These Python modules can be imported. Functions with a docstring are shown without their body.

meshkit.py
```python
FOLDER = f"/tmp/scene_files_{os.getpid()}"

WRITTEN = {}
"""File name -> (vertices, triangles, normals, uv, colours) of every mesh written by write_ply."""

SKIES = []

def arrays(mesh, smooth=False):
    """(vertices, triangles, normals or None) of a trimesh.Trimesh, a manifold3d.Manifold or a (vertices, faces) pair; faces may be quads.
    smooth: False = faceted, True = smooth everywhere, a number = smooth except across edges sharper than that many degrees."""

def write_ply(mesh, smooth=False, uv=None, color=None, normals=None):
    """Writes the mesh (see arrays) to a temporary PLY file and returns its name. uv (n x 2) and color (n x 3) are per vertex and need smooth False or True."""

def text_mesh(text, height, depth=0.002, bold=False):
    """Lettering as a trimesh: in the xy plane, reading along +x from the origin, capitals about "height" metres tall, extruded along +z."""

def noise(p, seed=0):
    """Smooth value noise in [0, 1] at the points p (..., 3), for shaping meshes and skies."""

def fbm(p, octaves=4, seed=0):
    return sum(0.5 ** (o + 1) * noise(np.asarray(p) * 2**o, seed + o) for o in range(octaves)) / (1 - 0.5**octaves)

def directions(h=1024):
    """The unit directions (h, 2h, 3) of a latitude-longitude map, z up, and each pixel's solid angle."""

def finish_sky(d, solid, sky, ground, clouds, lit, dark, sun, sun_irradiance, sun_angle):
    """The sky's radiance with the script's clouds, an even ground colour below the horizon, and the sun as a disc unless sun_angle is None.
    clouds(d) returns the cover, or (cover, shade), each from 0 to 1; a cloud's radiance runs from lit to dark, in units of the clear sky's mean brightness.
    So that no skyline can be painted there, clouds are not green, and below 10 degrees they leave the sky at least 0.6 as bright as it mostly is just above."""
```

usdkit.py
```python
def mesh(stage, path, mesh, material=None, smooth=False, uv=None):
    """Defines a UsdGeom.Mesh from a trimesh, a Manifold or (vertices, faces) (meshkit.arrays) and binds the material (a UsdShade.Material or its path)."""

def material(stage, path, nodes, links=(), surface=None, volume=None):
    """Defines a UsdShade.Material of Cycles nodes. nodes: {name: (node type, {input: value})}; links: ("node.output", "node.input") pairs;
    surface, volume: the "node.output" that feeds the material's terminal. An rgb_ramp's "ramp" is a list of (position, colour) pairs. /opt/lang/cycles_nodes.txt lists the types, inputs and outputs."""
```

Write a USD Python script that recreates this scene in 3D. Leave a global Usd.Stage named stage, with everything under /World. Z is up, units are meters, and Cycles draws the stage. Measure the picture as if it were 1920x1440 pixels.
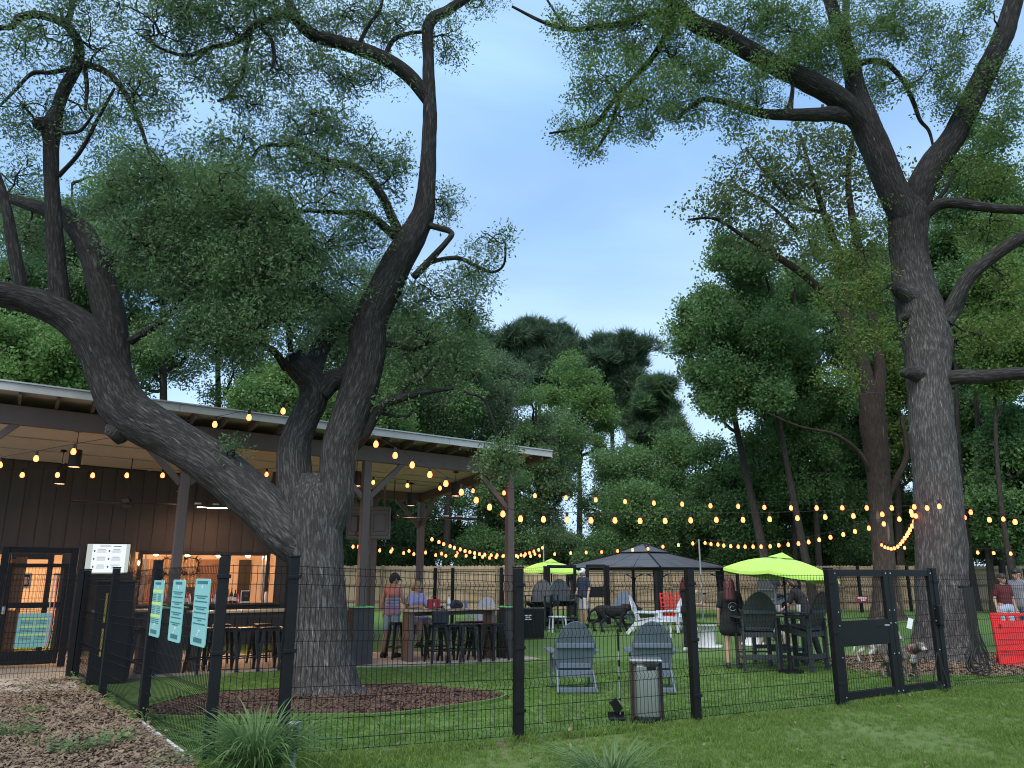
import math, random
import numpy as np, trimesh, manifold3d as m3
import meshkit, usdkit
from pxr import Usd, UsdGeom, UsdLux, UsdShade, Sdf, Gf, Vt

stage = Usd.Stage.CreateInMemory()
UsdGeom.SetStageUpAxis(stage, 'Z')
UsdGeom.SetStageMetersPerUnit(stage, 1.0)
world = UsdGeom.Xform.Define(stage, '/World')
UsdGeom.Scope.Define(stage, '/World/Looks')

# ------------------------------------------------------------------ camera
CAM_H, PITCH, FPX = 1.75, math.radians(13.8), 1442.0
cam = UsdGeom.Camera.Define(stage, '/World/camera')
cam.AddTranslateOp().Set(Gf.Vec3d(0, 0, CAM_H))
cam.AddRotateXOp().Set(90 + math.degrees(PITCH))
cam.CreateHorizontalApertureAttr(36.0)
cam.CreateVerticalApertureAttr(27.0)
cam.CreateFocalLengthAttr(36.0 * FPX / 1920)
cam.CreateClippingRangeAttr(Gf.Vec2f(0.05, 5000))
cam.CreateExposureAttr(0.58)

# ------------------------------------------------------------------ sky and sun (soft evening light through thin cloud)
SUN_EL, SUN_AZ = math.radians(52.0), math.radians(200.0)      # azimuth = atan2(x, y) of the direction towards the sun
dome = UsdLux.DomeLight.Define(stage, '/World/sky')
sky_mat = usdkit.material(stage, '/World/Looks/sky_material', {
    "co": ("texture_coordinate", {}),
    "mp": ("mapping", {"scale": (1.0, 1.0, 2.6)}),
    "n1": ("noise_texture", {"scale": 1.9, "detail": 5.0, "roughness": 0.52, "distortion": 0.5}),
    "n2": ("noise_texture", {"scale": 1.15, "detail": 3.0, "roughness": 0.45}), "cc": ("rgb_ramp", {"ramp": [(0.36, (3.0, 5.6, 9.8)), (0.62, (5.9, 8.3, 11.0))]}),
    "cr": ("map_range", {"range_type": "smoothstep", "from_min": 0.30, "from_max": 0.75, "to_min": 0.62, "to_max": 0.95}),
    "sk": ("sky_texture", {"sky_type": "single_scattering", "sun_disc": False, "sun_elevation": SUN_EL, "sun_rotation": SUN_AZ,
                           "air_density": 1.0, "aerosol_density": 0.6, "ozone_density": 1.5}),
    "mx": ("mix_color", {"blend_type": "mix"}),
    "bg": ("background_shader", {"strength": 0.085}),
}, [("co.generated", "mp.vector"), ("mp.vector", "n1.vector"), ("n1.fac", "cr.value"), ("cr.result", "mx.fac"),
    ("mp.vector", "n2.vector"), ("n2.fac", "cc.fac"), ("cc.color", "mx.b"), ("sk.color", "mx.a"), ("mx.result", "bg.color")], surface="bg.background")
UsdShade.MaterialBindingAPI.Apply(dome.GetPrim()).Bind(sky_mat)
dome.GetPrim().SetCustomDataByKey('kind', 'structure')
sun = UsdLux.DistantLight.Define(stage, '/World/sun')
sun.CreateIntensityAttr(0.58)
sun.CreateNormalizeAttr(True) if hasattr(sun, 'CreateNormalizeAttr') else None
sun.CreateAngleAttr(45.0)
sun.CreateColorAttr(Gf.Vec3f(1.0, 0.97, 0.92))
sun.AddRotateXYZOp().Set(Gf.Vec3f(90 - math.degrees(SUN_EL), 0, -math.degrees(SUN_AZ) + 180))

# ------------------------------------------------------------------ helpers
CT, ST = math.cos(PITCH), math.sin(PITCH)
def sstep(a, b, x):
    t = np.clip((np.asarray(x, float) - a) / (b - a), 0, 1)
    return t * t * (3 - 2 * t)
def g(x, y):
    """Height of the terrain: a gentle rise to the back of the lawn, a low bank at the left of the fence corner."""
    x, y = np.asarray(x, float), np.asarray(y, float)
    return 0.25 * sstep(18, 27, y) + 0.10 * (1 - sstep(-2.5, 0.0, x)) * (1 - sstep(8, 13, y)) - 0.16 * np.exp(-((x + 0.5) ** 2 + (y - 18.3) ** 2) / 16.0)
def ray(px, py):
    a, b = (px - 960) / FPX, (720 - py) / FPX
    return np.array([a, CT - b * ST, ST + b * CT])
def W(px, py, y):
    """World point seen at a picture position at the forward distance y."""
    r = ray(px, py); t = y / r[1]
    return np.array([r[0] * t, y, CAM_H + r[2] * t])
def G(px, py):
    """Ground point under a picture position."""
    r = ray(px, py); h = 0.0
    for _ in range(12):
        t = (h - CAM_H) / r[2]; h = float(g(r[0] * t, r[1] * t))
    return np.array([r[0] * t, r[1] * t, h])
def mpp(p):
    """Metres per photograph pixel at a point."""
    return (p[1] * CT + (p[2] - CAM_H) * ST) / FPX
def at_x(px, y, z):
    d = y * CT + (z - CAM_H) * ST
    return np.array([(px - 960) / FPX * d, y, z])

used = {}
def numbered(name, parent='/World'):
    k = (parent, name); n = used.get(k, 0); used[k] = n + 1
    return name if n == 0 else f'{name}_{n:03d}'
def ppath(p):
    return '/World' if p is None else (str(p.GetPath()) if hasattr(p, 'GetPath') else p)
def tag(prim, label=None, cat=None, group=None, kind=None):
    for k, v in (('label', label), ('category', cat), ('group', group), ('kind', kind)):
        if v: prim.SetCustomDataByKey(k, v)
    return prim
def thing(name, label, cat, loc=(0, 0, 0), rotz=0.0, group=None, kind=None):
    x = UsdGeom.Xform.Define(stage, '/World/' + numbered(name))
    x.AddTranslateOp().Set(Gf.Vec3d(*map(float, loc))); x.AddRotateZOp().Set(math.degrees(rotz))
    return tag(x.GetPrim(), label, cat, group, kind)
def dup(src, loc, rotz, label, group=None, name=None):
    x = UsdGeom.Xform.Define(stage, '/World/' + numbered(name or src.GetName().rstrip('0123456789').rstrip('_')))
    x.AddTranslateOp().Set(Gf.Vec3d(*map(float, loc))); x.AddRotateZOp().Set(math.degrees(rotz))
    p = x.GetPrim(); p.GetReferences().AddInternalReference(src.GetPath()); p.SetInstanceable(True)
    return tag(p, label, src.GetCustomDataByKey('category'), group or src.GetCustomDataByKey('group'))
class MB:
    """Collects pieces and makes them one mesh."""
    def __init__(s): s.v, s.f, s.n = [], [], 0
    def add(s, v, f):
        v = np.asarray(v, float); f = np.asarray(f, int)
        if f.shape[1] == 4: f = np.vstack([f[:, [0, 1, 2]], f[:, [0, 2, 3]]])
        s.v.append(v); s.f.append(f + s.n); s.n += len(v); return s
    def tm(s, m, M=None):
        v = np.asarray(m.vertices)
        if M is not None: v = v @ M[:3, :3].T + M[:3, 3]
        return s.add(v, m.faces)
    def box(s, c, size, rz=0.0, ch=0.0, R=None):
        v, f = cbox(size, ch)
        if R is not None: v = v @ R.T
        elif rz: v = v @ rotz(rz).T
        return s.add(v + np.asarray(c, float), f)
    def bar(s, p0, p1, w, h, up=(0, 0, 1), ch=0.0):
        p0, p1 = np.asarray(p0, float), np.asarray(p1, float)
        d = p1 - p0; L = np.linalg.norm(d); d = d / L
        up = np.asarray(up, float)
        if abs(d @ up) > 0.98: up = np.array([0, 1.0, 0])
        a = np.cross(up, d); a /= np.linalg.norm(a); b = np.cross(d, a)
        v, f = cbox((L, w, h), ch)
        return s.add(v @ np.stack([d, a, b]) + (p0 + p1) / 2, f)
    def tube(s, pts, rad, sides=8, cap=True):
        v, f = tube(pts, rad, sides, cap); return s.add(v, f)
    def lathe(s, prof, c=(0, 0, 0), n=24):
        p = np.asarray(prof, float); k = len(p); a = np.arange(n) * 2 * np.pi / n
        v = np.stack([p[:, None, 0] * np.cos(a), p[:, None, 0] * np.sin(a), np.repeat(p[:, 1][:, None], n, 1)], -1).reshape(-1, 3)
        i, j = np.meshgrid(np.arange(k - 1), np.arange(n), indexing='ij'); j2 = (j + 1) % n
        return s.add(v + np.asarray(c, float), np.stack([i * n + j, i * n + j2, (i + 1) * n + j2, (i + 1) * n + j], -1).reshape(-1, 4))
    def prism(s, poly, z0, z1):
        """Convex polygon in xy extruded from z0 to z1."""
        p = np.asarray(poly, float); n = len(p)
        v = np.vstack([np.c_[p, np.full(n, z0)], np.c_[p, np.full(n, z1)]])
        f = [[0, i + 1, i] for i in range(1, n - 1)] + [[n, n + i, n + i + 1] for i in range(1, n - 1)]
        for i in range(n):
            j = (i + 1) % n; f += [[i, j, n + j], [i, n + j, n + i]]
        return s.add(v, f)
    def xf(s, M):
        s.v = [v @ np.asarray(M)[:3, :3].T + np.asarray(M)[:3, 3] for v in s.v]; return s
    def arrays(s): return np.vstack(s.v), np.vstack(s.f)
    def build(s, name, mat, parent=None, label=None, cat=None, group=None, kind=None, smooth=False):
        v, f = s.arrays()
        p = usdkit.mesh(stage, ppath(parent) + '/' + numbered(name, ppath(parent)), (v, f), mat, smooth=smooth).GetPrim()
        return tag(p, label, cat, group, kind)
def rotz(a):
    c, s_ = math.cos(a), math.sin(a); return np.array([[c, -s_, 0], [s_, c, 0], [0, 0, 1]])
def rotx(a):
    c, s_ = math.cos(a), math.sin(a); return np.array([[1, 0, 0], [0, c, -s_], [0, s_, c]])
def roty(a):
    c, s_ = math.cos(a), math.sin(a); return np.array([[c, 0, s_], [0, 1, 0], [-s_, 0, c]])
def mat4(R=None, t=(0, 0, 0)):
    M = np.eye(4)
    if R is not None: M[:3, :3] = R
    M[:3, 3] = t; return M
_cb = {}
BOXF = np.array([[0, 2, 3, 1], [4, 5, 7, 6], [0, 1, 5, 4], [2, 6, 7, 3], [0, 4, 6, 2], [1, 3, 7, 5]])
def cbox(size, ch=0.0):
    sx, sy, sz = (float(x) / 2 for x in size)
    if ch <= 0 or min(sx, sy, sz) * 2 < ch * 2.2:
        v = np.array([[x, y, z] for x in (-sx, sx) for y in (-sy, sy) for z in (-sz, sz)])
        return v, np.vstack([BOXF[:, [0, 1, 2]], BOXF[:, [0, 2, 3]]])
    key = 'c'
    pts = []
    for x in (-1, 1):
        for y in (-1, 1):
            for z in (-1, 1):
                pts += [[x * (sx - ch), y * (sy - ch), z * sz], [x * (sx - ch), y * sy, z * (sz - ch)], [x * sx, y * (sy - ch), z * (sz - ch)]]
    pts = np.array(pts)
    if key not in _cb:
        q = []
        for x in (-1, 1):
            for y in (-1, 1):
                for z in (-1, 1):
                    q += [[x * .4, y * .5, z * .7], [x * .4, y * .6, z * .6], [x * .5, y * .5, z * .6]]
        h = trimesh.Trimesh(np.array(q)).convex_hull
        from scipy.spatial import cKDTree
        idx = cKDTree(np.array(q)).query(h.vertices)[1]
        _cb[key] = idx[h.faces]
    return pts, _cb[key]
def tube(pts, rad, sides=8, cap=True):
    p = np.asarray(pts, float); r = np.broadcast_to(np.asarray(rad, float), (len(p),))
    t = np.gradient(p, axis=0); t /= np.linalg.norm(t, axis=1, keepdims=True) + 1e-12
    a = np.zeros_like(p)
    u = np.array([1.0, 0, 0]) if abs(t[0][0]) < 0.8 else np.array([0, 1.0, 0])
    for i in range(len(p)):
        u = u - t[i] * (u @ t[i]); u /= np.linalg.norm(u) + 1e-12; a[i] = u
    b = np.cross(t, a); ang = np.arange(sides) * 2 * np.pi / sides
    v = p[:, None] + r[:, None, None] * (np.cos(ang)[None, :, None] * a[:, None] + np.sin(ang)[None, :, None] * b[:, None])
    i, j = np.meshgrid(np.arange(len(p) - 1), np.arange(sides), indexing='ij'); j2 = (j + 1) % sides
    q = np.stack([i * sides + j, i * sides + j2, (i + 1) * sides + j2, (i + 1) * sides + j], -1).reshape(-1, 4)
    f = np.vstack([q[:, [0, 1, 2]], q[:, [0, 2, 3]]]); v = v.reshape(-1, 3)
    if cap:
        n = len(v); v = np.vstack([v, p[0], p[-1]]); k = np.arange(sides); k2 = (k + 1) % sides; e = (len(p) - 1) * sides
        f = np.vstack([f, np.stack([np.full(sides, n), k2, k], -1), np.stack([np.full(sides, n + 1), e + k, e + k2], -1)])
    return v, f
def spline(pts, n=8):
    """Catmull-Rom through points of any width; n samples per span."""
    p = np.asarray(pts, float)
    if len(p) < 3: return np.array([p[0] + (p[-1] - p[0]) * t for t in np.linspace(0, 1, n + 1)])
    q = np.vstack([2 * p[0] - p[1], p, 2 * p[-1] - p[-2]]); out = []
    for i in range(1, len(q) - 2):
        for t in np.arange(n) / n:
            out.append(0.5 * (2 * q[i] + (q[i + 1] - q[i - 1]) * t + (2 * q[i - 1] - 5 * q[i] + 4 * q[i + 1] - q[i + 2]) * t * t + (3 * q[i] - q[i - 1] - 3 * q[i + 1] + q[i + 2]) * t ** 3))
    return np.array(out + [p[-1]])

# ------------------------------------------------------------------ materials
def mat(name, c1, c2=None, scale=6.0, rough=0.6, metallic=0.0, bump=0.0, bscale=None, spec=0.5, detail=4.0, stretch=None, rnd=0.0, emit=None, sheen=0.0, lo=0.35, hi=0.65):
    """Two-tone noise material in world space, with an optional bump and a brightness that varies from copy to copy."""
    if c2 is None: c2 = tuple(0.8 * x for x in c1)
    nodes = {"ge": ("geometry", {}), "mp": ("mapping", {"scale": stretch or (1, 1, 1)}),
             "n": ("noise_texture", {"scale": scale, "detail": detail, "roughness": 0.6}),
             "rp": ("rgb_ramp", {"ramp": [(0.0, c1), (lo, c1), (hi, c2), (1.0, c2)]}),
             "p": ("principled_bsdf", {"roughness": rough, "metallic": metallic, "specular_ior_level": spec, "sheen_weight": sheen})}
    links = [("ge.position", "mp.vector"), ("mp.vector", "n.vector"), ("n.fac", "rp.fac")]
    src = "rp.color"
    if rnd:
        nodes["oi"] = ("geometry", {}); nodes["mr"] = ("map_range", {"to_min": 1 - rnd, "to_max": 1 + rnd}); nodes["hs"] = ("hsv", {})
        links += [("oi.random_per_island", "mr.value"), ("mr.result", "hs.value"), (src, "hs.color")]; src = "hs.color"
    links.append((src, "p.base_color"))
    if bump:
        nodes["bn"] = ("noise_texture", {"scale": bscale or scale * 4, "detail": 4.0}); nodes["bp"] = ("bump", {"strength": bump, "distance": 0.02})
        links += [("mp.vector", "bn.vector"), ("bn.fac", "bp.height"), ("bp.normal", "p.normal")]
    if emit: nodes["p"][1].update(emission_color=emit[0], emission_strength=emit[1])
    return usdkit.material(stage, '/World/Looks/' + name, nodes, links, surface="p.BSDF")
def emission(name, color, strength):
    return usdkit.material(stage, '/World/Looks/' + name, {"e": ("emission", {"color": color, "strength": strength})}, [], surface="e.emission")
def leaf_mat(name, dark, light, trans=0.3, scale=0.5, warm=None):
    """Leaves: tone varies by leaf, by clump and across the crown; some light passes through."""
    return usdkit.material(stage, '/World/Looks/' + name, {
        "ge": ("geometry", {}), "n": ("noise_texture", {"scale": scale, "detail": 3.0}), "oi": ("object_info", {}),
        "a1": ("math", {"math_type": "multiply_add", "value2": 0.32, "value3": -0.22}), "a2": ("math", {"math_type": "multiply_add", "value2": 0.32}),
        "a3": ("math", {"math_type": "multiply_add", "value2": 0.8}),
        "rp": ("rgb_ramp", {"ramp": [(0.0, dark), (0.8, light), (0.93, warm or light), (1.0, warm or light)]}),
        "d": ("principled_bsdf", {"roughness": 0.55, "specular_ior_level": 0.35}), "t": ("translucent_bsdf", {}), "m": ("mix_closure", {"fac": trans}),
    }, [("ge.position", "n.vector"), ("ge.random_per_island", "a1.value1"), ("oi.random", "a2.value1"), ("a1.value", "a2.value3"), ("n.fac", "a3.value1"),
        ("a2.value", "a3.value3"), ("a3.value", "rp.fac"), ("rp.color", "d.base_color"), ("rp.color", "t.color"),
        ("d.BSDF", "m.closure1"), ("t.BSDF", "m.closure2")], surface="m.closure")
# ------------------------------------------------------------------ material library
M = {}
M['lawn'] = mat('lawn_grass', (.085, .135, .028), (.13, .175, .04), scale=1.3, rough=.8, bump=.6, bscale=60, detail=8)
M['turf'] = mat('artificial_turf', (.09, .17, .03), (.12, .21, .04), scale=2.2, rough=.75, bump=.7, bscale=90, detail=8)
M['blade'] = leaf_mat('grass_blades', (.115, .20, .038), (.215, .30, .065), trans=.4, scale=1.2, warm=(.31, .32, .10))
M['turf_blade'] = leaf_mat('turf_blades', (.11, .195, .036), (.155, .255, .052), trans=.4, scale=2.0)
M['mulch'] = mat('mulch_soil', (.09, .06, .045), (.19, .125, .09), scale=18, rough=.9, bump=.9, bscale=70, detail=8)
M['redmulch'] = mat('red_mulch', (.09, .05, .04), (.17, .095, .072), scale=22, rough=.9, bump=.9, bscale=80, detail=8)
M['chip'] = mat('leaf_litter', (.25, .15, .085), (.56, .40, .26), scale=9, rough=.75, rnd=.5, lo=.3, hi=.7)
M['redchip'] = mat('bark_chips', (.18, .085, .052), (.36, .205, .135), scale=9, rough=.85, rnd=.6)
M['concrete'] = mat('tan_concrete', (.40, .33, .26), (.47, .40, .32), scale=2.5, rough=.7, bump=.15, bscale=120)
M['kerb'] = mat('white_edging', (.5, .5, .48), (.62, .62, .6), scale=8, rough=.7)
M['brown'] = mat('brown_painted_timber', (.125, .088, .078), (.145, .105, .093), scale=3, rough=.6, bump=.15, bscale=40, stretch=(1, 1, .15))
M['siding'] = mat('dark_siding', (.06, .05, .045), (.075, .062, .056), scale=2.5, rough=.6, bump=.12, bscale=50, stretch=(3, 3, .3), rnd=.08)
M['postbox'] = mat('charcoal_cladding', (.042, .038, .040), (.052, .047, .049), scale=4, rough=.6)
M['cream'] = mat('cream_panel', (.58, .50, .42), (.64, .56, .47), scale=1.2, rough=.7)
M['fascia'] = mat('white_metal_trim', (.50, .48, .47), (.58, .56, .55), scale=2, rough=.5)
M['roof'] = mat('roof_metal', (.45, .46, .47), (.52, .53, .54), scale=1, rough=.45, metallic=.3)
M['greencap'] = mat('green_cap', (.16, .5, .18), (.2, .56, .22), scale=4, rough=.5)
M['black'] = mat('black_powder_coat', (.005, .005, .006), (.008, .008, .009), scale=5, rough=.5, spec=.3, bump=.05, bscale=200)
M['blackmetal'] = mat('black_stool_metal', (.012, .012, .013), (.018, .018, .02), scale=6, rough=.35, metallic=.2)
M['wire'] = mat('black_wire', (.005, .005, .006), (.007, .007, .008), scale=5, rough=.6, spec=.3)
M['cable'] = mat('black_cable', (.012, .011, .010), (.016, .015, .014), scale=5, rough=.7)
M['bolt'] = mat('zinc_bolt', (.5, .5, .5), (.6, .6, .6), scale=9, rough=.35, metallic=.8)
M['bartop'] = mat('light_wood_top', (.42, .30, .19), (.55, .42, .28), scale=6, rough=.45, stretch=(.25, 2, 2))
M['darktop'] = mat('dark_counter', (.03, .027, .026), (.05, .045, .042), scale=6, rough=.3)
M['fencewood'] = mat('cedar_pickets', (.40, .275, .16), (.54, .39, .245), scale=1.4, rough=.75, bump=.25, bscale=30, stretch=(2, 2, .2), rnd=.16)
M['fencerail'] = mat('cedar_rail', (.22, .16, .10), (.27, .20, .13), scale=3, rough=.8)
M['slate'] = mat('slate_blue_plastic', (.105, .13, .165), (.125, .15, .19), scale=3, rough=.42, spec=.6)
M['whitechair'] = mat('white_plastic', (.62, .64, .68), (.70, .72, .76), scale=3, rough=.4)
M['darkchair'] = mat('charcoal_plastic', (.030, .037, .040), (.042, .05, .052), scale=3, rough=.45)
M['lime'] = mat('lime_canvas', (.42, .68, .09), (.46, .72, .11), scale=6, rough=.75, sheen=.2)
M['steel'] = mat('brushed_steel', (.55, .54, .52), (.62, .61, .6), scale=4, rough=.28, metallic=.9, stretch=(6, 6, .2))
M['mint'] = mat('mint_sign', (.25, .56, .52), (.27, .59, .55), scale=2, rough=.5)
M['mintink'] = mat('sign_ink', (.05, .16, .17), (.055, .18, .19), scale=2, rough=.6)
M['signband'] = mat('sign_band', (.62, .78, .24), (.64, .8, .26), scale=2, rough=.5)
M['white'] = mat('white_paint', (.74, .74, .74), (.8, .8, .8), scale=4, rough=.5)
M['red'] = mat('red_plastic', (.62, .020, .018), (.70, .030, .025), scale=3, rough=.35)
M['gazroof'] = mat('gazebo_roof', (.13, .12, .125), (.16, .15, .155), scale=2, rough=.4, metallic=.4)
M['greyplastic'] = mat('grey_plastic', (.14, .135, .14), (.16, .155, .16), scale=2, rough=.5)
M['rust'] = mat('dark_bin_trim', (.05, .03, .02), (.09, .05, .03), scale=10, rough=.5)
M['peach'] = mat('peach_wall', (.62, .50, .42), (.67, .54, .45), scale=1.5, rough=.75)
M['slat'] = mat('wood_slat', (.36, .22, .12), (.45, .28, .16), scale=4, rough=.6, stretch=(2, 2, .2), rnd=.12)
M['doorwood'] = mat('door_wood', (.17, .085, .045), (.22, .115, .06), scale=4, rough=.5, stretch=(2, 2, .2))
M['darkframe'] = mat('dark_frame', (.02, .018, .017), (.028, .025, .024), scale=5, rough=.5)
M['galv'] = mat('galvanised_post', (.30, .33, .35), (.38, .41, .43), scale=12, rough=.5, metallic=.4)
M['bulb'] = emission('warm_bulb', (1.0, .155, .050), 5.2)
M['lampglow'] = emission('lamp_glow', (1.0, .55, .30), 62.0)
M['roomlamp'] = emission('room_lamp', (1.0, .58, .31), 400.0)

# ------------------------------------------------------------------ ground
from shapely.geometry import Polygon, box as sbox, Point
from shapely.ops import unary_union
def sheet(poly, zf, step):
    """A polygon of the plan as a sheet that follows the terrain."""
    b = MB(); x0, y0, x1, y1 = poly.bounds
    V, Fc = [], []; n = 0
    for i in range(int(math.floor(x0 / step)), int(math.ceil(x1 / step))):
        for j in range(int(math.floor(y0 / step)), int(math.ceil(y1 / step))):
            c = sbox(i * step, j * step, (i + 1) * step, (j + 1) * step)
            if not poly.intersects(c): continue
            if poly.contains(c):
                v = np.array(c.exterior.coords)[:4]; f = np.array([[0, 1, 2], [0, 2, 3]])
                if (v[1] - v[0])[0] * (v[2] - v[0])[1] - (v[1] - v[0])[1] * (v[2] - v[0])[0] < 0: f = f[:, ::-1]
                V.append(v); Fc.append(f + n); n += len(v)
            else:
                q = poly.intersection(c)
                for q_ in getattr(q, 'geoms', [q]):
                    if q_.geom_type != 'Polygon' or q_.area < 1e-6: continue
                    v, f = trimesh.creation.triangulate_polygon(q_, engine='earcut')
                    a = v[f]; cr = (a[:, 1, 0] - a[:, 0, 0]) * (a[:, 2, 1] - a[:, 0, 1]) - (a[:, 1, 1] - a[:, 0, 1]) * (a[:, 2, 0] - a[:, 0, 0])
                    f = np.where(cr[:, None] < 0, f[:, ::-1], f)
                    V.append(v); Fc.append(f + n); n += len(v)
    v = np.vstack(V); b.add(np.c_[v, zf(v[:, 0], v[:, 1])], np.vstack(Fc)); return b
FENCE_A = np.array([-2.67, 7.34]); FENCE_DIR = np.array([2.17, 1.07]) / math.hypot(2.17, 1.07)
fence_posts = [(-2.67, 7.34), (-2.10, 7.60), (.07, 8.96), (2.24, 10.03), (4.43, 11.10), (6.57, 12.39), (8.75, 13.45), (10.95, 14.55), (13.1, 15.6), (15.3, 16.7)]
left_posts = [(-2.67, 7.34), (-4.26, 9.51), (-5.88, 11.77), (-7.36, 13.75)]
left_end = (-7.36 - .9 * 6, 13.75 - .44 * 6)
big = MB()
xs = np.concatenate([np.linspace(-320, -20, 16), np.linspace(-18, 24, 70), np.linspace(26, 320, 16)])
ys = np.concatenate([np.linspace(-120, 2, 8), np.linspace(3, 40, 70), np.linspace(44, 400, 20)])
X_, Y_ = np.meshgrid(xs, ys, indexing='ij'); nx, ny = X_.shape
i_, j_ = np.meshgrid(np.arange(nx - 1), np.arange(ny - 1), indexing='ij')
big.add(np.stack([X_, Y_, g(X_, Y_)], -1).reshape(-1, 3), np.stack([i_ * ny + j_, (i_ + 1) * ny + j_, (i_ + 1) * ny + j_ + 1, i_ * ny + j_ + 1], -1).reshape(-1, 4))
big.build('lawn', M['lawn'], kind='structure', smooth=True)
turf_poly = Polygon([(-2.67, 7.36)] + [(x, y + .02) for x, y in fence_posts[1:]] + [(22, 33.6), (-16, 33.6), (-14, 20), (-7.3, 13.75), (-5.86, 11.79), (-4.24, 9.53)])
sheet(turf_poly, lambda x, y: g(x, y) + .006, .5).build('turf', M['turf'], kind='structure', smooth=True)
OAK, OAKR = np.array([-2.75, 11.94]), np.array([8.85, 16.55])
def blob_poly(c, r, seed, k=40, sx=1.0, sy=1.0, rot=0):
    a = np.arange(k) * 2 * np.pi / k; rr = r * (1 + .10 * np.sin(2 * a + seed) + .06 * np.sin(5 * a + seed * 2))
    p = np.c_[rr * np.cos(a) * sx, rr * np.sin(a) * sy] @ rotz(rot)[:2, :2].T + c
    return Polygon(p)
ring = blob_poly(OAK + np.array([.25, -.55]), 1.75, 1.2, sx=1.25, sy=.95, rot=.35).intersection(turf_poly)
sheet(ring, lambda x, y: g(x, y) + .012 + .05 * np.exp(-((x - OAK[0]) ** 2 + (y - OAK[1]) ** 2) / 1.2), .3).build('oak_mulch_ring', M['redmulch'], kind='structure', smooth=True)
def lip(poly, name, z):
    rim = poly.buffer(.035).difference(poly.buffer(-.01)).intersection(turf_poly); b = sheet(rim, lambda x, y: g(x, y) + z, .35); v, f = b.arrays(); w = MB(); w.add(v, f)
    for rg_ in (poly.buffer(-.01), poly.buffer(.035)):
        for q in getattr(rg_, 'geoms', [rg_]):
            c = np.array(q.exterior.segmentize(.3).coords); c = c[[turf_poly.buffer(.01).contains(Point(*p)) for p in c]]; zz = g(c[:, 0], c[:, 1]); k = len(c)
            w.add(np.vstack([np.c_[c, zz + z], np.c_[c, zz]]), [[i, i + 1, k + i + 1, k + i] for i in range(k - 1) if np.hypot(*(c[i + 1] - c[i])) < .5])
    w.build(name, M['turf'], kind='structure')
lip(ring, 'turf_lip', .055)
ring2 = blob_poly(OAKR + np.array([.1, -.6]), 2.3, .4, sx=1.2, sy=.9).intersection(turf_poly)
sheet(ring2, lambda x, y: g(x, y) + .012 + .05 * np.exp(-((x - OAKR[0]) ** 2 + (y - OAKR[1]) ** 2) / 2.0), .3).build('tree_mulch_ring', M['mulch'], kind='structure', smooth=True)
lip(ring2, 'tree_turf_lip', .05)
bed = Polygon([(-2.0, 4.2), (-2.55, 6.4), (-2.72, 7.2), (-4.32, 9.40), (-5.95, 11.66), (-7.36, 13.62), (-9.2, 12.7), (-14, 10.3), (-14, 2), (-2.0, 2)])
sheet(bed, lambda x, y: g(x, y) + .008 + .05 * meshkit.noise(np.stack([x * .8, y * .8, 0 * x], -1)), .4).build('mulch_bed', M['mulch'], kind='structure', smooth=True)

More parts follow.
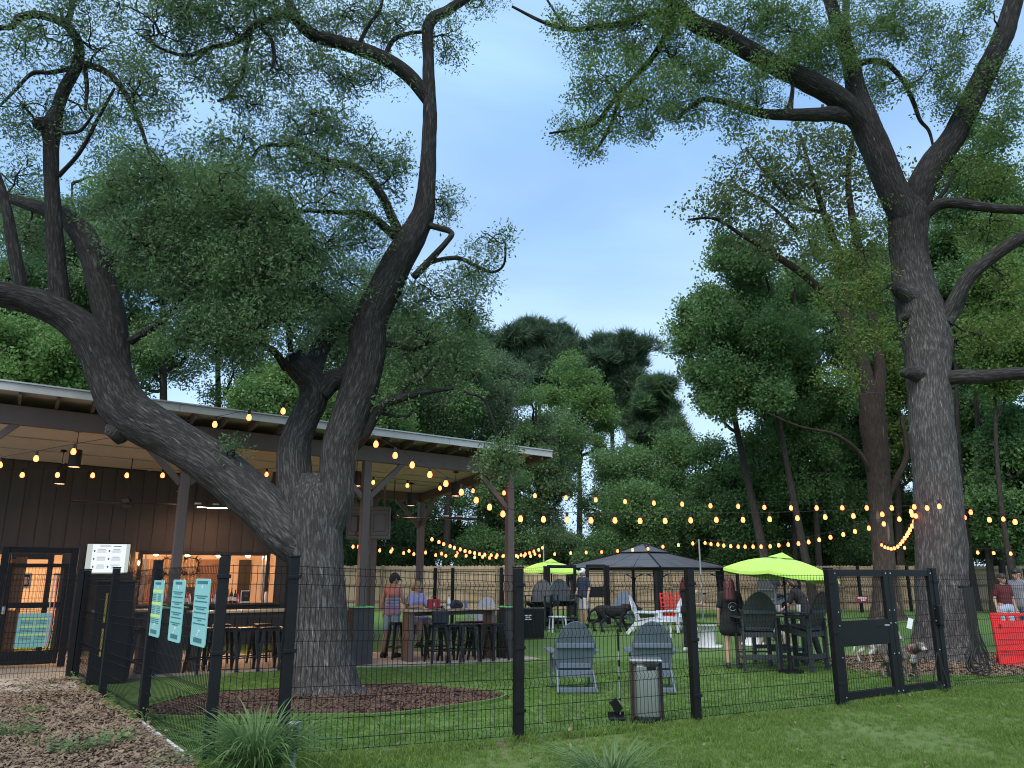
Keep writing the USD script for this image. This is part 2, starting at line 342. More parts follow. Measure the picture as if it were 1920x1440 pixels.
# ------------------------------------------------------------------ pavilion
PA = math.radians(32.4); PO = np.array([-.06, 18.5]); PEX = np.array([math.cos(PA), math.sin(PA)]); PEY = np.array([-math.sin(PA), math.cos(PA)])
def PW(X, Y, z=0.0):
    q = PO + X * PEX + Y * PEY; return np.array([q[0], q[1], z])
def floor_z(X): return -.12 - .02 * X
def rise(X): return -.0225 * X
def X_at(px, Y):
    """Pavilion X where the picture column px crosses the plane at depth Y."""
    r = ray(px, 900)   # direction in plan differs slightly with the row; refined below
    k = (px - 960) / FPX
    lo, hi = -25.0, 10.0
    for _ in range(50):
        m = (lo + hi) / 2; q = PW(m, Y, 2.0); d = q[1] * CT + (q[2] - CAM_H) * ST
        if q[0] / d < k: lo = m
        else: hi = m
    return lo
def y_px(X, Y, z):
    q = PW(X, Y, z); d = q[1] * CT + (z - CAM_H) * ST
    return 720 - FPX * (-q[1] * ST + (z - CAM_H) * CT) / d
def z_at(X, Y, py):
    lo, hi = -1.0, 8.0
    for _ in range(50):
        m = (lo + hi) / 2
        if y_px(X, Y, m) > py: lo = m
        else: hi = m
    return lo
D_ = 4.8
slab = MB()
def slab_piece(x0, x1, y0, y1):
    b = MB(); n = 12
    for k in range(n):
        a, c = x0 + (x1 - x0) * k / n, x0 + (x1 - x0) * (k + 1) / n
        top = [[a, y0, floor_z(a)], [c, y0, floor_z(c)], [c, y1, floor_z(c)], [a, y1, floor_z(a)]]
        b.add(top + [[p[0], p[1], p[2] - .35] for p in top], [[0, 1, 2, 3], [0, 4, 5, 1], [3, 2, 6, 7]] + ([[0, 3, 7, 4]] if k == 0 else []) + ([[1, 5, 6, 2]] if k == n - 1 else []))
    return b
PM = mat4(np.array([[PEX[0], PEY[0], 0], [PEX[1], PEY[1], 0], [0, 0, 1]]), (PO[0], PO[1], 0))
slab_piece(-17, .55, -.45, 5.1).xf(PM).build('patio_slab', M['concrete'], kind='structure')
slab_piece(-17, -8.75, -1.75, -.453).xf(PM).build('entry_path', M['concrete'], kind='structure')

pav = thing('pavilion', 'brown timber pavilion with a white-edged roof, dark siding wall and string lights below', 'pavilion', (PO[0], PO[1], 0), PA)
XL = -16.0
def zbeam(X): return 4.01 + rise(X)
def zrf(X, Y): return 4.345 + rise(X) - .07 * Y      # underside of the rafters
for X, Y in [(0, 0), (-3.64, 0), (-7.28, 0), (-10.92, 0), (-14.5, 0)]:
    b = MB(); b.box((X, Y, (floor_z(X) + zbeam(X)) / 2), (.17, .17, zbeam(X) - floor_z(X)), ch=.008); b.build('post', M['brown'], pav)
for X in (0, -1.45):
    b = MB(); zt = 3.76 + rise(X); b.box((X, D_, (floor_z(X) + zt) / 2), (.17, .17, zt - floor_z(X)), ch=.008); b.build('post', M['brown'], pav)
for X in (0, -3.64, -7.28):
    b = MB(); z0 = floor_z(X)
    for sx, sy, a, c in ((0, -1, .44, .03), (0, 1, .44, .03), (-1, 0, .03, .375), (1, 0, .03, .375)):
        b.box((X + sx * .205, sy * .205, z0 + .55), (a, c, 1.10), ch=.004)
    pb = b.build('post_base', M['postbox'], pav)
    b = MB(); zt = z0 + 1.102
    for sx, sy, a, c in ((0, -1, .50, .13), (0, 1, .50, .13), (-1, 0, .13, .236), (1, 0, .13, .236)):
        b.box((X + sx * .185, sy * .185, zt + .012), (a, c, .024), ch=.004)
    b.build('base_cap', M['greencap'], pb)
def sbar(b, X0, X1, Y, zf, w, h):
    """Beam along X that follows the slight fall of the roof."""
    b.bar((X0, Y, zf(X0) + h / 2), (X1, Y, zf(X1) + h / 2), w, h, ch=.006)
b = MB(); sbar(b, XL, .12, 0, lambda X: zbeam(X) + .002, .14, .33); b.build('front_beam', M['brown'], pav)
b = MB(); sbar(b, -2.55, .12, D_, lambda X: 3.762 + rise(X), .14, .24); b.build('back_beam', M['brown'], pav)
b = MB(); b.bar((0, .075, 4.175), (0, D_ - .075, 3.88), .12, .24, ch=.006); b.build('side_beam', M['brown'], pav)
for X, ss in [(0, (-1,)), (-3.64, (-1, 1)), (-7.28, (-1, 1)), (-10.92, (-1, 1))]:
    for s in ss:
        b = MB(); b.bar((X + s * .07, 0, zbeam(X) - .78), (X + s * .85, 0, zbeam(X) + .01), .09, .11, ch=.004); b.build('brace', M['brown'], pav)
b = MB(); b.bar((-.07, D_, 3.05), (-.8, D_, 3.82), .09, .11); b.build('brace', M['brown'], pav)
b = MB(); b.bar((0, D_ - .07, 3.1), (0, D_ - .85, 3.86), .09, .11); b.build('brace', M['brown'], pav)
b = MB(); b.bar((-1.5, D_, 3.05), (-2.2, D_, 3.85), .09, .11); b.build('brace', M['brown'], pav)
k = 0
X = .55
while X > XL:
    b = MB(); b.bar((X, -.60, zrf(X, -.60) + .087), (X, .1, zrf(X, .1) + .087), .05, .168, ch=.003); b.build('rafter', M['brown'], pav)
    X -= .56
# eave deck and roof
b = MB()
for y0, y1, dz in ((-.63, 5.35, .18),):
    P = [[XL, y0, zrf(XL, y0) + dz], [.75, y0, zrf(.75, y0) + dz], [.75, y1, zrf(.75, y1) + dz], [XL, y1, zrf(XL, y1) + dz]]
    b.add(P + [[p[0], p[1], p[2] + .03] for p in P], [[3, 2, 1, 0], [4, 5, 6, 7], [0, 1, 5, 4], [1, 2, 6, 5], [2, 3, 7, 6], [3, 0, 4, 7]])
b.build('roof_deck', M['cream'], pav)
b = MB()
y0, y1 = -.70, 5.4
P = [[XL, y0, zrf(XL, y0) + .214], [.80, y0, zrf(.80, y0) + .214], [.80, y1, zrf(.8, y1) + .214], [XL, y1, zrf(XL, y1) + .214]]
b.add(P + [[p[0], p[1], p[2] + .025] for p in P], [[3, 2, 1, 0], [4, 5, 6, 7], [0, 1, 5, 4], [1, 2, 6, 5], [2, 3, 7, 6], [3, 0, 4, 7]])
X = .5
while X > XL:
    b.bar((X, y0 + .35, zrf(X, y0 + .35) + .25), (X, y1 - .01, zrf(X, y1) + .25), .03, .03); X -= .4
b.build('roof_sheet', M['roof'], pav)
for k in range(6):
    xa, xb = .80 - k * 2.8 - .002, max(.80 - (k + 1) * 2.8 + .002, XL)
    b = MB(); sbar(b, xb, xa, -.655, lambda X: zrf(X, -.655) + .075, .03, .137); b.build('fascia', M['fascia'], pav)
b = MB(); b.bar((.777, -.635, zrf(.78, -.635) + .13), (.777, 5.35, zrf(.78, 5.35) + .13), .03, .15); b.build('fascia', M['brown'], pav, label='brown end board of the roof')
# ceiling panels with battens over the joints
xc = np.arange(.0, XL, -1.83)
rows = np.linspace(.075, D_ - .02, 5)
for i in range(len(xc) - 1):
    for j in range(4):
        a, c = xc[i + 1] + .004, xc[i] - .004; y0, y1 = rows[j] + .004, rows[j + 1] - .004
        P = [[a, y0, zrf(a, y0) - .012], [c, y0, zrf(c, y0) - .012], [c, y1, zrf(c, y1) - .012], [a, y1, zrf(a, y1) - .012]]
        b = MB(); b.add(P + [[p[0], p[1], p[2] + .012] for p in P], [[3, 2, 1, 0], [4, 5, 6, 7], [0, 1, 5, 4], [1, 2, 6, 5], [2, 3, 7, 6], [3, 0, 4, 7]])
        b.build('ceiling_panel', M['cream'], pav)
for j in range(1, 4):
    b = MB(); sbar(b, XL, 0, rows[j], lambda X, j=j: zrf(X, rows[j]) - .036, .07, .02); b.build('ceiling_batten', M['fascia'], pav)
for i in range(1, len(xc) - 1):
    b = MB(); b.bar((xc[i], .08, zrf(xc[i], .08) - .022), (xc[i], D_ - .03, zrf(xc[i], D_ - .03) - .022), .06, .016); b.build('ceiling_batten', M['cream'], pav)
# back wall of vertical boards with a door and a serving window
WX1 = -2.6
DX0, DX1 = X_at(12, D_), X_at(98, D_); DZ1 = z_at((DX0 + DX1) / 2, D_, 1040)
SX0, SX1 = X_at(262, D_), X_at(502, D_); SZ0, SZ1 = z_at((SX0 + SX1) / 2, D_, 1133), z_at((SX0 + SX1) / 2, D_, 1037)
X = WX1
while X > XL:
    a = X - .30
    z0, z1 = floor_z(X) + .002, zrf(X, D_) - .03
    spans = [(z0, z1)]
    if a < DX1 and X > DX0: spans = [(DZ1, z1)]
    if a < SX1 and X > SX0: spans = [(z0, SZ0), (SZ1, z1)]
    for s0, s1 in spans:
        if s1 - s0 > .02:
            b = MB(); b.box((X - .15, D_ + .03, (s0 + s1) / 2), (.292, .03, s1 - s0), ch=.003); b.build('wall_board', M['siding'], pav)
    X -= .30
b = MB()   # sheathing behind the boards
for x0, x1, z0, z1 in ((XL, DX0 - .3, -.1, 4.4), (DX0 - .3, DX1 + .3, DZ1 + .02, 4.4), (DX1 + .3, SX0 - .3, -.1, 4.3), (SX0 - .3, SX1 + .3, -.1, SZ0 - .02), (SX0 - .3, SX1 + .3, SZ1 + .02, 4.2), (SX1 + .3, WX1 + .02, -.1, 4.1)):
    b.box(((x0 + x1) / 2, D_ + .08, (z0 + z1) / 2), (x1 - x0 - .004, .06, z1 - z0))
b.build('wall', M['siding'], pav)
def frame(X0, X1, Z0, Z1, w, t, bottom=True):
    b = MB(); yc = D_ + .01
    b.box((X0 - w / 2, yc, (Z0 + Z1) / 2), (w, t, Z1 - Z0 + 2 * w), ch=.004); b.box((X1 + w / 2, yc, (Z0 + Z1) / 2), (w, t, Z1 - Z0 + 2 * w), ch=.004)
    b.box(((X0 + X1) / 2, yc, Z1 + w / 2), (X1 - X0 - .004, t, w), ch=.004)
    if bottom: b.box(((X0 + X1) / 2, yc, Z0 - w / 2), (X1 - X0 - .004, t, w), ch=.004)
    return b
dfl = floor_z(DX0)
frame(DX0 + .08, DX1 - .08, dfl, DZ1 - .1, .11, .12, False).build('door_frame', M['darkframe'], pav)
wf = frame(SX0 + .05, SX1 - .05, SZ0 + .03, SZ1 - .05, .09, .13, False).build('window_frame', M['darkframe'], pav)
b = MB(); b.box(((SX0 + SX1) / 2 + .1, D_ - .10, SZ0 - .01), (SX1 - SX0 + .7, .42, .05), ch=.006); b.build('window_shelf', M['darktop'], pav)
for xx in (SX0 + .12, SX1 - .12):
    b = MB(); b.box((xx, D_ - .02, (SZ0 + SZ1) / 2), (.035, .03, SZ1 - SZ0 - .12)); b.build('window_track', M['bolt'], pav)
# the lit bar room behind the openings
b = MB(); RX0, RX1, RY1, RZ1 = DX0 - 1.2, SX1 + .9, 8.3, 2.75
fz = floor_z((RX0 + RX1) / 2)
def quad(b, *p): b.add(p, [[0, 1, 2, 3]])
b.box(((RX0 + RX1) / 2, RY1 + .05, 1.4), (RX1 - RX0, .1, 3.2)); b.box((RX0 - .05, (D_ + RY1) / 2 + .06, 1.4), (.1, RY1 - D_ - .12, 3.2)); b.box((RX1 + .05, (D_ + RY1) / 2 + .06, 1.4), (.1, RY1 - D_ - .12, 3.2))
b.box(((RX0 + RX1) / 2, (D_ + RY1) / 2 + .06, RZ1 + .05), (RX1 - RX0 - .01, RY1 - D_ - .14, .1)); b.box(((RX0 + RX1) / 2, (D_ + RY1) / 2 + .06, fz - .08), (RX1 - RX0 - .01, RY1 - D_ - .14, .1))
b.build('bar_room', M['peach'], pav)
# slatted panel on the room's back wall and a dark door in it
X = SX0 - .3
while X < SX1 - 1.1:
    b = MB(); b.box((X, RY1 - .03, 1.25), (.055, .03, 1.75)); b.build('wall_slat', M['slat'], pav); X += .095
b = MB(); b.box((SX1 - .62, RY1 - .03, fz + 1.05), (.85, .05, 2.1), ch=.005); b.box((SX1 - .62, RY1 - .065, fz + 1.5), (.6, .02, .75), ch=.004); b.box((SX1 - .62, RY1 - .065, fz + .55), (.6, .02, .75), ch=.004); b.build('room_door', M['doorwood'], pav)
b = MB(); b.box((SX1 + .28, RY1 - .06, fz + 1.05), (.34, .08, 2.1), ch=.005); b.build('room_cupboard', M['darkframe'], pav)
# back bar with shelf inside the serving window
b = MB(); b.box(((SX0 + SX1) / 2, 7.7, fz + .45), (SX1 - SX0, .5, .92), ch=.01); b.box(((SX0 + SX1) / 2, 7.68, fz + .935), (SX1 - SX0 + .1, .56, .04), ch=.006); b.build('back_counter', M['doorwood'], pav)
# entrance door: timber leaf standing ajar
dl = MB(); R = rotz(math.radians(-62)); w = DX1 - DX0 - .3
for z, h, x, ww in ((1.0, 2.0, .06, .12), (1.0, 2.0, w - .06, .12)): dl.box((x, 0, z), (ww, .045, h), ch=.004)
for z, h in ((.12, .24), (1.0, .16), (1.94, .12)): dl.box((w / 2, 0, z), (w - .244, .045, h), ch=.004)
dl.box((w / 2, 0, .56), (w - .244, .02, .64)); dl.box((w / 2, 0, 1.48), (w - .244, .02, .80))
dl.xf(mat4(R, (DX0 + .1, D_ + .14, dfl + .01)))
door = dl.build('entrance_door', M['doorwood'], pav)
# ------------------------------------------------------------------ trees
def bark_mat(name, dark, mid, light, sc=10.0, moss=None, strength=.8):
    """Furrowed bark: long broken ridges from stretched noise, finer flakes on them, paler lichen patches."""
    nodes = {"at": ("attribute", {"attribute": "bark"}), "ge": ("geometry", {}),
             "n1": ("noise_texture", {"type": "ridged_multifractal", "scale": sc, "detail": 5.0, "roughness": .55, "distortion": .5, "use_normalize": True}),
             "n": ("noise_texture", {"scale": sc * 2.6, "detail": 9.0, "roughness": .75, "distortion": .4}),
             "n2": ("noise_texture", {"scale": 34.0, "detail": 6.0, "roughness": .7}),
             "mu": ("math", {"math_type": "multiply_add", "value2": .45}), "mh": ("math", {"math_type": "multiply", "value2": .62}),
             "rp": ("rgb_ramp", {"ramp": [(0.36, dark), (0.52, mid), (0.70, light)]}),
             "r2": ("rgb_ramp", {"ramp": [(0.48, (0, 0, 0)), (0.66, (1, 1, 1))]}),
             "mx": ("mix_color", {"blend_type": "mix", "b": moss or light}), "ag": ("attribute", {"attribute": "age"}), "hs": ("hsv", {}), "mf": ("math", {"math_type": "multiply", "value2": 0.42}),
             "bp": ("bump", {"strength": strength, "distance": 0.05}), "p": ("principled_bsdf", {"roughness": 0.9, "specular_ior_level": 0.2})}
    links = [("at.vector", "n1.vector"), ("at.vector", "n.vector"), ("at.vector", "n2.vector"), ("n1.fac", "mh.value1"), ("n.fac", "mu.value1"), ("mh.value", "mu.value3"),
             ("mu.value", "rp.fac"), ("n2.fac", "r2.fac"), ("r2.color", "mf.value1"), ("mf.value", "mx.fac"),
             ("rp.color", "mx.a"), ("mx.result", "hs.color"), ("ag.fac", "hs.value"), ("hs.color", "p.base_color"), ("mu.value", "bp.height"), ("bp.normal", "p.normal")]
    return usdkit.material(stage, '/World/Looks/' + name, nodes, links, surface="p.BSDF")
M['bark1'] = bark_mat('live_oak_bark', (.035, .031, .028), (.115, .104, .097), (.24, .222, .208), 24, (.20, .188, .178), 1.0)
M['bark2'] = bark_mat('white_oak_bark', (.036, .032, .03), (.12, .108, .10), (.26, .24, .225), 24, (.22, .205, .192), 1.0)
M['bark3'] = bark_mat('far_bark', (.035, .028, .024), (.11, .09, .075), (.17, .145, .125), 8, (.12, .10, .085), .5)
M['bark4'] = bark_mat('pine_bark', (.04, .028, .022), (.13, .085, .065), (.19, .135, .105), 8, (.13, .10, .08), .5)
M['leaf_oak'] = leaf_mat('live_oak_leaves', (0.060, 0.118, 0.049), (0.149, 0.237, 0.085), .32, .6, (0.305, 0.276, 0.095))
M['leaf_oak2'] = leaf_mat('white_oak_leaves', (0.075, 0.145, 0.036), (0.174, 0.272, 0.075), .38, .5, (0.281, 0.330, 0.083))
M['leaf_yellow'] = leaf_mat('yellow_green_leaves', (.085, .145, .030), (.185, .255, .056), .4, .5, (.23, .26, .07))
M['leaf_bright'] = leaf_mat('bright_leaves', (0.092, 0.184, 0.047), (0.192, 0.308, 0.083), .38, .4)
M['leaf_mid'] = leaf_mat('mid_green_leaves', (0.085, 0.179, 0.059), (0.203, 0.323, 0.102), .35, .3)
M['leaf_dark'] = leaf_mat('dark_green_leaves', (0.061, 0.133, 0.048), (0.149, 0.248, 0.085), .3, .3)
M['leaf_dull'] = leaf_mat('dull_green_leaves', (0.081, 0.139, 0.072), (0.178, 0.248, 0.123), .32, .35)
M['leaf_pine'] = leaf_mat('pine_needles', (0.034, 0.067, 0.034), (0.077, 0.127, 0.060), .2, .5)
M['leaf_maple'] = leaf_mat('young_maple_leaves', (.075, .105, .040), (.155, .205, .072), .42, .9, (.20, .15, .07))

class Tree:
    """Limbs as tapered tubes with bark coordinates, collected into one continuous mesh."""
    def __init__(s, seed, limb_tone=0.0):
        s.limb_tone = limb_tone; s.fade = (2.0, 5.6); s.rng = np.random.default_rng(seed); s.seed = seed
        s.V, s.F, s.B, s.RR, s.n = [], [], [], [], 0
        s.sk, s.sr = [], []                                   # skeleton samples and radii
    def tube(s, p, r, sides, rough, skel=True, cap_in=0.0, ridge=0.0):
        p = np.asarray(p, float); r = np.asarray(r, float)
        t = np.gradient(p, axis=0); t /= np.linalg.norm(t, axis=1, keepdims=True) + 1e-12
        u = np.cross(t[0], [0.3, -1.0, 0.1]); u /= np.linalg.norm(u); A = np.zeros_like(p)
        for i in range(len(p)):
            u = u - t[i] * (u @ t[i]); u /= np.linalg.norm(u) + 1e-12; A[i] = u
        Bv = np.cross(t, A); ang = np.arange(sides) * 2 * np.pi / sides
        L = np.concatenate([[0], np.cumsum(np.linalg.norm(np.diff(p, axis=0), axis=1))])
        ca, sa = np.cos(ang), np.sin(ang)
        nz = np.stack([r[:, None] * ca * 5 + s.seed, r[:, None] * sa * 5 + 0 * L[:, None], L[:, None] * 1.6 + 0 * ca], -1)
        k = 1 + rough * (meshkit.fbm(nz, 3, s.seed) - .5) * 2
        if ridge:
            nz2 = np.stack([r[:, None] * ca * 16, r[:, None] * sa * 16 + 0 * L[:, None], L[:, None] * 3.2 + 0 * ca], -1)
            rg = 1 - np.abs(meshkit.noise(nz2, s.seed + 9) - .5) * 2
            k = k + ridge * (rg - .6)[:, :] / np.maximum(r[:, None], .05)
        R = r[:, None] * k
        v = p[:, None] + R[..., None] * (ca[None, :, None] * A[:, None] + sa[None, :, None] * Bv[:, None])
        bk = np.stack([r[:, None] * ca, r[:, None] * sa, L[:, None] * .16 + 0 * ca], -1) + np.array([s.n * .37 % 7, 0, 0])
        m, c = len(p), sides
        i, j = np.meshgrid(np.arange(m - 1), np.arange(c), indexing='ij'); j2 = (j + 1) % c
        q = np.stack([i * c + j, i * c + j2, (i + 1) * c + j2, (i + 1) * c + j], -1).reshape(-1, 4)
        f = np.vstack([q[:, [0, 1, 2]], q[:, [0, 2, 3]]])
        e = m * c; kk = np.arange(c)
        v = np.vstack([v.reshape(-1, 3), p[-1] - t[-1] * cap_in]); bk = np.vstack([bk.reshape(-1, 3), [[0, 0, L[-1] * .16]]])
        f = np.vstack([f, np.stack([np.full(c, e), (m - 1) * c + kk, (m - 1) * c + (kk + 1) % c], -1)])
        s.V.append(v); s.F.append(f + s.n); s.B.append(bk); s.RR.append(np.append(np.repeat(r, sides), r[-1])); s.n += len(v)
        if skel: s.sk.append(p); s.sr.append(r)
    slim = 1.0
    def limb(s, pts, n=6, sides=14, rough=.10, ridge=0.0, cap_in=0.0, depth_jit=0.0):
        """pts: (px, py, y, radius in photograph pixels)"""
        P = np.array([[*W(a, b, y), r] for a, b, y, r in pts]); P[:, 3] *= [mpp(q) * s.slim for q in P[:, :3]]
        q = spline(P, n); q[:, 3] = np.maximum(q[:, 3], .004)
        if ridge:
            # resample evenly so that the relief is even
            L = np.concatenate([[0], np.cumsum(np.linalg.norm(np.diff(q[:, :3], axis=0), axis=1))]); m = max(int(L[-1] / .035), 12)
            q = np.stack([np.interp(np.linspace(0, L[-1], m), L, q[:, c]) for c in range(4)], -1)
        s.tube(q[:, :3], q[:, 3], sides, rough, ridge=ridge, cap_in=cap_in)
    def wander(s, a, b, r0, r1, n=7, wob=.08, sides=6, skel=True):
        a, b = np.asarray(a, float), np.asarray(b, float); L = np.linalg.norm(b - a)
        t = np.linspace(0, 1, n)[:, None]; off = np.cumsum(s.rng.normal(size=(n, 3)), 0); off -= off[0] + (off[-1] - off[0]) * t
        p = a + (b - a) * t + off * wob * L / n + np.array([0, 0, 1.0]) * (np.sin(t * np.pi) * .05 * L)
        s.tube(p, np.linspace(r0, r1, n), sides, .05, skel)
        return p
    def nearest(s, q):
        P = np.vstack(s.sk); R = np.concatenate(s.sr); d = np.linalg.norm(P - q, axis=1); i = int(np.argmin(d)); return P[i], R[i], d[i]
    def mesh(s, name, material, parent, smooth=True):
        v, f = np.vstack(s.V), np.vstack(s.F)
        m = usdkit.mesh(stage, ppath(parent) + '/' + numbered(name, ppath(parent)), (v, f), material, smooth=True)
        age = 1.62 - (s.limb_tone + .55) * np.maximum(sstep(*s.fade, v[:, 2]), 1 - sstep(.10, .27, np.concatenate(s.RR)))        # bark darkens with height and on thinner limbs; palest low on the bole
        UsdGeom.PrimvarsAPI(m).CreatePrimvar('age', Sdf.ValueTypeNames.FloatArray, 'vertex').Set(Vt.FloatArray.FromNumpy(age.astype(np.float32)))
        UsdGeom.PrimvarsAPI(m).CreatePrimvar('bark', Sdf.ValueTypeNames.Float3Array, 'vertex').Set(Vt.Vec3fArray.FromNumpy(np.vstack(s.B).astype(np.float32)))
        return m.GetPrim()

def clump(seed, n, rad, ln, wd, kind='oak', stalks=3):
    """A spray of separate leaves (and a few stalks)."""
    r = np.random.default_rng(seed); b = MB()
    for k in range(n):
        c = r.normal(size=3); c = c / np.linalg.norm(c) * rad * r.random() ** .55; c[2] *= .75
        a = r.normal(size=3) + c / rad * .9 + [0, 0, -.15]; a /= np.linalg.norm(a); u = np.cross(a, r.normal(size=3)); u /= np.linalg.norm(u)
        nn = np.cross(a, u); l, w = ln * r.uniform(.7, 1.25), wd * r.uniform(.75, 1.2)
        if kind == 'broad':
            b.add([c, c + .35 * l * a + .5 * w * u + .06 * l * nn, c + .75 * l * a + .42 * w * u, c + l * a, c + .75 * l * a - .42 * w * u, c + .35 * l * a - .5 * w * u + .06 * l * nn], [[0, 1, 2], [0, 2, 3], [0, 3, 4], [0, 4, 5]])
        else:
            b.add([c, c + .5 * l * a + .5 * w * u + .05 * l * nn, c + l * a, c + .5 * l * a - .5 * w * u + .05 * l * nn], [[0, 1, 2], [0, 2, 3]])
    return b
def needles(seed, n, rad):
    r = np.random.default_rng(seed); b = MB()
    for k in range(n):
        a = r.normal(size=3); a[2] = abs(a[2]) * .8 + .2; a /= np.linalg.norm(a); u = np.cross(a, r.normal(size=3)); u /= np.linalg.norm(u)
        c = r.normal(size=3) * rad * .28; l = rad * r.uniform(.7, 1.1)
        b.add([c - .02 * u * rad * 2, c + .02 * u * rad * 2, c + l * a], [[0, 1, 2]])
    return b
def crown(parent, pos, scales, protos, mats, seed, name='crown', split=None):
    """Leaf sprays placed as instances: POS (n, 3) local to the parent."""
    r = np.random.default_rng(seed); path = ppath(parent) + '/' + numbered(name, ppath(parent))
    pi = UsdGeom.PointInstancer.Define(stage, path); n = len(pos); k = 0
    for pb in protos:
        for m_ in mats:
            p = pb.build('leaf_spray', m_, pi.GetPrim()); pi.CreatePrototypesRel().AddTarget(p.GetPath()); k += 1
    pi.CreatePositionsAttr(Vt.Vec3fArray.FromNumpy(np.asarray(pos, np.float32)))
    q = r.normal(size=(n, 4)); q[:, 1:3] *= .45; q /= np.linalg.norm(q, axis=1, keepdims=True)      # mostly turned about z
    pi.CreateOrientationsAttr(Vt.QuathArray([Gf.Quath(float(a[0]), float(a[1]), float(a[2]), float(a[3])) for a in q]))
    pi.CreateScalesAttr(Vt.Vec3fArray.FromNumpy(np.repeat(np.asarray(scales, np.float32)[:, None], 3, 1)))
    ids = split if split is not None else r.integers(0, k, n)
    pi.CreateProtoIndicesAttr(Vt.IntArray.FromNumpy(np.asarray(ids, np.int32)))
    return pi.GetPrim()

def leafy(T, blobs, dens, seed, twig=.008, spread=.45, wander_r=.03):
    """Branches out to each leaf mass and twigs to every spray of it. blobs: (px, py, rx, ry, y)"""
    r = np.random.default_rng(seed); P, S = [], []
    order = sorted(blobs, key=lambda q: T.nearest(W(q[0], q[1], q[4]))[2])
    for px, py, rx, ry, y, *dd in order:
        c = W(px, py, y); m = mpp(c); n = max(4, int(rx * ry / 10000 * dens * (dd[0] if dd else 1)))
        a, ra, d = T.nearest(c)
        main = T.wander(a, c, min(ra * .7, wander_r * (.6 + d * .25)), .010, n=max(5, int(d / .25) + 4), wob=.35, sides=6)
        tips = []
        for k in range(max(3, n // 7)):
            u = r.normal(size=3); u /= np.linalg.norm(u); e = c + u * np.array([rx * m, (rx + ry) / 2 * m, ry * m]) * r.uniform(.55, .95)
            s0 = main[r.integers(len(main) // 2, len(main))]
            tips.append(T.wander(s0, e, .015, .006, n=6, wob=.5, sides=4))
        tips = np.vstack(tips + [main[len(main) // 2:]])
        for k in range(n):
            u = r.normal(size=3); u /= np.linalg.norm(u); u *= r.random() ** .4
            e = c + u * np.array([rx * m, (rx + ry) / 2 * m * spread * 2, ry * m])
            s0 = tips[int(np.argmin(np.linalg.norm(tips - e, axis=1)))]
            dlt = e - s0; L = np.linalg.norm(dlt)
            if L > .15: T.wander(s0, e, twig, twig * .45, n=4, wob=.5, sides=3, skel=False)
            P.append(e); S.append(r.uniform(.75, 1.3))
    return np.array(P), np.array(S)

oak_protos = [clump(10 + k, 72, .27, .060, .023) for k in range(4)]
oak2_protos = [clump(30 + k, 80, .28, .063, .032) for k in range(4)]

# ---- the leaning oak by the pavilion
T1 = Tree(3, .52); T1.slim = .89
yA = 11.94
T1.limb([(606, 1332, yA, 108), (606, 1308, yA, 88), (605, 1285, yA, 74), (603, 1250, yA, 65), (601, 1200, yA + .02, 60), (597, 1100, yA + .05, 55), (592, 1040, yA + .05, 56), (588, 985, yA + .05, 58), (588, 930, yA + .05, 52), (590, 890, yA + .05, 30)], sides=72, rough=.10, ridge=.016)
T1.limb([(590, 1060, yA, 26), (545, 1010, yA - .05, 44), (500, 958, yA - .1, 47), (450, 912, yA - .15, 47), (395, 868, yA - .2, 46), (330, 826, yA - .25, 44), (275, 795, yA - .3, 47), (232, 760, yA - .35, 48), (205, 705, yA - .4, 44), (182, 650, yA - .45, 40), (140, 605, yA - .5, 34), (80, 572, yA - .6, 30), (20, 556, yA - .7, 27), (-60, 545, yA - .9, 25)], sides=56, rough=.12, ridge=.016)
T1.limb([(240, 790, yA - .35, 28), (218, 812, yA - .4, 26), (207, 822, yA - .42, 19)], sides=20, rough=.25, cap_in=.0)
T1.limb([(600, 1010, yA, 30), (560, 940, yA + .05, 38), (551, 880, yA + .1, 35), (553, 830, yA + .15, 33), (570, 785, yA + .2, 31), (588, 748, yA + .2, 31), (583, 712, yA + .1, 29), (563, 690, yA - .05, 27), (549, 672, yA - .2, 25)], sides=44, rough=.12, ridge=.012, cap_in=.06)
T1.limb([(600, 1020, yA, 30), (628, 950, yA, 36), (631, 890, yA, 36), (637, 835, yA, 37), (655, 780, yA + .05, 38), (676, 720, yA + .1, 39), (688, 660, yA + .15, 39), (694, 605, yA + .2, 36), (716, 552, yA + .25, 34), (744, 495, yA + .3, 32), (772, 445, yA + .35, 29), (790, 408, yA + .4, 25), (797, 375, yA + .4, 21), (801, 330, yA + .45, 17.5), (804, 270, yA + .5, 15.5), (806, 210, yA + .5, 15), (804, 160, yA + .5, 13), (803, 100, yA + .5, 11.5), (806, 42, yA + .5, 12), (842, 18, yA + .6, 10), (885, -12, yA + .7, 9)], sides=48, rough=.11, ridge=.012)
T1.limb([(600, 740, yA + .1, 20), (620, 716, yA + .15, 23), (648, 706, yA + .2, 22), (684, 668, yA + .2, 22)], sides=24, rough=.1)
T1.limb([(585, 700, yA + .15, 18), (600, 655, yA + .3, 20), (632, 612, yA + .5, 16), (660, 590, yA + .7, 12)], sides=20, rough=.1)
T1.limb([(225, 700, yA - .4, 22), (210, 610, yA - .3, 30), (192, 540, yA - .2, 29), (176, 480, yA - .1, 28), (150, 432, yA, 24), (118, 405, yA + .1, 18), (60, 385, yA + .3, 13), (10, 370, yA + .5, 10), (-40, 360, yA + .7, 8)], sides=32, rough=.12, ridge=.010)
T1.limb([(190, 470, yA - .1, 12), (215, 482, yA - .2, 13), (245, 478, yA - .3, 10), (258, 455, yA - .4, 7)], sides=14)
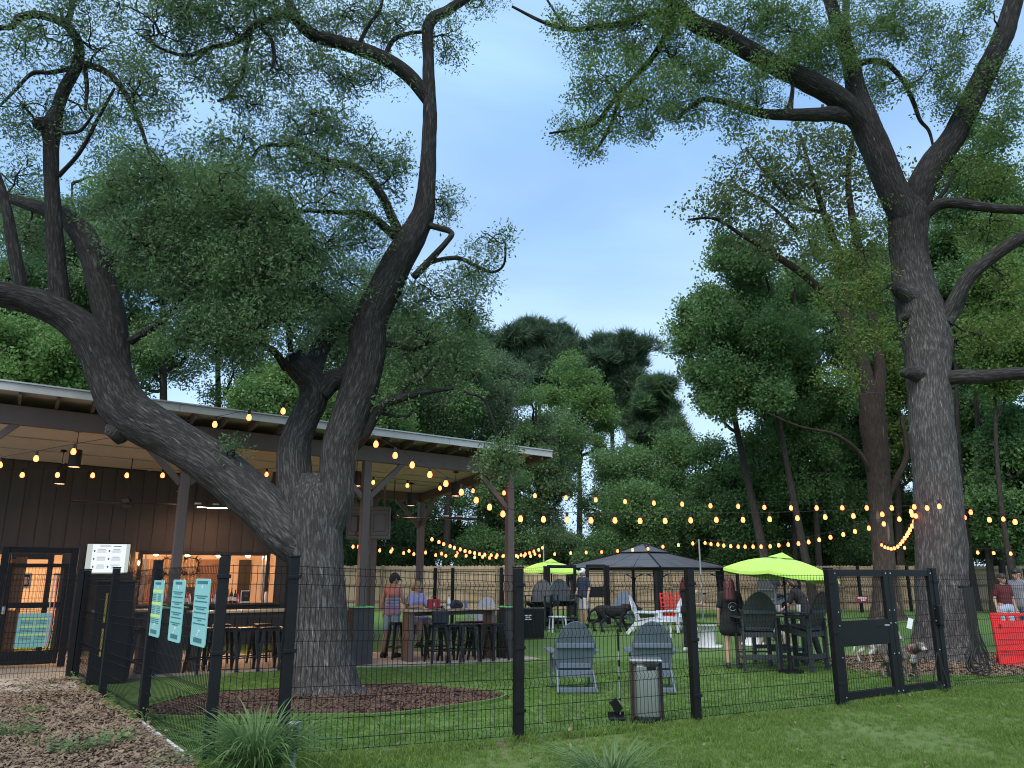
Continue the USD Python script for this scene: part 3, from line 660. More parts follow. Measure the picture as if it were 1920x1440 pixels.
T1.limb([(120, 600, yA - .5, 16), (112, 545, yA - .5, 19), (105, 480, yA - .5, 17), (100, 400, yA - .5, 16), (96, 320, yA - .5, 15), (96, 270, yA - .5, 15), (98, 238, yA - .5, 20), (108, 205, yA - .5, 13), (122, 165, yA - .5, 12), (146, 118, yA - .5, 11), (145, 75, yA - .5, 9.5), (120, 45, yA - .5, 8), (75, 28, yA - .6, 8), (36, 32, yA - .7, 6.5), (22, 50, yA - .7, 5.5), (-20, 52, yA - .8, 5)], sides=22, rough=.14, ridge=.006)
T1.limb([(110, 235, yA - .5, 10), (85, 232, yA - .6, 15), (66, 232, yA - .6, 11)], sides=12, rough=.2)
T1.limb([(40, 560, yA - .7, 12), (36, 520, yA - .7, 13.5), (22, 450, yA - .7, 12), (12, 390, yA - .7, 10), (-5, 330, yA - .7, 8)], sides=16, rough=.12)
T1.limb([(150, 118, yA - .5, 7), (190, 130, yA - .6, 7), (225, 160, yA - .7, 6), (250, 205, yA - .8, 5), (268, 250, yA - .9, 4), (282, 292, yA - 1, 3), (305, 320, yA - 1.1, 2)], sides=9)
T1.limb([(136, 128, yA - .5, 5), (95, 136, yA - .6, 4.5), (60, 138, yA - .7, 4), (30, 168, yA - .8, 3.2), (0, 198, yA - .9, 2.5)], sides=8)
T1.limb([(158, 118, yA - .5, 5), (163, 165, yA - .6, 4), (160, 205, yA - .7, 3)], sides=8)
T1.limb([(125, 48, yA - .5, 6), (134, 18, yA - .5, 5), (142, -25, yA - .5, 4)], sides=8)
T1.limb([(110, 330, yA - .5, 5), (150, 285, yA - .7, 4), (185, 220, yA - .9, 3.5), (215, 165, yA - 1, 2.5)], sides=8)
T1.limb([(118, 250, yA - .5, 4), (150, 245, yA - .6, 3.5), (175, 215, yA - .8, 2.5)], sides=7)
T1.limb([(802, 188, yA + .5, 13), (775, 150, yA + .4, 15), (740, 121, yA + .3, 15), (700, 101, yA + .2, 15), (645, 82, yA + .1, 14), (592, 68, yA, 13), (562, 44, yA - .1, 11.5), (545, 12, yA - .2, 10), (532, -30, yA - .3, 9)], sides=20, rough=.12, ridge=.006)
T1.limb([(548, 20, yA - .2, 8), (510, 36, yA - .4, 7), (478, 48, yA - .5, 6.5), (452, 74, yA - .6, 6), (425, 84, yA - .7, 5), (392, 90, yA - .8, 4.5), (350, 104, yA - .9, 4), (300, 90, yA - 1, 3), (255, 60, yA - 1.1, 2)], sides=9)
T1.limb([(470, 60, yA - .5, 5), (458, 110, yA - .6, 5), (452, 148, yA - .65, 4.5), (430, 178, yA - .7, 3.5), (408, 190, yA - .75, 2.5)], sides=8)
T1.limb([(485, 48, yA - .5, 4), (508, 72, yA - .6, 4), (514, 110, yA - .65, 3.5), (508, 132, yA - .7, 2.5)], sides=8)
T1.limb([(388, 92, yA - .8, 4), (365, 115, yA - .9, 3.2), (345, 120, yA - 1, 2.5)], sides=7)
T1.limb([(720, 108, yA + .3, 6), (738, 75, yA + .4, 5), (770, 62, yA + .5, 4), (800, 60, yA + .6, 3)], sides=8)
T1.limb([(668, 92, yA + .1, 5), (690, 50, yA, 4), (712, 18, yA - .1, 3.5), (720, -20, yA - .2, 3)], sides=8)
T1.limb([(640, 852, yA + .1, 14), (666, 832, yA + .1, 15), (687, 808, yA + .1, 12), (705, 775, yA + .1, 11), (730, 752, yA + .1, 10.5), (760, 744, yA + .1, 9), (800, 735, yA + .2, 5.5), (850, 728, yA + .3, 3.5)], sides=16, rough=.12)
T1.limb([(752, 745, yA + .1, 6), (760, 722, yA + .1, 5.5), (785, 712, yA + .1, 4.5), (810, 690, yA + .1, 3), (830, 660, yA + .1, 2)], sides=8)
T1.limb([(712, 775, yA + .1, 4), (760, 782, yA + .3, 3), (775, 770, yA + .4, 2.5)], sides=7)
T1.limb([(795, 420, yA + .4, 7), (822, 427, yA + .3, 6.5), (847, 437, yA + .2, 5.5), (836, 455, yA + .2, 6), (818, 475, yA + .25, 7), (795, 500, yA + .3, 8), (775, 520, yA + .3, 8)], sides=10)
T1.limb([(790, 500, yA + .35, 6), (820, 488, yA + .3, 5), (860, 484, yA + .2, 4.5), (895, 500, yA + .1, 4), (925, 510, yA, 3.2), (945, 495, yA - .1, 2.6), (948, 455, yA - .2, 2)], sides=8)
T1.limb([(750, 440, yA + .3, 11), (735, 408, yA + .2, 10), (718, 370, yA, 9), (690, 332, yA - .2, 9), (655, 310, yA - .4, 8.5), (610, 302, yA - .6, 7.5), (565, 275, yA - .7, 6), (525, 272, yA - .8, 5), (490, 276, yA - .9, 4), (470, 300, yA - 1, 3)], sides=12)
T1.limb([(745, 448, yA + .3, 10), (712, 418, yA + .1, 8.5), (680, 400, yA - .1, 7), (630, 398, yA - .3, 5), (570, 395, yA - .5, 4), (515, 398, yA - .7, 3)], sides=10)
T1.limb([(240, 470, yA - .3, 6), (262, 445, yA - .5, 5), (290, 390, yA - .6, 5), (330, 365, yA - .7, 4), (385, 375, yA - .8, 3)], sides=8)
T1.limb([(245, 640, yA - .4, 9), (290, 610, yA - .6, 8), (325, 580, yA - .8, 6), (350, 540, yA - 1, 4)], sides=9)
T1.limb([(535, 690, yA - .1, 9), (520, 665, yA - .4, 8), (500, 650, yA - .6, 6), (470, 640, yA - .8, 4)], sides=9)
T1.limb([(545, 660, yA - .3, 6), (538, 590, yA - .5, 4), (545, 520, yA - .6, 3), (552, 460, yA - .7, 2)], sides=7)
T1.limb([(694, 648, yA + .2, 8), (735, 646, yA + .3, 7), (775, 655, yA + .4, 5), (815, 640, yA + .5, 3)], sides=9)
T1.limb([(870, 735, yA + .3, 3.5), (905, 748, yA + .4, 3), (925, 790, yA + .5, 2.5), (936, 838, yA + .5, 2)], sides=6)
yB = yA
blobs1 = [(60, 60, 110, 80, 11.2, .5), (180, 90, 120, 100, 11.3, .5), (300, 60, 110, 80, 11, .7), (420, 50, 110, 70, 11.3), (540, 40, 110, 60, 11.8), (650, 30, 100, 50, 12.2), (740, 45, 80, 60, 12.5), (905, 8, 60, 25, 12.8), (130, -10, 100, 50, 10.8, .5), (480, -5, 110, 40, 11),
  (45, 200, 80, 80, 11, .55), (170, 215, 90, 80, 11.9, .45), (255, 170, 90, 80, 10.9, .7), (425, 150, 90, 55, 11.1), (540, 140, 100, 50, 11.8), (640, 140, 80, 40, 12), (470, 195, 50, 35, 11.2), (700, 150, 60, 26, 12.2), (848, 75, 36, 50, 12.6), (350, 20, 80, 50, 10.8),
  (560, 235, 80, 45, 11.5), (620, 235, 70, 60, 11.8), (690, 285, 70, 55, 12), (735, 330, 45, 50, 12.2), (838, 385, 40, 45, 12.6),
  (610, 330, 100, 50, 11.4), (510, 300, 80, 45, 11.1), (440, 275, 70, 45, 11),
  (300, 330, 110, 80, 11), (420, 380, 130, 80, 11), (560, 420, 130, 80, 11.3), (680, 430, 70, 60, 11.9), (500, 510, 140, 80, 11.2), (380, 510, 110, 80, 11), (270, 460, 80, 80, 11),
  (610, 550, 90, 60, 11.8), (640, 625, 50, 40, 12.3), (480, 610, 130, 60, 11.1), (350, 620, 90, 50, 11), (825, 555, 75, 55, 12.3), (885, 520, 50, 50, 12), (915, 455, 42, 30, 11.8), (805, 640, 90, 70, 12.4), (880, 610, 45, 55, 12.4), (760, 580, 45, 50, 12.5),
  (700, 760, 60, 40, 12.2, .5), (775, 700, 60, 50, 12.3), (860, 690, 70, 40, 12.4), (938, 868, 42, 32, 12.5, 2.2), (940, 850, 30, 20, 12.5, 2), (30, 330, 60, 60, 12.4, .7), (45, 450, 50, 50, 12.4), (220, 380, 70, 60, 11.1),
  (410, 665, 90, 30, 11.2, .6), (500, 560, 90, 50, 11.4), (560, 500, 80, 50, 11.5), (445, 450, 90, 60, 11.2), (330, 420, 90, 60, 11), (440, 845, 26, 14, 11.5, 1)]
P1, S1 = leafy(T1, blobs1, 92, 5)
oak1 = thing('leaning_oak_tree', 'old leaning oak with furrowed trunk, one limb sweeping left across the pavilion roof', 'tree', (0, 0, 0))
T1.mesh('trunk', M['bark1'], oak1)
crown(oak1, P1, S1, oak_protos, [M['leaf_oak']], 7)

# ---- the tall oak at the right
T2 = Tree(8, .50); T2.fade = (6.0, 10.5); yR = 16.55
T2.limb([(1774, 1264, yR, 92), (1773, 1235, yR, 66), (1771, 1195, yR, 52), (1767, 1130, yR, 45.5), (1763, 1000, yR + .1, 43), (1756, 900, yR + .2, 40), (1747, 800, yR + .3, 38), (1741, 700, yR + .4, 37), (1735, 625, yR + .5, 43), (1720, 560, yR + .5, 38), (1706, 490, yR + .6, 33), (1702, 440, yR + .6, 34), (1705, 400, yR + .6, 34), (1712, 365, yR + .6, 18)], sides=64, rough=.10, ridge=.02)
T2.limb([(1712, 460, yR + .6, 20), (1694, 400, yR + .5, 27), (1668, 342, yR + .4, 26.5), (1640, 275, yR + .3, 26), (1618, 222, yR + .2, 25), (1606, 175, yR + .2, 18), (1595, 120, yR + .2, 15), (1575, 60, yR + .1, 13), (1556, 0, yR, 11), (1542, -45, yR, 10)], sides=30, rough=.11, ridge=.012)
T2.limb([(1600, 130, yR + .2, 8), (1590, 85, yR + .3, 7.5), (1586, 30, yR + .4, 7), (1588, -30, yR + .5, 6)], sides=12)
T2.limb([(1625, 245, yR + .2, 18), (1592, 205, yR, 21), (1560, 176, yR - .2, 20), (1510, 150, yR - .4, 19), (1450, 121, yR - .6, 18), (1400, 92, yR - .8, 17), (1345, 62, yR - 1, 16), (1305, 45, yR - 1.1, 16), (1268, 12, yR - 1.3, 14), (1235, -30, yR - 1.5, 13)], sides=24, rough=.13, ridge=.010)
T2.limb([(1605, 225, yR + .1, 12), (1565, 214, yR - .1, 14), (1530, 215, yR - .3, 13), (1480, 215, yR - .5, 11), (1440, 214, yR - .7, 9), (1400, 205, yR - .9, 8), (1370, 195, yR - 1, 6), (1320, 186, yR - 1.2, 5), (1290, 205, yR - 1.3, 4), (1270, 222, yR - 1.4, 3)], sides=14)
T2.limb([(1478, 216, yR - .5, 9), (1483, 190, yR - .5, 5), (1486, 160, yR - .5, 3.5), (1480, 120, yR - .4, 2)], sides=9)
T2.limb([(1262, 45, yR - 1.2, 9), (1245, 75, yR - 1.3, 7), (1218, 115, yR - 1.4, 5.5), (1180, 155, yR - 1.5, 5), (1150, 190, yR - 1.6, 4.5), (1120, 228, yR - 1.7, 4), (1090, 240, yR - 1.8, 3), (1030, 250, yR - 1.9, 2)], sides=9)
T2.limb([(1168, 165, yR - 1.5, 4.5), (1155, 205, yR - 1.5, 4), (1140, 245, yR - 1.5, 3.2), (1118, 282, yR - 1.5, 2)], sides=8)
T2.limb([(1275, 35, yR - 1.2, 8), (1230, 22, yR - 1.3, 7), (1180, 40, yR - 1.4, 6), (1130, 50, yR - 1.5, 5), (1070, 55, yR - 1.6, 4.5), (1020, 42, yR - 1.7, 3.5), (960, 12, yR - 1.8, 2.2)], sides=9)
T2.limb([(1060, 52, yR - 1.6, 3), (1045, 30, yR - 1.6, 2.5), (1020, -10, yR - 1.6, 2)], sides=6)
T2.limb([(1712, 420, yR + .6, 20), (1726, 355, yR + .5, 25), (1752, 305, yR + .4, 24), (1785, 260, yR + .3, 21), (1815, 202, yR + .2, 20), (1850, 132, yR + .1, 19), (1880, 70, yR, 18), (1899, 10, yR - .1, 16), (1912, -50, yR - .2, 15)], sides=28, rough=.11, ridge=.012)
T2.limb([(1730, 405, yR + .5, 13), (1758, 384, yR + .3, 10.5), (1790, 380, yR + .1, 10), (1830, 386, yR - .1, 9.5), (1880, 392, yR - .3, 8.5), (1950, 394, yR - .5, 8)], sides=12)
T2.limb([(1755, 620, yR + .4, 18), (1786, 572, yR + .1, 14), (1815, 522, yR - .1, 13), (1850, 490, yR - .3, 12), (1892, 460, yR - .5, 11), (1950, 428, yR - .7, 10)], sides=14, rough=.12)
T2.limb([(1760, 712, yR + .3, 14), (1800, 706, yR, 13.5), (1850, 706, yR - .3, 13), (1900, 701, yR - .6, 12), (1960, 700, yR - .9, 12)], sides=14, rough=.14)
T2.limb([(1594, 128, yR + .2, 8), (1622, 116, yR + .2, 6), (1660, 118, yR + .3, 5), (1692, 150, yR + .4, 4), (1712, 190, yR + .5, 4), (1725, 225, yR + .5, 3.5), (1742, 246, yR + .5, 3), (1752, 285, yR + .45, 2)], sides=8)
T2.limb([(1715, 560, yR + .3, 18), (1690, 545, yR + .2, 15), (1676, 535, yR + .1, 10)], sides=14, rough=.15)
T2.limb([(1738, 604, yR + .5, 22), (1735, 600, yR + .24, 22), (1734, 598, yR + .17, 17)], sides=20, rough=.10, cap_in=.04)
T2.limb([(1768, 600, yR + .3, 20), (1792, 572, yR + .15, 14), (1806, 552, yR + .1, 7)], sides=12, rough=.3)
T2.limb([(1722, 702, yR + .2, 16), (1702, 700, yR + .1, 10), (1692, 703, yR + .05, 5)], sides=14, rough=.3)
T2.limb([(1716, 592, yR + .4, 12), (1696, 594, yR + .3, 8), (1684, 600, yR + .25, 4)], sides=12, rough=.3)
T2.limb([(1735, 395, yR + .5, 5), (1770, 360, yR + .3, 4), (1790, 320, yR + .2, 3)], sides=7)
blobs2 = [(1110, 55, 90, 45, 14.8), (1200, 55, 90, 55, 15), (1265, 105, 90, 65, 15), (1135, 150, 80, 55, 14.8), (1085, 245, 60, 32, 14.7), (1170, 220, 80, 55, 14.9), (1240, 190, 80, 55, 15), (1110, 280, 45, 18, 14.8), (1320, 140, 80, 55, 15.4), (1310, 205, 70, 32, 15.2), (1180, 0, 100, 30, 14.6), (1300, 0, 90, 30, 15),
  (1400, 40, 90, 45, 15.6), (1480, 60, 90, 55, 16), (1500, 115, 70, 45, 16), (1560, 70, 60, 60, 16.2), (1640, 55, 80, 55, 16.5), (1715, 45, 70, 50, 16.5), (1660, 160, 60, 50, 16.8), (1420, 190, 60, 32, 15.6), (1385, 225, 45, 25, 15.4), (1745, 130, 60, 45, 16.5), (1800, 70, 50, 45, 16.2), (1880, 150, 45, 55, 16.4), (1865, 230, 55, 55, 16.5), (1780, 185, 50, 45, 16.6), (1560, 130, 45, 40, 16.4), (1470, 10, 90, 30, 15.6), (1640, 0, 90, 30, 16.2), (1430, 130, 60, 35, 15.4), (1840, 10, 40, 30, 16)]
blobs2y = [(1560, 500, 60, 50, 17.2), (1620, 470, 50, 50, 17.2), (1645, 550, 45, 50, 16.8), (1585, 570, 55, 38, 17), (1605, 640, 42, 38, 17), (1655, 420, 40, 40, 17.2), (1530, 450, 45, 35, 17.2), (1800, 330, 70, 45, 17), (1880, 340, 50, 50, 16.8), (1845, 440, 55, 55, 16.8), (1890, 545, 50, 50, 16.6), (1840, 640, 50, 35, 16.8), (1880, 620, 40, 40, 16.6), (1575, 700, 40, 30, 17), (1640, 625, 40, 32, 16.9)]
P2, S2 = leafy(T2, blobs2, 118, 15); P2y, S2y = leafy(T2, blobs2y, 80, 17)
oak2 = thing('tall_oak_tree', 'tall oak at the right with a forked mottled trunk wrapped by a string of bulbs', 'tree', (0, 0, 0))
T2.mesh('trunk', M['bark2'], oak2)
crown(oak2, P2, S2, oak2_protos, [M['leaf_oak2']], 9); crown(oak2, P2y, S2y * 1.1, oak2_protos, [M['leaf_yellow']], 19, name='low_crown')

# ---- the young maple with a pinkish trunk behind the tall oak
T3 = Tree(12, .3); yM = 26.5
T3.limb([(1668, 1180, yM, 44), (1664, 1150, yM, 30), (1660, 1110, yM, 22), (1657, 1050, yM, 19.5), (1654, 1000, yM, 19), (1650, 940, yM, 20), (1644, 860, yM, 22), (1638, 800, yM, 23), (1632, 740, yM, 21)], sides=24, rough=.12, ridge=.01)
T3.limb([(1640, 790, yM, 15), (1622, 700, yM, 13), (1600, 640, yM, 12), (1575, 585, yM, 11), (1540, 545, yM, 8), (1500, 510, yM - .3, 7), (1440, 470, yM - .6, 6), (1390, 440, yM - .9, 4), (1340, 410, yM - 1.1, 3), (1290, 412, yM - 1.3, 2)], sides=12)
T3.limb([(1640, 790, yM, 14), (1650, 700, yM, 11), (1640, 620, yM, 9), (1620, 520, yM, 8), (1600, 420, yM, 7), (1590, 330, yM, 5), (1600, 250, yM, 3)], sides=12)
T3.limb([(1600, 640, yM, 9), (1588, 560, yM, 8), (1570, 470, yM, 7), (1545, 400, yM, 6), (1520, 320, yM, 4), (1500, 250, yM, 2.5)], sides=10)
T3.limb([(1545, 400, yM, 4), (1490, 380, yM, 4), (1440, 330, yM, 3), (1400, 280, yM, 2)], sides=7)
T3.limb([(1500, 440, yM, 4), (1450, 390, yM, 3), (1400, 360, yM, 3), (1340, 340, yM, 2)], sides=7)
T3.limb([(1640, 900, yM, 6), (1612, 850, yM - .2, 4.5), (1565, 815, yM - .4, 3.5), (1500, 800, yM - .6, 2.5), (1440, 775, yM - .8, 1.5)], sides=8)
T3.limb([(1655, 950, yM, 8), (1680, 900, yM, 6), (1700, 850, yM, 5), (1690, 780, yM, 4)], sides=8)
T3.limb([(1664, 1150, yM, 18), (1700, 1172, yM - .2, 11), (1740, 1185, yM - .3, 7), (1770, 1192, yM - .4, 4)], sides=10, rough=.15)
blobs3 = [(1430, 330, 90, 70, 26), (1500, 290, 80, 70, 26.3), (1560, 260, 70, 60, 26.5), (1380, 400, 80, 50, 25.6), (1320, 400, 50, 30, 25.2), (1470, 420, 80, 60, 26), (1540, 380, 60, 60, 26.4), (1610, 300, 50, 70, 26.6), (1600, 400, 40, 60, 26.5), (1420, 470, 60, 30, 25.8), (1400, 280, 60, 40, 25.8), (1660, 330, 40, 60, 26.6), (1560, 460, 70, 50, 26.4), (1640, 480, 50, 60, 26.6), (1480, 350, 70, 50, 26.2), (1350, 360, 50, 40, 25.4), (1560, 330, 60, 60, 26.5), (1500, 480, 60, 40, 26.2)]
maple_protos = [clump(50 + k, 40, .45, .10, .08, 'broad') for k in range(3)]
P3, S3 = leafy(T3, blobs3, 66, 25, twig=.012, wander_r=.05)
maple = thing('young_maple_tree', 'sparse maple with brownish young leaves and a lit pinkish trunk wrapped low with bulbs', 'tree', (0, 0, 0))
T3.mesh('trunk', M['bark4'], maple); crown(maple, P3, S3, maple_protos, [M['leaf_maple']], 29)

# ---- trees beyond the lawn
bg_protos = {k: [clump(70 + 10 * i + k_, n, r_, l, w, kd) for k_ in range(2)] for i, (k, n, r_, l, w, kd) in enumerate([('fine', 90, .55, .115, .066, 'oak'), ('broad', 84, .58, .125, .08, 'oak'), ('shrub', 80, .42, .085, .055, 'oak')])}
pine_protos = [needles(90 + k, 150, .65) for k in range(3)]
def bg_tree(name, label, px, top, bot, hw, y, mats, proto='fine', n=300, lobes=9, seed=0, trunk_px=None, trunk_r=.22, bark='bark3', pine=False, lean=0, gap=.0, group=None):
    r = np.random.default_rng(1000 + seed)
    c = W(px, (top + bot) / 2, y); zt, zb = W(px, top, y)[2], W(px, bot, y)[2]; zb = max(zb, float(g(c[0], y)) + .3)
    hwm = hw * mpp(c); x = c[0]; base_x = W(trunk_px or px, 1100, y)[0]; gz = float(g(base_x, y))
    loc = np.array([base_x, y, gz]); t = thing(name, label, 'tree' if 'shrub' not in name and 'bush' not in name else 'shrub', loc, 0, group)
    T = Tree(100 + seed); H_ = zt - zb
    n_ = 12; tt = np.linspace(0, 1, n_); zz = gz - .1 + (zt - .12 * H_ - gz) * tt
    px_ = base_x + (x - base_x) * tt ** 1.5 + .12 * np.sin(tt * 5 + seed)
    pts = np.c_[px_, y + .15 * np.sin(tt * 4 + seed * 2), zz] - loc
    T.tube(pts, np.maximum(trunk_r * (1 - .8 * tt) + .12 * trunk_r * np.exp(-tt * 25) * 3, .03), 9, .12)
    P, S = [], []
    lobes = int(lobes * (1.6 if pine else 3.4)); n = int(n * (1.15 if pine else 1.75))
    for k in range(lobes):
        if pine:
            f = (k + .5) / lobes; cz = zb + H_ * f; rad = hwm * (.35 + .9 * math.sin(min(1, .25 + f * .95) * math.pi) ** .8) * r.uniform(.6, 1.0)
            a = r.uniform(0, 2 * np.pi); o = hwm * .45 * (1 - f) * r.uniform(.3, 1.2)
            u = r.normal(size=3); u /= np.linalg.norm(u); u *= r.uniform(.3, .8)
            wid = (.55 + .55 * math.sin(min(1, max(0, (u[2] * .5 + .6))) * math.pi)) 
            cc = np.array([x + u[0] * hwm * wid, y + u[1] * hwm * wid, (zt + zb) / 2 + H_ * .06 + u[2] * H_ * .46]); ra = np.array([hwm * .36, hwm * .36, hwm * .17])
        else:
            u = r.normal(size=3); u /= np.linalg.norm(u); u *= r.uniform(.15, 1.0) ** .5 * r.uniform(.8, 1.08)
            env = 1 - .30 * max(0, u[2]) ** 2 - .15 * max(0, -u[2])
            cc = np.array([x + u[0] * hwm * env * .86, y + u[1] * hwm * .8, (zt + zb) / 2 + u[2] * H_ * .45]); rr = r.uniform(.15, .33)
            ra = np.array([hwm * rr * 1.15, hwm * rr * 1.15, min(H_ * .5, hwm) * rr * .72])
        lp = cc - loc; a, rad_, d = T.nearest(lp - [0, 0, .25 * d_ if (d_ := min(H_, 4)) else 0])
        T.wander(a, lp, min(.09, trunk_r * .5), .025, n=7, wob=.4, sides=5)
        m_ = max(6, int(n / lobes))
        for q in range(m_):
            u = r.normal(size=3); u /= np.linalg.norm(u); u *= r.uniform(.45, 1.0) * (1.0 if r.random() < .8 else 1.38)
            P.append(cc + u * ra - loc); S.append(r.uniform(.7, 1.3))
    T.mesh('trunk', M[bark], t)
    P = np.array(P); keep = P[:, 2] > .25
    crown(t, P[keep], np.array(S)[keep], pine_protos if pine else bg_protos[proto], [M[m_] for m_ in mats], 2000 + seed)
    return t
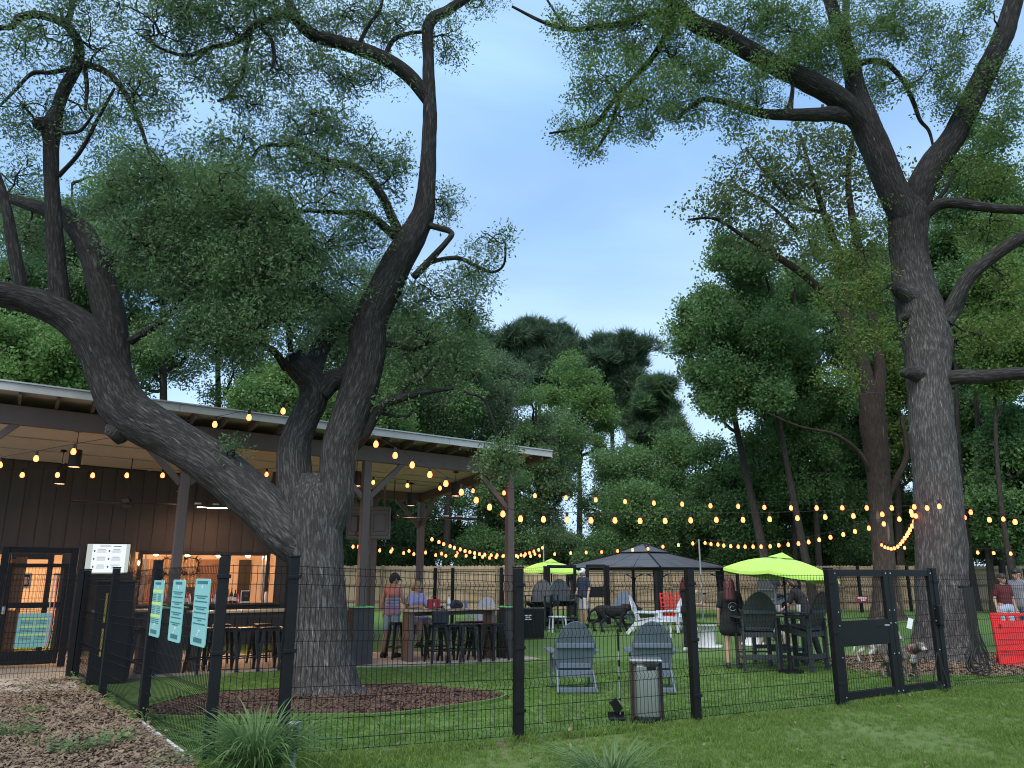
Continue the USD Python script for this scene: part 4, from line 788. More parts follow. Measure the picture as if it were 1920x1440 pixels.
BG = [
 # name, label, px, top, bot, hw, y, mats, proto, n, lobes
 ('leafy_tree', 'dull green tree filling the left edge above the pavilion roof', 70, 330, 760, 150, 29, ['leaf_dull', 'leaf_mid'], 'fine', 420, 12, dict()),
 ('leafy_tree', 'large green tree rising behind the sweeping oak limb', 290, 230, 770, 190, 31, ['leaf_mid', 'leaf_mid', 'leaf_dull'], 'fine', 620, 16, dict()),
 ('leafy_tree', 'wide green tree behind the two upright oak stems', 480, 340, 800, 170, 33, ['leaf_mid', 'leaf_dull'], 'fine', 560, 16, dict()),
 ('leafy_tree', 'dark green tree just right of the leaning oak, above the roof', 690, 470, 860, 150, 35, ['leaf_dull', 'leaf_dark'], 'fine', 480, 14, dict()),
 ('broadleaf_tree', 'bright yellow-green tree low over the left end of the roof', 60, 590, 800, 140, 25, ['leaf_bright'], 'broad', 300, 10, dict()),
 ('broadleaf_tree', 'bright green tree showing through the gap between oak stems', 520, 690, 860, 110, 30, ['leaf_bright', 'leaf_mid'], 'broad', 240, 9, dict()),
 ('broadleaf_tree', 'bright green tree behind the roof right of the oak', 690, 690, 900, 110, 32, ['leaf_bright', 'leaf_mid'], 'broad', 240, 9, dict()),
 ('pine_tree', 'tallest dark pine, its rounded top against the sky', 1015, 562, 830, 96, 56, ['leaf_pine'], '', 900, 26, dict(pine=True, bark='bark4', trunk_r=.3)),
 ('pine_tree', 'dark pine with bare lower stem right of the tallest pine', 1150, 592, 880, 90, 54, ['leaf_pine'], '', 800, 26, dict(pine=True, bark='bark4', trunk_r=.28, trunk_px=1158)),
 ('pine_tree', 'dark pine top peeping over left of the tallest pine', 915, 620, 830, 70, 58, ['leaf_pine'], '', 420, 16, dict(pine=True, bark='bark4', trunk_r=.26)),
 ('pine_tree', 'low pine at the right foot of the pine group', 1235, 690, 900, 60, 50, ['leaf_pine', 'leaf_dark'], '', 400, 16, dict(pine=True, bark='bark4', trunk_r=.2)),
 ('leafy_tree', 'dull blue-green tree in front of the pines', 900, 630, 900, 120, 41, ['leaf_dull'], 'fine', 420, 13, dict()),
 ('broadleaf_tree', 'bright green tree under the right-hand pine', 1085, 655, 880, 80, 45, ['leaf_bright', 'leaf_mid'], 'broad', 260, 9, dict()),
 ('leafy_tree', 'vine-covered green tree above the end of the roof', 1010, 690, 1060, 95, 40, ['leaf_mid', 'leaf_dull'], 'fine', 420, 13, dict()),
 ('leafy_tree', 'dark green tree below the pines beyond the gazebo', 1180, 770, 1070, 110, 42, ['leaf_mid', 'leaf_dark'], 'fine', 420, 13, dict()),
 ('leafy_tree', 'dark tree in the dip of the skyline left of the right-hand grove', 1275, 770, 1070, 75, 40, ['leaf_dark', 'leaf_mid'], 'fine', 300, 11, dict()),
 ('leafy_tree', 'shaded tree beyond the corner of the pavilion', 930, 850, 1080, 100, 38, ['leaf_dark', 'leaf_mid'], 'fine', 320, 11, dict()),
 ('leafy_tree', 'shaded tree seen under the pavilion roof', 780, 880, 1080, 110, 39, ['leaf_dark'], 'fine', 320, 11, dict()),
 ('leafy_tree', 'shaded tree seen beside the television backs', 650, 880, 1080, 90, 39, ['leaf_dark', 'leaf_mid'], 'fine', 220, 9, dict()),
 ('leafy_tree', 'dark tree behind the gazebo peak', 1200, 880, 1080, 110, 37, ['leaf_dark', 'leaf_mid'], 'fine', 320, 11, dict()),
 ('broadleaf_tree', 'bright green tree between the gazebo and the lime umbrella', 1390, 890, 1080, 60, 37, ['leaf_bright'], 'broad', 180, 8, dict()),
 ('leafy_tree', 'dark tree behind the pole right of the gazebo', 1310, 900, 1080, 80, 39, ['leaf_dark'], 'fine', 260, 10, dict()),
 ('leafy_tree', 'tall dense dark oak forming the left side of the right-hand grove', 1400, 430, 830, 128, 31, ['leaf_dark', 'leaf_mid'], 'broad', 680, 17, dict(trunk_px=1525, trunk_r=.18)),
 ('leafy_tree', 'dark green tree behind the young maple', 1520, 430, 900, 125, 35, ['leaf_mid', 'leaf_dark'], 'broad', 640, 15, dict(trunk_px=1545, trunk_r=.16)),
 ('leafy_tree', 'dark low-branched tree under the right-hand grove', 1420, 820, 1060, 120, 38, ['leaf_dark'], 'broad', 360, 12, dict(trunk_px=1470)),
 ('leafy_tree', 'dark tree behind the large lime umbrella', 1570, 850, 1080, 110, 39, ['leaf_dark', 'leaf_mid'], 'fine', 340, 11, dict(trunk_px=1600)),
 ('leafy_tree', 'green tree filling the right edge beside the tall oak', 1860, 690, 1070, 110, 33, ['leaf_mid', 'leaf_dark'], 'broad', 560, 15, dict(trunk_px=1880, trunk_r=.15)),
 ('leafy_tree', 'dark tree high at the right edge behind the oak fork', 1860, 230, 640, 100, 30, ['leaf_dark', 'leaf_mid'], 'broad', 420, 12, dict(trunk_px=1850, trunk_r=.13)),
 ('broadleaf_tree', 'yellow-green tree at the right edge beneath the oak limbs', 1880, 470, 780, 80, 27, ['leaf_yellow', 'leaf_bright'], 'broad', 360, 11, dict(trunk_px=1900, trunk_r=.11)),
 ('leafy_tree', 'green tree just left of the tall oak trunk', 1680, 620, 930, 70, 36, ['leaf_mid', 'leaf_yellow'], 'broad', 300, 11, dict(trunk_px=1700)),
 ('leafy_tree', 'shaded tree at the foot of the tall oak, beyond the picket fence', 1720, 900, 1080, 90, 40, ['leaf_dark', 'leaf_mid'], 'fine', 280, 10, dict()),
 ('leafy_tree', 'mid green tree filling the wood left of the maple trunk', 1490, 690, 1030, 105, 36, ['leaf_mid', 'leaf_dark'], 'broad', 420, 13, dict(trunk_r=.16)),
 ('leafy_tree', 'mid green tree directly behind the maple trunk', 1620, 680, 1020, 95, 39, ['leaf_mid', 'leaf_dark'], 'broad', 380, 12, dict(trunk_r=.16)),
 ('leafy_tree', 'leafy green tree low at the right edge behind the board', 1895, 760, 1070, 80, 29, ['leaf_mid', 'leaf_dark'], 'broad', 380, 12, dict(trunk_r=.12)),
 ('leafy_tree', 'low dark tree beneath the sky gap left of the grove', 1365, 810, 1060, 90, 37, ['leaf_mid', 'leaf_dark'], 'broad', 340, 11, dict(trunk_r=.15)),
 ('leafy_tree', 'green tree rising behind the high right limb of the tall oak', 1700, 420, 760, 85, 40, ['leaf_mid'], 'broad', 360, 12, dict(trunk_r=.18)),
 ('leafy_tree', 'dull green tree behind the upper right stem of the leaning oak', 840, 560, 880, 105, 37, ['leaf_dull', 'leaf_mid'], 'fine', 460, 13, dict()),
 ('leafy_tree', 'green tree behind the dead snag of the leaning oak', 740, 560, 880, 110, 39, ['leaf_mid', 'leaf_dull'], 'fine', 440, 13, dict()),
 ('leafy_tree', 'green treetop over the left of the sweeping limb', 120, 300, 700, 150, 33, ['leaf_mid', 'leaf_dull'], 'fine', 480, 13, dict()),
 ('leafy_tree', 'rounded green treetop between the oak and the high arching branch', 400, 300, 640, 130, 36, ['leaf_mid'], 'fine', 420, 12, dict()),
 ('leafy_tree', 'dark tree at the near edge of the right-hand grove, over the umbrella', 1335, 520, 790, 82, 33, ['leaf_dark', 'leaf_mid'], 'broad', 300, 11, dict(trunk_px=1440)),
 ('leafy_tree', 'dark green tree right of the oak fork', 1800, 330, 720, 90, 32, ['leaf_dark', 'leaf_mid'], 'broad', 480, 13, dict(trunk_px=1830, trunk_r=.13)),
 ('leafy_tree', 'dark green tree behind the big horizontal limb at the right', 1800, 620, 960, 100, 38, ['leaf_mid', 'leaf_dark'], 'broad', 460, 13, dict()),
 ('leafy_tree', 'mid green tree behind the maple stems', 1620, 400, 860, 90, 38, ['leaf_mid', 'leaf_dark'], 'broad', 380, 12, dict(trunk_px=1620)),
]
for i, (nm, lb, px, top, bot, hw, y, ms, pr, n, lo, kw) in enumerate(BG):
    bg_tree(nm, lb, px, top, bot, hw, y, ms, pr, n, lo, seed=i, **kw)
# undergrowth behind the picket fence
rr = np.random.default_rng(77)
WHERE = ['just right of the oak trunk', 'behind the man in the tank top', 'beyond the back post of the pavilion', 'under the sagging string of bulbs', 'beside the corner post of the pavilion', 'left of the smaller lime umbrella', 'right of the smaller lime umbrella', 'left of the gazebo peak', 'below the gazebo peak', 'beside the thin pole by the gazebo', 'left of the large lime umbrella', 'above the large lime umbrella', 'right of the large lime umbrella', 'left of the maple trunk', 'between the maple and the tall oak', 'right of the tall oak trunk', 'at the right edge above the maroon tee', 'beyond the right edge']
for i, px in enumerate(range(640, 1960, 82)):
    x = W(px, 1050, 37.5 + (i % 3))[0]
    bg_tree('bush', 'shaded bush behind the picket fence, ' + WHERE[i], px, 985 + int(rr.integers(-25, 20)), 1090, 62, 37.0 + (i % 3) * 1.1, [['leaf_dark'], ['leaf_mid', 'leaf_dark'], ['leaf_dark', 'leaf_dull']][i % 3], 'shrub', 240, 8, seed=200 + i, trunk_r=.06, group='undergrowth behind the picket fence')
# ------------------------------------------------------------------ black mesh fences
def wire_panel(L, h=1.73, z0=.04, slope=0.0, pitch=.0545, r=.0034):
    """Welded mesh panel along +x with folded rows; slope = rise of the ground over its length."""
    b = MB(); folds = [.10, .57, 1.08, 1.60]
    prof = [(z0, 0.0)]
    for f in folds: prof += [(f - .05, 0.0), (f, -.035), (f + .05, 0.0)] if f > .11 else [(f, -.02), (f + .05, 0.0)]
    prof += [(h, 0.0)]
    prof = np.array(prof)
    for x in np.arange(pitch / 2, L, pitch):
        b.tube(np.c_[np.full(len(prof), x), prof[:, 1], prof[:, 0] + slope * x / L], r, 3, False)
    zs = sorted({z0 + .01, h - .012, *[f + d for f in folds[1:] for d in (-.05, .05)], .15, .33, .80, 1.34})
    for z in zs:
        b.tube([[0, .004, z], [L, .004, z + slope]], r * 1.1, 3, False)
    return b
def post_mesh(h=1.80, w=.095):
    b = MB(); b.box((0, 0, h / 2 - .1), (w, w, h + .2), ch=.005); b.box((0, 0, h + .012), (w + .008, w + .008, .02), ch=.004); return b
def fence_run(name, label, pts, heights=1.8, clips=True, panels=None, cat='fence', group=None, w=.095, pitch=.0545):
    o = np.array([*pts[0], 0]); t = thing(name, label, cat, o, 0, group)
    for k, p in enumerate(pts):
        z = float(g(*p)); b = post_mesh(heights, w); a = pts[min(k + 1, len(pts) - 1)]; c = pts[max(k - 1, 0)]
        an = math.atan2(a[1] - c[1], a[0] - c[0])
        b.xf(mat4(rotz(an), (p[0] - o[0], p[1] - o[1], z))); pp = b.build('post', M['black'], t)
        if clips:
            b = MB()
            for zc in (.3, .95, 1.62): b.box((0, -w / 2 - .006, zc), (w + .03, .012, .035), ch=.003)
            b.xf(mat4(rotz(an), (p[0] - o[0], p[1] - o[1], z))); tag(b.build('panel_clips', M['black'], pp), kind='stuff')
    for k in range(len(pts) - 1):
        if panels is not None and k not in panels: continue
        a, c = np.array(pts[k]), np.array(pts[k + 1]); L = np.linalg.norm(c - a) - w - .01; an = math.atan2(*(c - a)[::-1])
        za, zc = float(g(*a)), float(g(*c)); d = (c - a) / np.linalg.norm(c - a); s0 = a + d * (w / 2 + .005)
        b = wire_panel(L, slope=zc - za, pitch=pitch); b.xf(mat4(rotz(an), (s0[0] - o[0], s0[1] - o[1], za))); tag(b.build('wire_panel', M['wire'], t), kind='stuff')
    return t
fp = fence_posts
f_near = fence_run('mesh_fence', 'black welded mesh fence across the lawn in front of the grey garden chairs', fp[0:5])
f_left = fence_run('mesh_fence', 'black mesh fence with three mint signs running back beside the mulch bed', left_posts[1:], panels=None)
# first bay of the left run starts at the shared corner post
a, c = np.array(left_posts[0]), np.array(left_posts[1]); d = (c - a) / np.linalg.norm(c - a); an = math.atan2(d[1], d[0]); s0 = a + d * .05
b = wire_panel(np.linalg.norm(c - a) - .1, slope=float(g(*c) - g(*a))); o_ = np.array([*left_posts[1], 0])
b.xf(mat4(rotz(an), (s0[0] - o_[0], s0[1] - o_[1], float(g(*a))))); tag(b.build('wire_panel', M['wire'], f_left), kind='stuff')
f_right = fence_run('mesh_fence', 'black mesh fence right of the gate, hung with dark leads', fp[5:])
f_entry = fence_run('mesh_fence', 'black mesh fence before the lit entrance path at the far left', [(-7.36 - .9 * k * 2.4 - .09, 13.75 - .44 * k * 2.4 - .04) for k in range(3)][::1])

# ---- gate in the near fence: steel frame with a mid stile and a wide lock plate
ga, gb = np.array(fp[4]), np.array(fp[5]); gd = (gb - ga) / np.linalg.norm(gb - ga); gL = np.linalg.norm(gb - ga)
gate = thing('fence_gate', 'black steel double gate with a wide lock plate and mesh infill', 'gate', (*ga, float(g(*ga))), math.atan2(gd[1], gd[0]))
gz = float(g(*gb) - g(*ga))
def gbx(name, x0, x1, y, z0, z1, t=.06, lab=None, m='black'):
    b = MB(); b.box(((x0 + x1) / 2, y, (z0 + z1) / 2), (x1 - x0, t, z1 - z0), ch=.005); return b.build(name, M[m], gate, label=lab)
mid = gL * .53
gbx('frame_stile', .05, .16, 0, .06, 1.80); gbx('frame_stile', mid - .115, mid - .005, 0, .06, 1.80); gbx('frame_stile', mid + .005, mid + .105, 0, .06, 1.80); gbx('frame_stile', gL - .15, gL - .045, 0, .06, 1.80)
for x0, x1 in ((.163, mid - .118), (mid + .108, gL - .153)):
    gbx('top_rail', x0, x1, 0, 1.70, 1.795, .05); gbx('bottom_rail', x0, x1, 0, .07, .17, .05)
gbx('lock_plate', .163, mid - .118, -.012, .76, 1.10, .03); gbx('lock_rail', .163, mid - .118, .012, .86, .90, .012)
for x0, x1 in ((.163, mid - .118), (mid + .108, gL - .153)):
    b = wire_panel(x1 - x0, h=1.70, z0=.16); b.xf(mat4(None, (x0, .02, 0))); tag(b.build('wire_infill', M['wire'], gate), kind='stuff')
b = MB(); b.box((gL - .03, -.05, 1.12), (.10, .09, .30), ch=.012); b.build('latch_box', M['black'], gate)
b = MB(); b.tube(spline([[mid - .2, -.03, 1.02], [mid - .2, -.09, 1.02], [mid - .3, -.09, 1.02]], 4), .012, 8); b.build('handle', M['bolt'], gate)
r_ = np.random.default_rng(4)
for x in (.10, mid - .06, mid + .055, gL - .1):
    for z in (.11, .62, 1.04, 1.22, 1.745):
        b = MB(); b.lathe([(0, .006), (.009, .005), (.011, 0)], n=8); b.xf(mat4(rotx(math.pi / 2), (x, -.031, z))); b.build('bolt', M['bolt'], gate)

# ---- mint notices on the left fence
def fence_at(px, z=1.5):
    """Distance along the first bay of the left fence at a picture column."""
    a, c = np.array(left_posts[0]), np.array(left_posts[1]); k = (px - 960) / FPX; lo, hi = 0.0, 1.0
    for _ in range(40):
        m = (lo + hi) / 2; q = a + (c - a) * m; dd = q[1] * CT + (z - CAM_H) * ST
        if q[0] / dd > k: lo = m
        else: hi = m
    return lo
def mint_sign(label, px0, px1, top, bot, kind):
    """A plaque flat on the left fence between two picture columns."""
    a, c = np.array(left_posts[0]), np.array(left_posts[1]); d = c - a; L = np.linalg.norm(d)
    m0, m1 = fence_at(px0), fence_at(px1); q = a + d * (m0 + m1) / 2; w = abs(m1 - m0) * L; an = math.atan2(d[1], d[0]) + math.pi
    zt, zb = W((px0 + px1) / 2, top, q[1])[2], W((px0 + px1) / 2, bot, q[1])[2]; h = zt - zb
    t = thing('fence_sign', label, 'sign', (q[0], q[1], zb), an)       # the face is on local -y, towards the mulch bed
    fy = -.028
    prm = []
    r0 = .035
    for cx, cz, a0 in ((w / 2 - r0, h - r0, 0), (-w / 2 + r0, h - r0, 90), (-w / 2 + r0, r0, 180), (w / 2 - r0, r0, 270)):
        for k in range(4):
            an_ = math.radians(a0 + k * 30); prm.append((cx + r0 * math.cos(an_), cz + r0 * math.sin(an_)))
    b = MB(); b.prism(prm, -.004, .004); b.xf(mat4(np.array([[1, 0, 0], [0, 0, -1], [0, 1, 0]]), (0, fy, 0))); b.build('panel', M['mint'], t)
    def mark(nm, x, z, ww, hh, m, lab=None):
        b = MB(); b.box((x, fy - .0055, z), (ww, .003, hh)); return b.build(nm, M[m], t, label=lab)
    mark('heading', 0, h * .945, w * (.52 if kind < 2 else .7), .026, 'mintink', 'dark heading line')
    mark('emblem', 0, h * .88, .022, .03, 'white', 'small white emblem'); 
    rr = np.random.default_rng(int(px0))
    if kind == 0:
        for z in (.80, .585, .365): mark('band', 0, h * z, w * .86, .034, 'signband', 'lime green heading band')
        for z0, rows_ in ((.80, 5), (.585, 5)):
            for k_ in range(rows_):
                for sx in (-1, 1): mark('print_line', sx * w * .22, h * z0 - .035 - .019 * k_, w * .34 * rr.uniform(.7, 1), .007, 'mintink')
        for k_ in range(3): mark('print_line', 0, h * .365 - .036 - .02 * k_, w * .8 * rr.uniform(.6, 1), .007, 'mintink')
    else:
        z = h * (.80 if kind == 1 else .74)
        for k_ in range(7 if kind == 1 else 6):
            mark('print_line', 0, z, w * .82, .010, 'mintink')
            if k_ % 2 == 0: mark('print_line', 0, z - .019, w * rr.uniform(.2, .6), .009, 'mintink')
            z -= h * .083
    for x, z, ww, hh, an_ in ((0, .185, .02, .06, .5), (.012, .22, .05, .018, .2), (-.018, .155, .05, .016, -.3)):
        b = MB(); b.box((x * w * 3, fy - .006, h * z), (ww, .003, hh), R=roty(an_)); b.build('emblem', M['white'], t, label='piece of the white emblem')
    mark('print_line', 0, h * .085, w * .55, .042, 'mintink', 'dark block of print')
mint_sign('mint notice with three lime bands, farthest from the corner post of the three', 290, 311, 1088, 1193, 0)
mint_sign('middle mint notice of the three on the left fence, lines of dark print', 328, 351, 1087, 1203, 1)
mint_sign('mint notice nearest the corner post, tallest of the three on the left fence', 370, 398, 1085, 1211, 2)

# ---- entry gate with a mint notice behind the left mesh
eg = np.array([-9.35, 14.55]); ex_ = np.array([math.cos(.455), math.sin(.455)])
entry = thing('entry_gate', 'black framed entrance gate with a mint notice behind its mesh', 'gate', (eg[0], eg[1], floor_z(-9.5) + .0), .455)
def ebx(nm, x0, x1, z0, z1, t=.06, m='black', y=0.0):
    b = MB(); b.box(((x0 + x1) / 2, y, (z0 + z1) / 2), (x1 - x0, t, z1 - z0), ch=.005); return b.build(nm, M[m], entry)
ebx('frame_stile', -.06, .06, 0, 2.15, .09); ebx('frame_stile', 1.06, 1.18, 0, 2.15, .09)
ebx('top_rail', .063, 1.057, 2.05, 2.148); ebx('gate_stile', .075, .145, .06, 1.85, .045); ebx('gate_stile', .975, 1.045, .06, 1.85, .045)
ebx('gate_rail', .148, .972, 1.78, 1.85, .045); ebx('gate_rail', .148, .972, 1.05, 1.15, .045); ebx('kick_plate', .148, .972, .06, .30, .03)
b = wire_panel(.82, h=1.78, z0=.30); b.xf(mat4(None, (.15, .02, 0))); tag(b.build('wire_infill', M['wire'], entry), kind='stuff')
b = MB(); b.box((.10, -.05, 1.02), (.05, .06, .14), ch=.01); b.build('latch_box', M['bolt'], entry)
es = thing('gate_sign', 'square mint notice with lime bands wired to the entrance gate', 'sign', (*(eg + ex_ * .62 + np.array([ex_[1], -ex_[0]]) * .045), floor_z(-9.5) + .36), .455)
b = MB(); b.box((0, 0, .30), (.56, .008, .60), ch=.002); b.build('panel', M['mint'], es)
for z in (.50, .36, .22):
    b = MB(); b.box((0, -.0055, z), (.46, .003, .030)); b.build('band', M['signband'], es)
    for k in range(3):
        for sx in (-1, 1):
            b = MB(); b.box((sx * .13, -.0055, z - .034 - .025 * k), (.19, .002, .008)); b.build('print_line', M['mintink'], es)

# ---- leads hanging on the fences
def leads(name, label, top, n, L, spread, mat_, seed, loop=True):
    r = np.random.default_rng(seed); t = thing(name, label, 'leash', top)
    for k in range(n):
        x = (k / max(n - 1, 1) - .5) * spread * .55; y = -.06 - r.uniform(0, .03)
        ll = L * r.uniform(.85, 1.0)
        if loop:
            p = [[x, y, 0], [x + r.normal() * .01, y, -.35 * ll], [x + r.normal() * .02, y, -.7 * ll], [x - .08 - r.uniform(0, .08), y - r.uniform(0, .05), -.9 * ll], [x + r.normal() * .05, y - .03, -ll], [x + .12 + r.uniform(-.04, .1), y - .02, -.92 * ll], [x + .05 + r.normal() * .01, y, -.6 * ll], [x + .03, y, -.3 * ll], [x + .02, y, 0]]
        else: p = [[x, y, 0], [x + r.normal() * .01, y, -.4 * ll], [x + r.normal() * .015 - .01, y, -.8 * ll], [x - .03 + r.normal() * .02, y - .02, -ll]]
        b = MB(); b.tube(spline(p, 6), .012 if loop else .009, 5); b.build('lead', M[mat_[k % len(mat_)]], t)
    b = MB(); b.bar((-.6 * spread, -.055, .01), (.6 * spread, -.055, .01), .025, .03); b.build('hook_rail', M['black'], t)
    return t
M['redlead'] = mat('red_lead', (.42, .12, .12), (.5, .16, .16), scale=40, rough=.7)
M['greylead'] = mat('grey_lead', (.30, .30, .31), (.36, .36, .37), scale=40, rough=.7)
p = W(1808, 1102, 12.75); leads('lead_bundle', 'thick bundle of black leads hanging on the mesh right of the gate', p, 9, 1.33, .22, ['cable'], 5)
p = W(112, 1078, 13.35); leads('lead_bundle', 'grey and red leads hanging beside the entrance gate', p, 3, 1.25, .10, ['greylead', 'redlead', 'cable'], 6, False)
p = W(1703, 1153, 11.9)
tg = thing('paper_tag', 'small white paper tag caught on the mesh of the gate', 'tag', p); b = MB(); b.box((0, -.02, -.12), (.075, .003, .15), R=roty(.3)); b.build('paper', M['white'], tg)
p = W(1755, 1255, 12.2)
wl = thing('lead_loop', 'black lead looped at the foot of the gate post', 'leash', p); b = MB(); b.tube(spline([[0, -.09, .25], [-.06, -.1, .05], [-.10, -.1, -.15], [-.02, -.12, -.27], [.1, -.1, -.25], [.06, -.1, 0], [.01, -.09, .25]], 6), .009, 5); b.build('lead', M['cable'], wl)

# ---- inner paddock fence further back
inner = [(24.2, 1023), (24.0, 1083)]
def at(px, y): return np.array([(px - 960) / FPX * (y * CT - .2), y])
ip = [at(815, 23.2), at(848, 23.3), at(940, 23.6), at(1023, 24.4), at(1083, 24.6)]
f_in = fence_run('paddock_fence', 'low black mesh fence behind the bar stools in front of the picket fence', [tuple(q) for q in ip[:4]], heights=1.75, clips=False, pitch=.075)
ip2 = [at(1140, 24.8), at(1230, 26.2), at(1385, 28.2), at(1500, 30.0), at(1613, 31.2), at(1706, 31.8)]
f_in2 = fence_run('paddock_fence', 'black mesh fence posts in front of the picket fence at the right', [tuple(q) for q in ip2], heights=1.75, clips=False, pitch=.075)
a, c = ip[3], ip[4]; dd = (c - a) / np.linalg.norm(c - a)
pg = thing('paddock_gate', 'small black gate frame standing ajar by the man in the navy polo', 'gate', (*a, float(g(*a))), math.atan2(dd[1], dd[0]))
L = np.linalg.norm(c - a)
for nm, x0, x1, z0, z1 in (('gate_stile', .06, .15, .05, 1.8), ('gate_stile', L - .12, L - .03, .05, 1.8), ('top_rail', .153, L - .123, 1.71, 1.8), ('bottom_rail', .153, L - .123, .05, .15)):
    b = MB(); b.box(((x0 + x1) / 2, 0, (z0 + z1) / 2), (x1 - x0, .05, z1 - z0), ch=.004); b.build(nm, M['black'], pg)
a, c = at(1100, 24.9), at(1140, 24.8); dd = (c - a) / np.linalg.norm(c - a); L = np.linalg.norm(c - a)
pg2 = thing('paddock_gate', 'narrow black gate leaf with a solid lock plate behind the black dog', 'gate', (*a, float(g(*a))), math.atan2(dd[1], dd[0]))
for nm, x0, x1, z0, z1 in (('gate_stile', .0, .09, .05, 1.8), ('gate_stile', L - .12, L - .05, .05, 1.8), ('top_rail', .093, L - .123, 1.71, 1.8), ('lock_plate', .093, L - .123, .80, 1.12), ('bottom_rail', .093, L - .123, .05, .15)):
    b = MB(); b.box(((x0 + x1) / 2, 0, (z0 + z1) / 2), (x1 - x0, .05, z1 - z0), ch=.004); b.build(nm, M['black'], pg2)
rs = thing('notice_board', 'small red notice with white lettering bars on a far fence post', 'sign', (*W(1614, 1118, 31.05),), 0)
b = MB(); b.box((0, -.06, -.12), (.42, .02, .26), ch=.004); b.build('panel', mat('dark_red_sign', (.35, .03, .06)), rs)
b = MB(); b.box((0, -.072, -.06), (.36, .004, .05)); b.build('print_line', M['white'], rs); b = MB(); b.box((.05, -.072, -.14), (.18, .004, .05)); b.build('print_line', M['white'], rs)

# ---- timber picket fence along the back
pk = thing('picket_fence', 'tall cedar picket fence closing off the back of the lawn', 'fence', (0, 33.7, 0), 0)
r_ = np.random.default_rng(12); x = -15.2; k = 0; rest = MB()
while x < 24.0:
    z = float(g(x, 33.7)); hgt = 1.80 + r_.normal() * .012; wv = .142
    b = MB(); c_ = .035
    poly = [(-wv / 2, 0), (wv / 2, 0), (wv / 2, hgt - c_), (wv / 2 - c_, hgt), (-wv / 2 + c_, hgt), (-wv / 2, hgt - c_)]
    b.prism(poly, -.009, .009); b.xf(mat4(rotx(math.pi / 2) @ np.eye(3), (x, r_.normal() * .003, z)))
    vis = -7.5 < x < 23.5
    if vis and k < 300: b.build('picket', M['fencewood'], pk); k += 1
    else:
        v, f = b.arrays(); rest.add(v, f)
    x += .147
if rest.n: rest.build('more_pickets', M['fencewood'], pk, kind='stuff')
for z in (.35, 1.0, 1.62):
    for x0 in np.arange(-15.3, 24, 2.44):
        b = MB(); za = float(g(x0 + 1.2, 33.7)); b.box((x0 + 1.22, -.028, za + z), (2.43, .036, .088)); b.build('rail', M['fencerail'], pk)
for x0 in np.arange(-15.3, 24.1, 2.44):
    b = MB(); za = float(g(x0, 33.7)); b.box((x0, -.095, za + .86), (.09, .09, 1.84), ch=.005); b.build('fence_post', M['fencerail'], pk)
for x0 in (-2.6, 3.2, 6.3, 9.8, 13.5):   # slanting braces
    za = float(g(x0, 33.7))
    for s in (-1, 1):
        b = MB(); b.bar((x0, -.165, za + 1.0), (x0 + s * 1.9, -.165, za + .62), .03, .07); b.build('brace', M['fencerail'], pk)
# ------------------------------------------------------------------ strings of bulbs
bulb_b = MB(); bulb_b.lathe([(0.0, -.052), (.016, -.049), (.027, -.036), (.031, -.018), (.028, .002), (.018, .020), (.013, .030)], n=10)
bulb_v, bulb_f = bulb_b.arrays()
def light_string(label, pts, y0, y1, sc=1.3, ends=None, sag=.03, group=None):
    """Bulbs at picture positions along a cable running from the depth y0 to y1 (in order)."""
    n = len(pts); P = []
    # depth advances so that 1/depth is linear in the picture column (a straight cable)
    px = np.array([p[0] for p in pts], float)
    u = np.concatenate([[0], np.cumsum(np.hypot(np.diff(px), np.diff([p[1] for p in pts])))]); u = u / max(u[-1], 1e-9)
    for (a, b_), t_ in zip(pts, u):
        y = 1 / ((1 - t_) / y0 + t_ / y1); P.append(W(a, b_, y))
    P = np.array(P); o = P[0]; t = thing('light_string', label, 'string lights', o, 0, group)
    cab = P + np.array([0, 0, .085 * sc])
    full = cab
    if ends is not None:
        if ends[0] is not None: full = np.vstack([np.asarray(ends[0])[None], full])
        if ends[1] is not None: full = np.vstack([full, np.asarray(ends[1])[None]])
    w = MB(); w.tube(spline(full - o, 3), .0045, 4); w.build('cable', M['cable'], t)
    for q in P:
        b = MB(); b.add(bulb_v * sc + (q - o), bulb_f); bp = b.build('bulb', M['bulb'], t, smooth=True)
        s = MB(); s.lathe([(.014 * sc, .026 * sc), (.018 * sc, .03 * sc), (.018 * sc, .078 * sc), (.008 * sc, .088 * sc)], q - o, n=8); s.build('socket', M['cable'], bp)
    return t
S_low = [(0, 870), (68, 858), (138, 845)]
light_string('short string of three bulbs rising from the left edge under the roof', S_low, 12.6, 12.3, ends=(W(-60, 880, 12.7), W(330, 800, 12.0)))
light_string('string of bulbs rising along the roof edge to the leaning oak', [(340, 803), (403, 794), (467, 781), (531, 769)], 12.1, 12.3, ends=(W(270, 815, 12.0), W(580, 755, 12.2)))
light_string('level row of bulbs under the front of the pavilion ceiling at the left', [(42, 889), (108, 889), (174, 890), (238, 890), (305, 890)], 14.8, 15.4, ends=(W(-20, 886, 14.6), W(400, 888, 15.8)))
light_string('row of bulbs under the pavilion ceiling between oak stems and the corner', [(500, 888), (568, 891), (700, 903), (764, 909), (825, 914), (887, 919)], 16.6, 18.6, ends=(W(450, 886, 16.3), W(945, 922, 18.9)))
light_string('long string of bulbs dropping from the leaning oak, then crossing to the right-hand oak', [(669, 808), (705, 831), (741, 852), (773, 870), (806, 888), (836, 905), (865, 921), (893, 936), (918, 949), (943, 962), (976, 971), (1019, 972), (1063, 973), (1108, 974), (1153, 974), (1200, 975), (1247, 975), (1295, 974), (1343, 973), (1393, 973), (1443, 972), (1495, 970), (1547, 968), (1600, 966), (1654, 963), (1708, 958)], 11.9, 16.2, ends=(W(652, 795, 11.9), W(1722, 955, 16.2)))
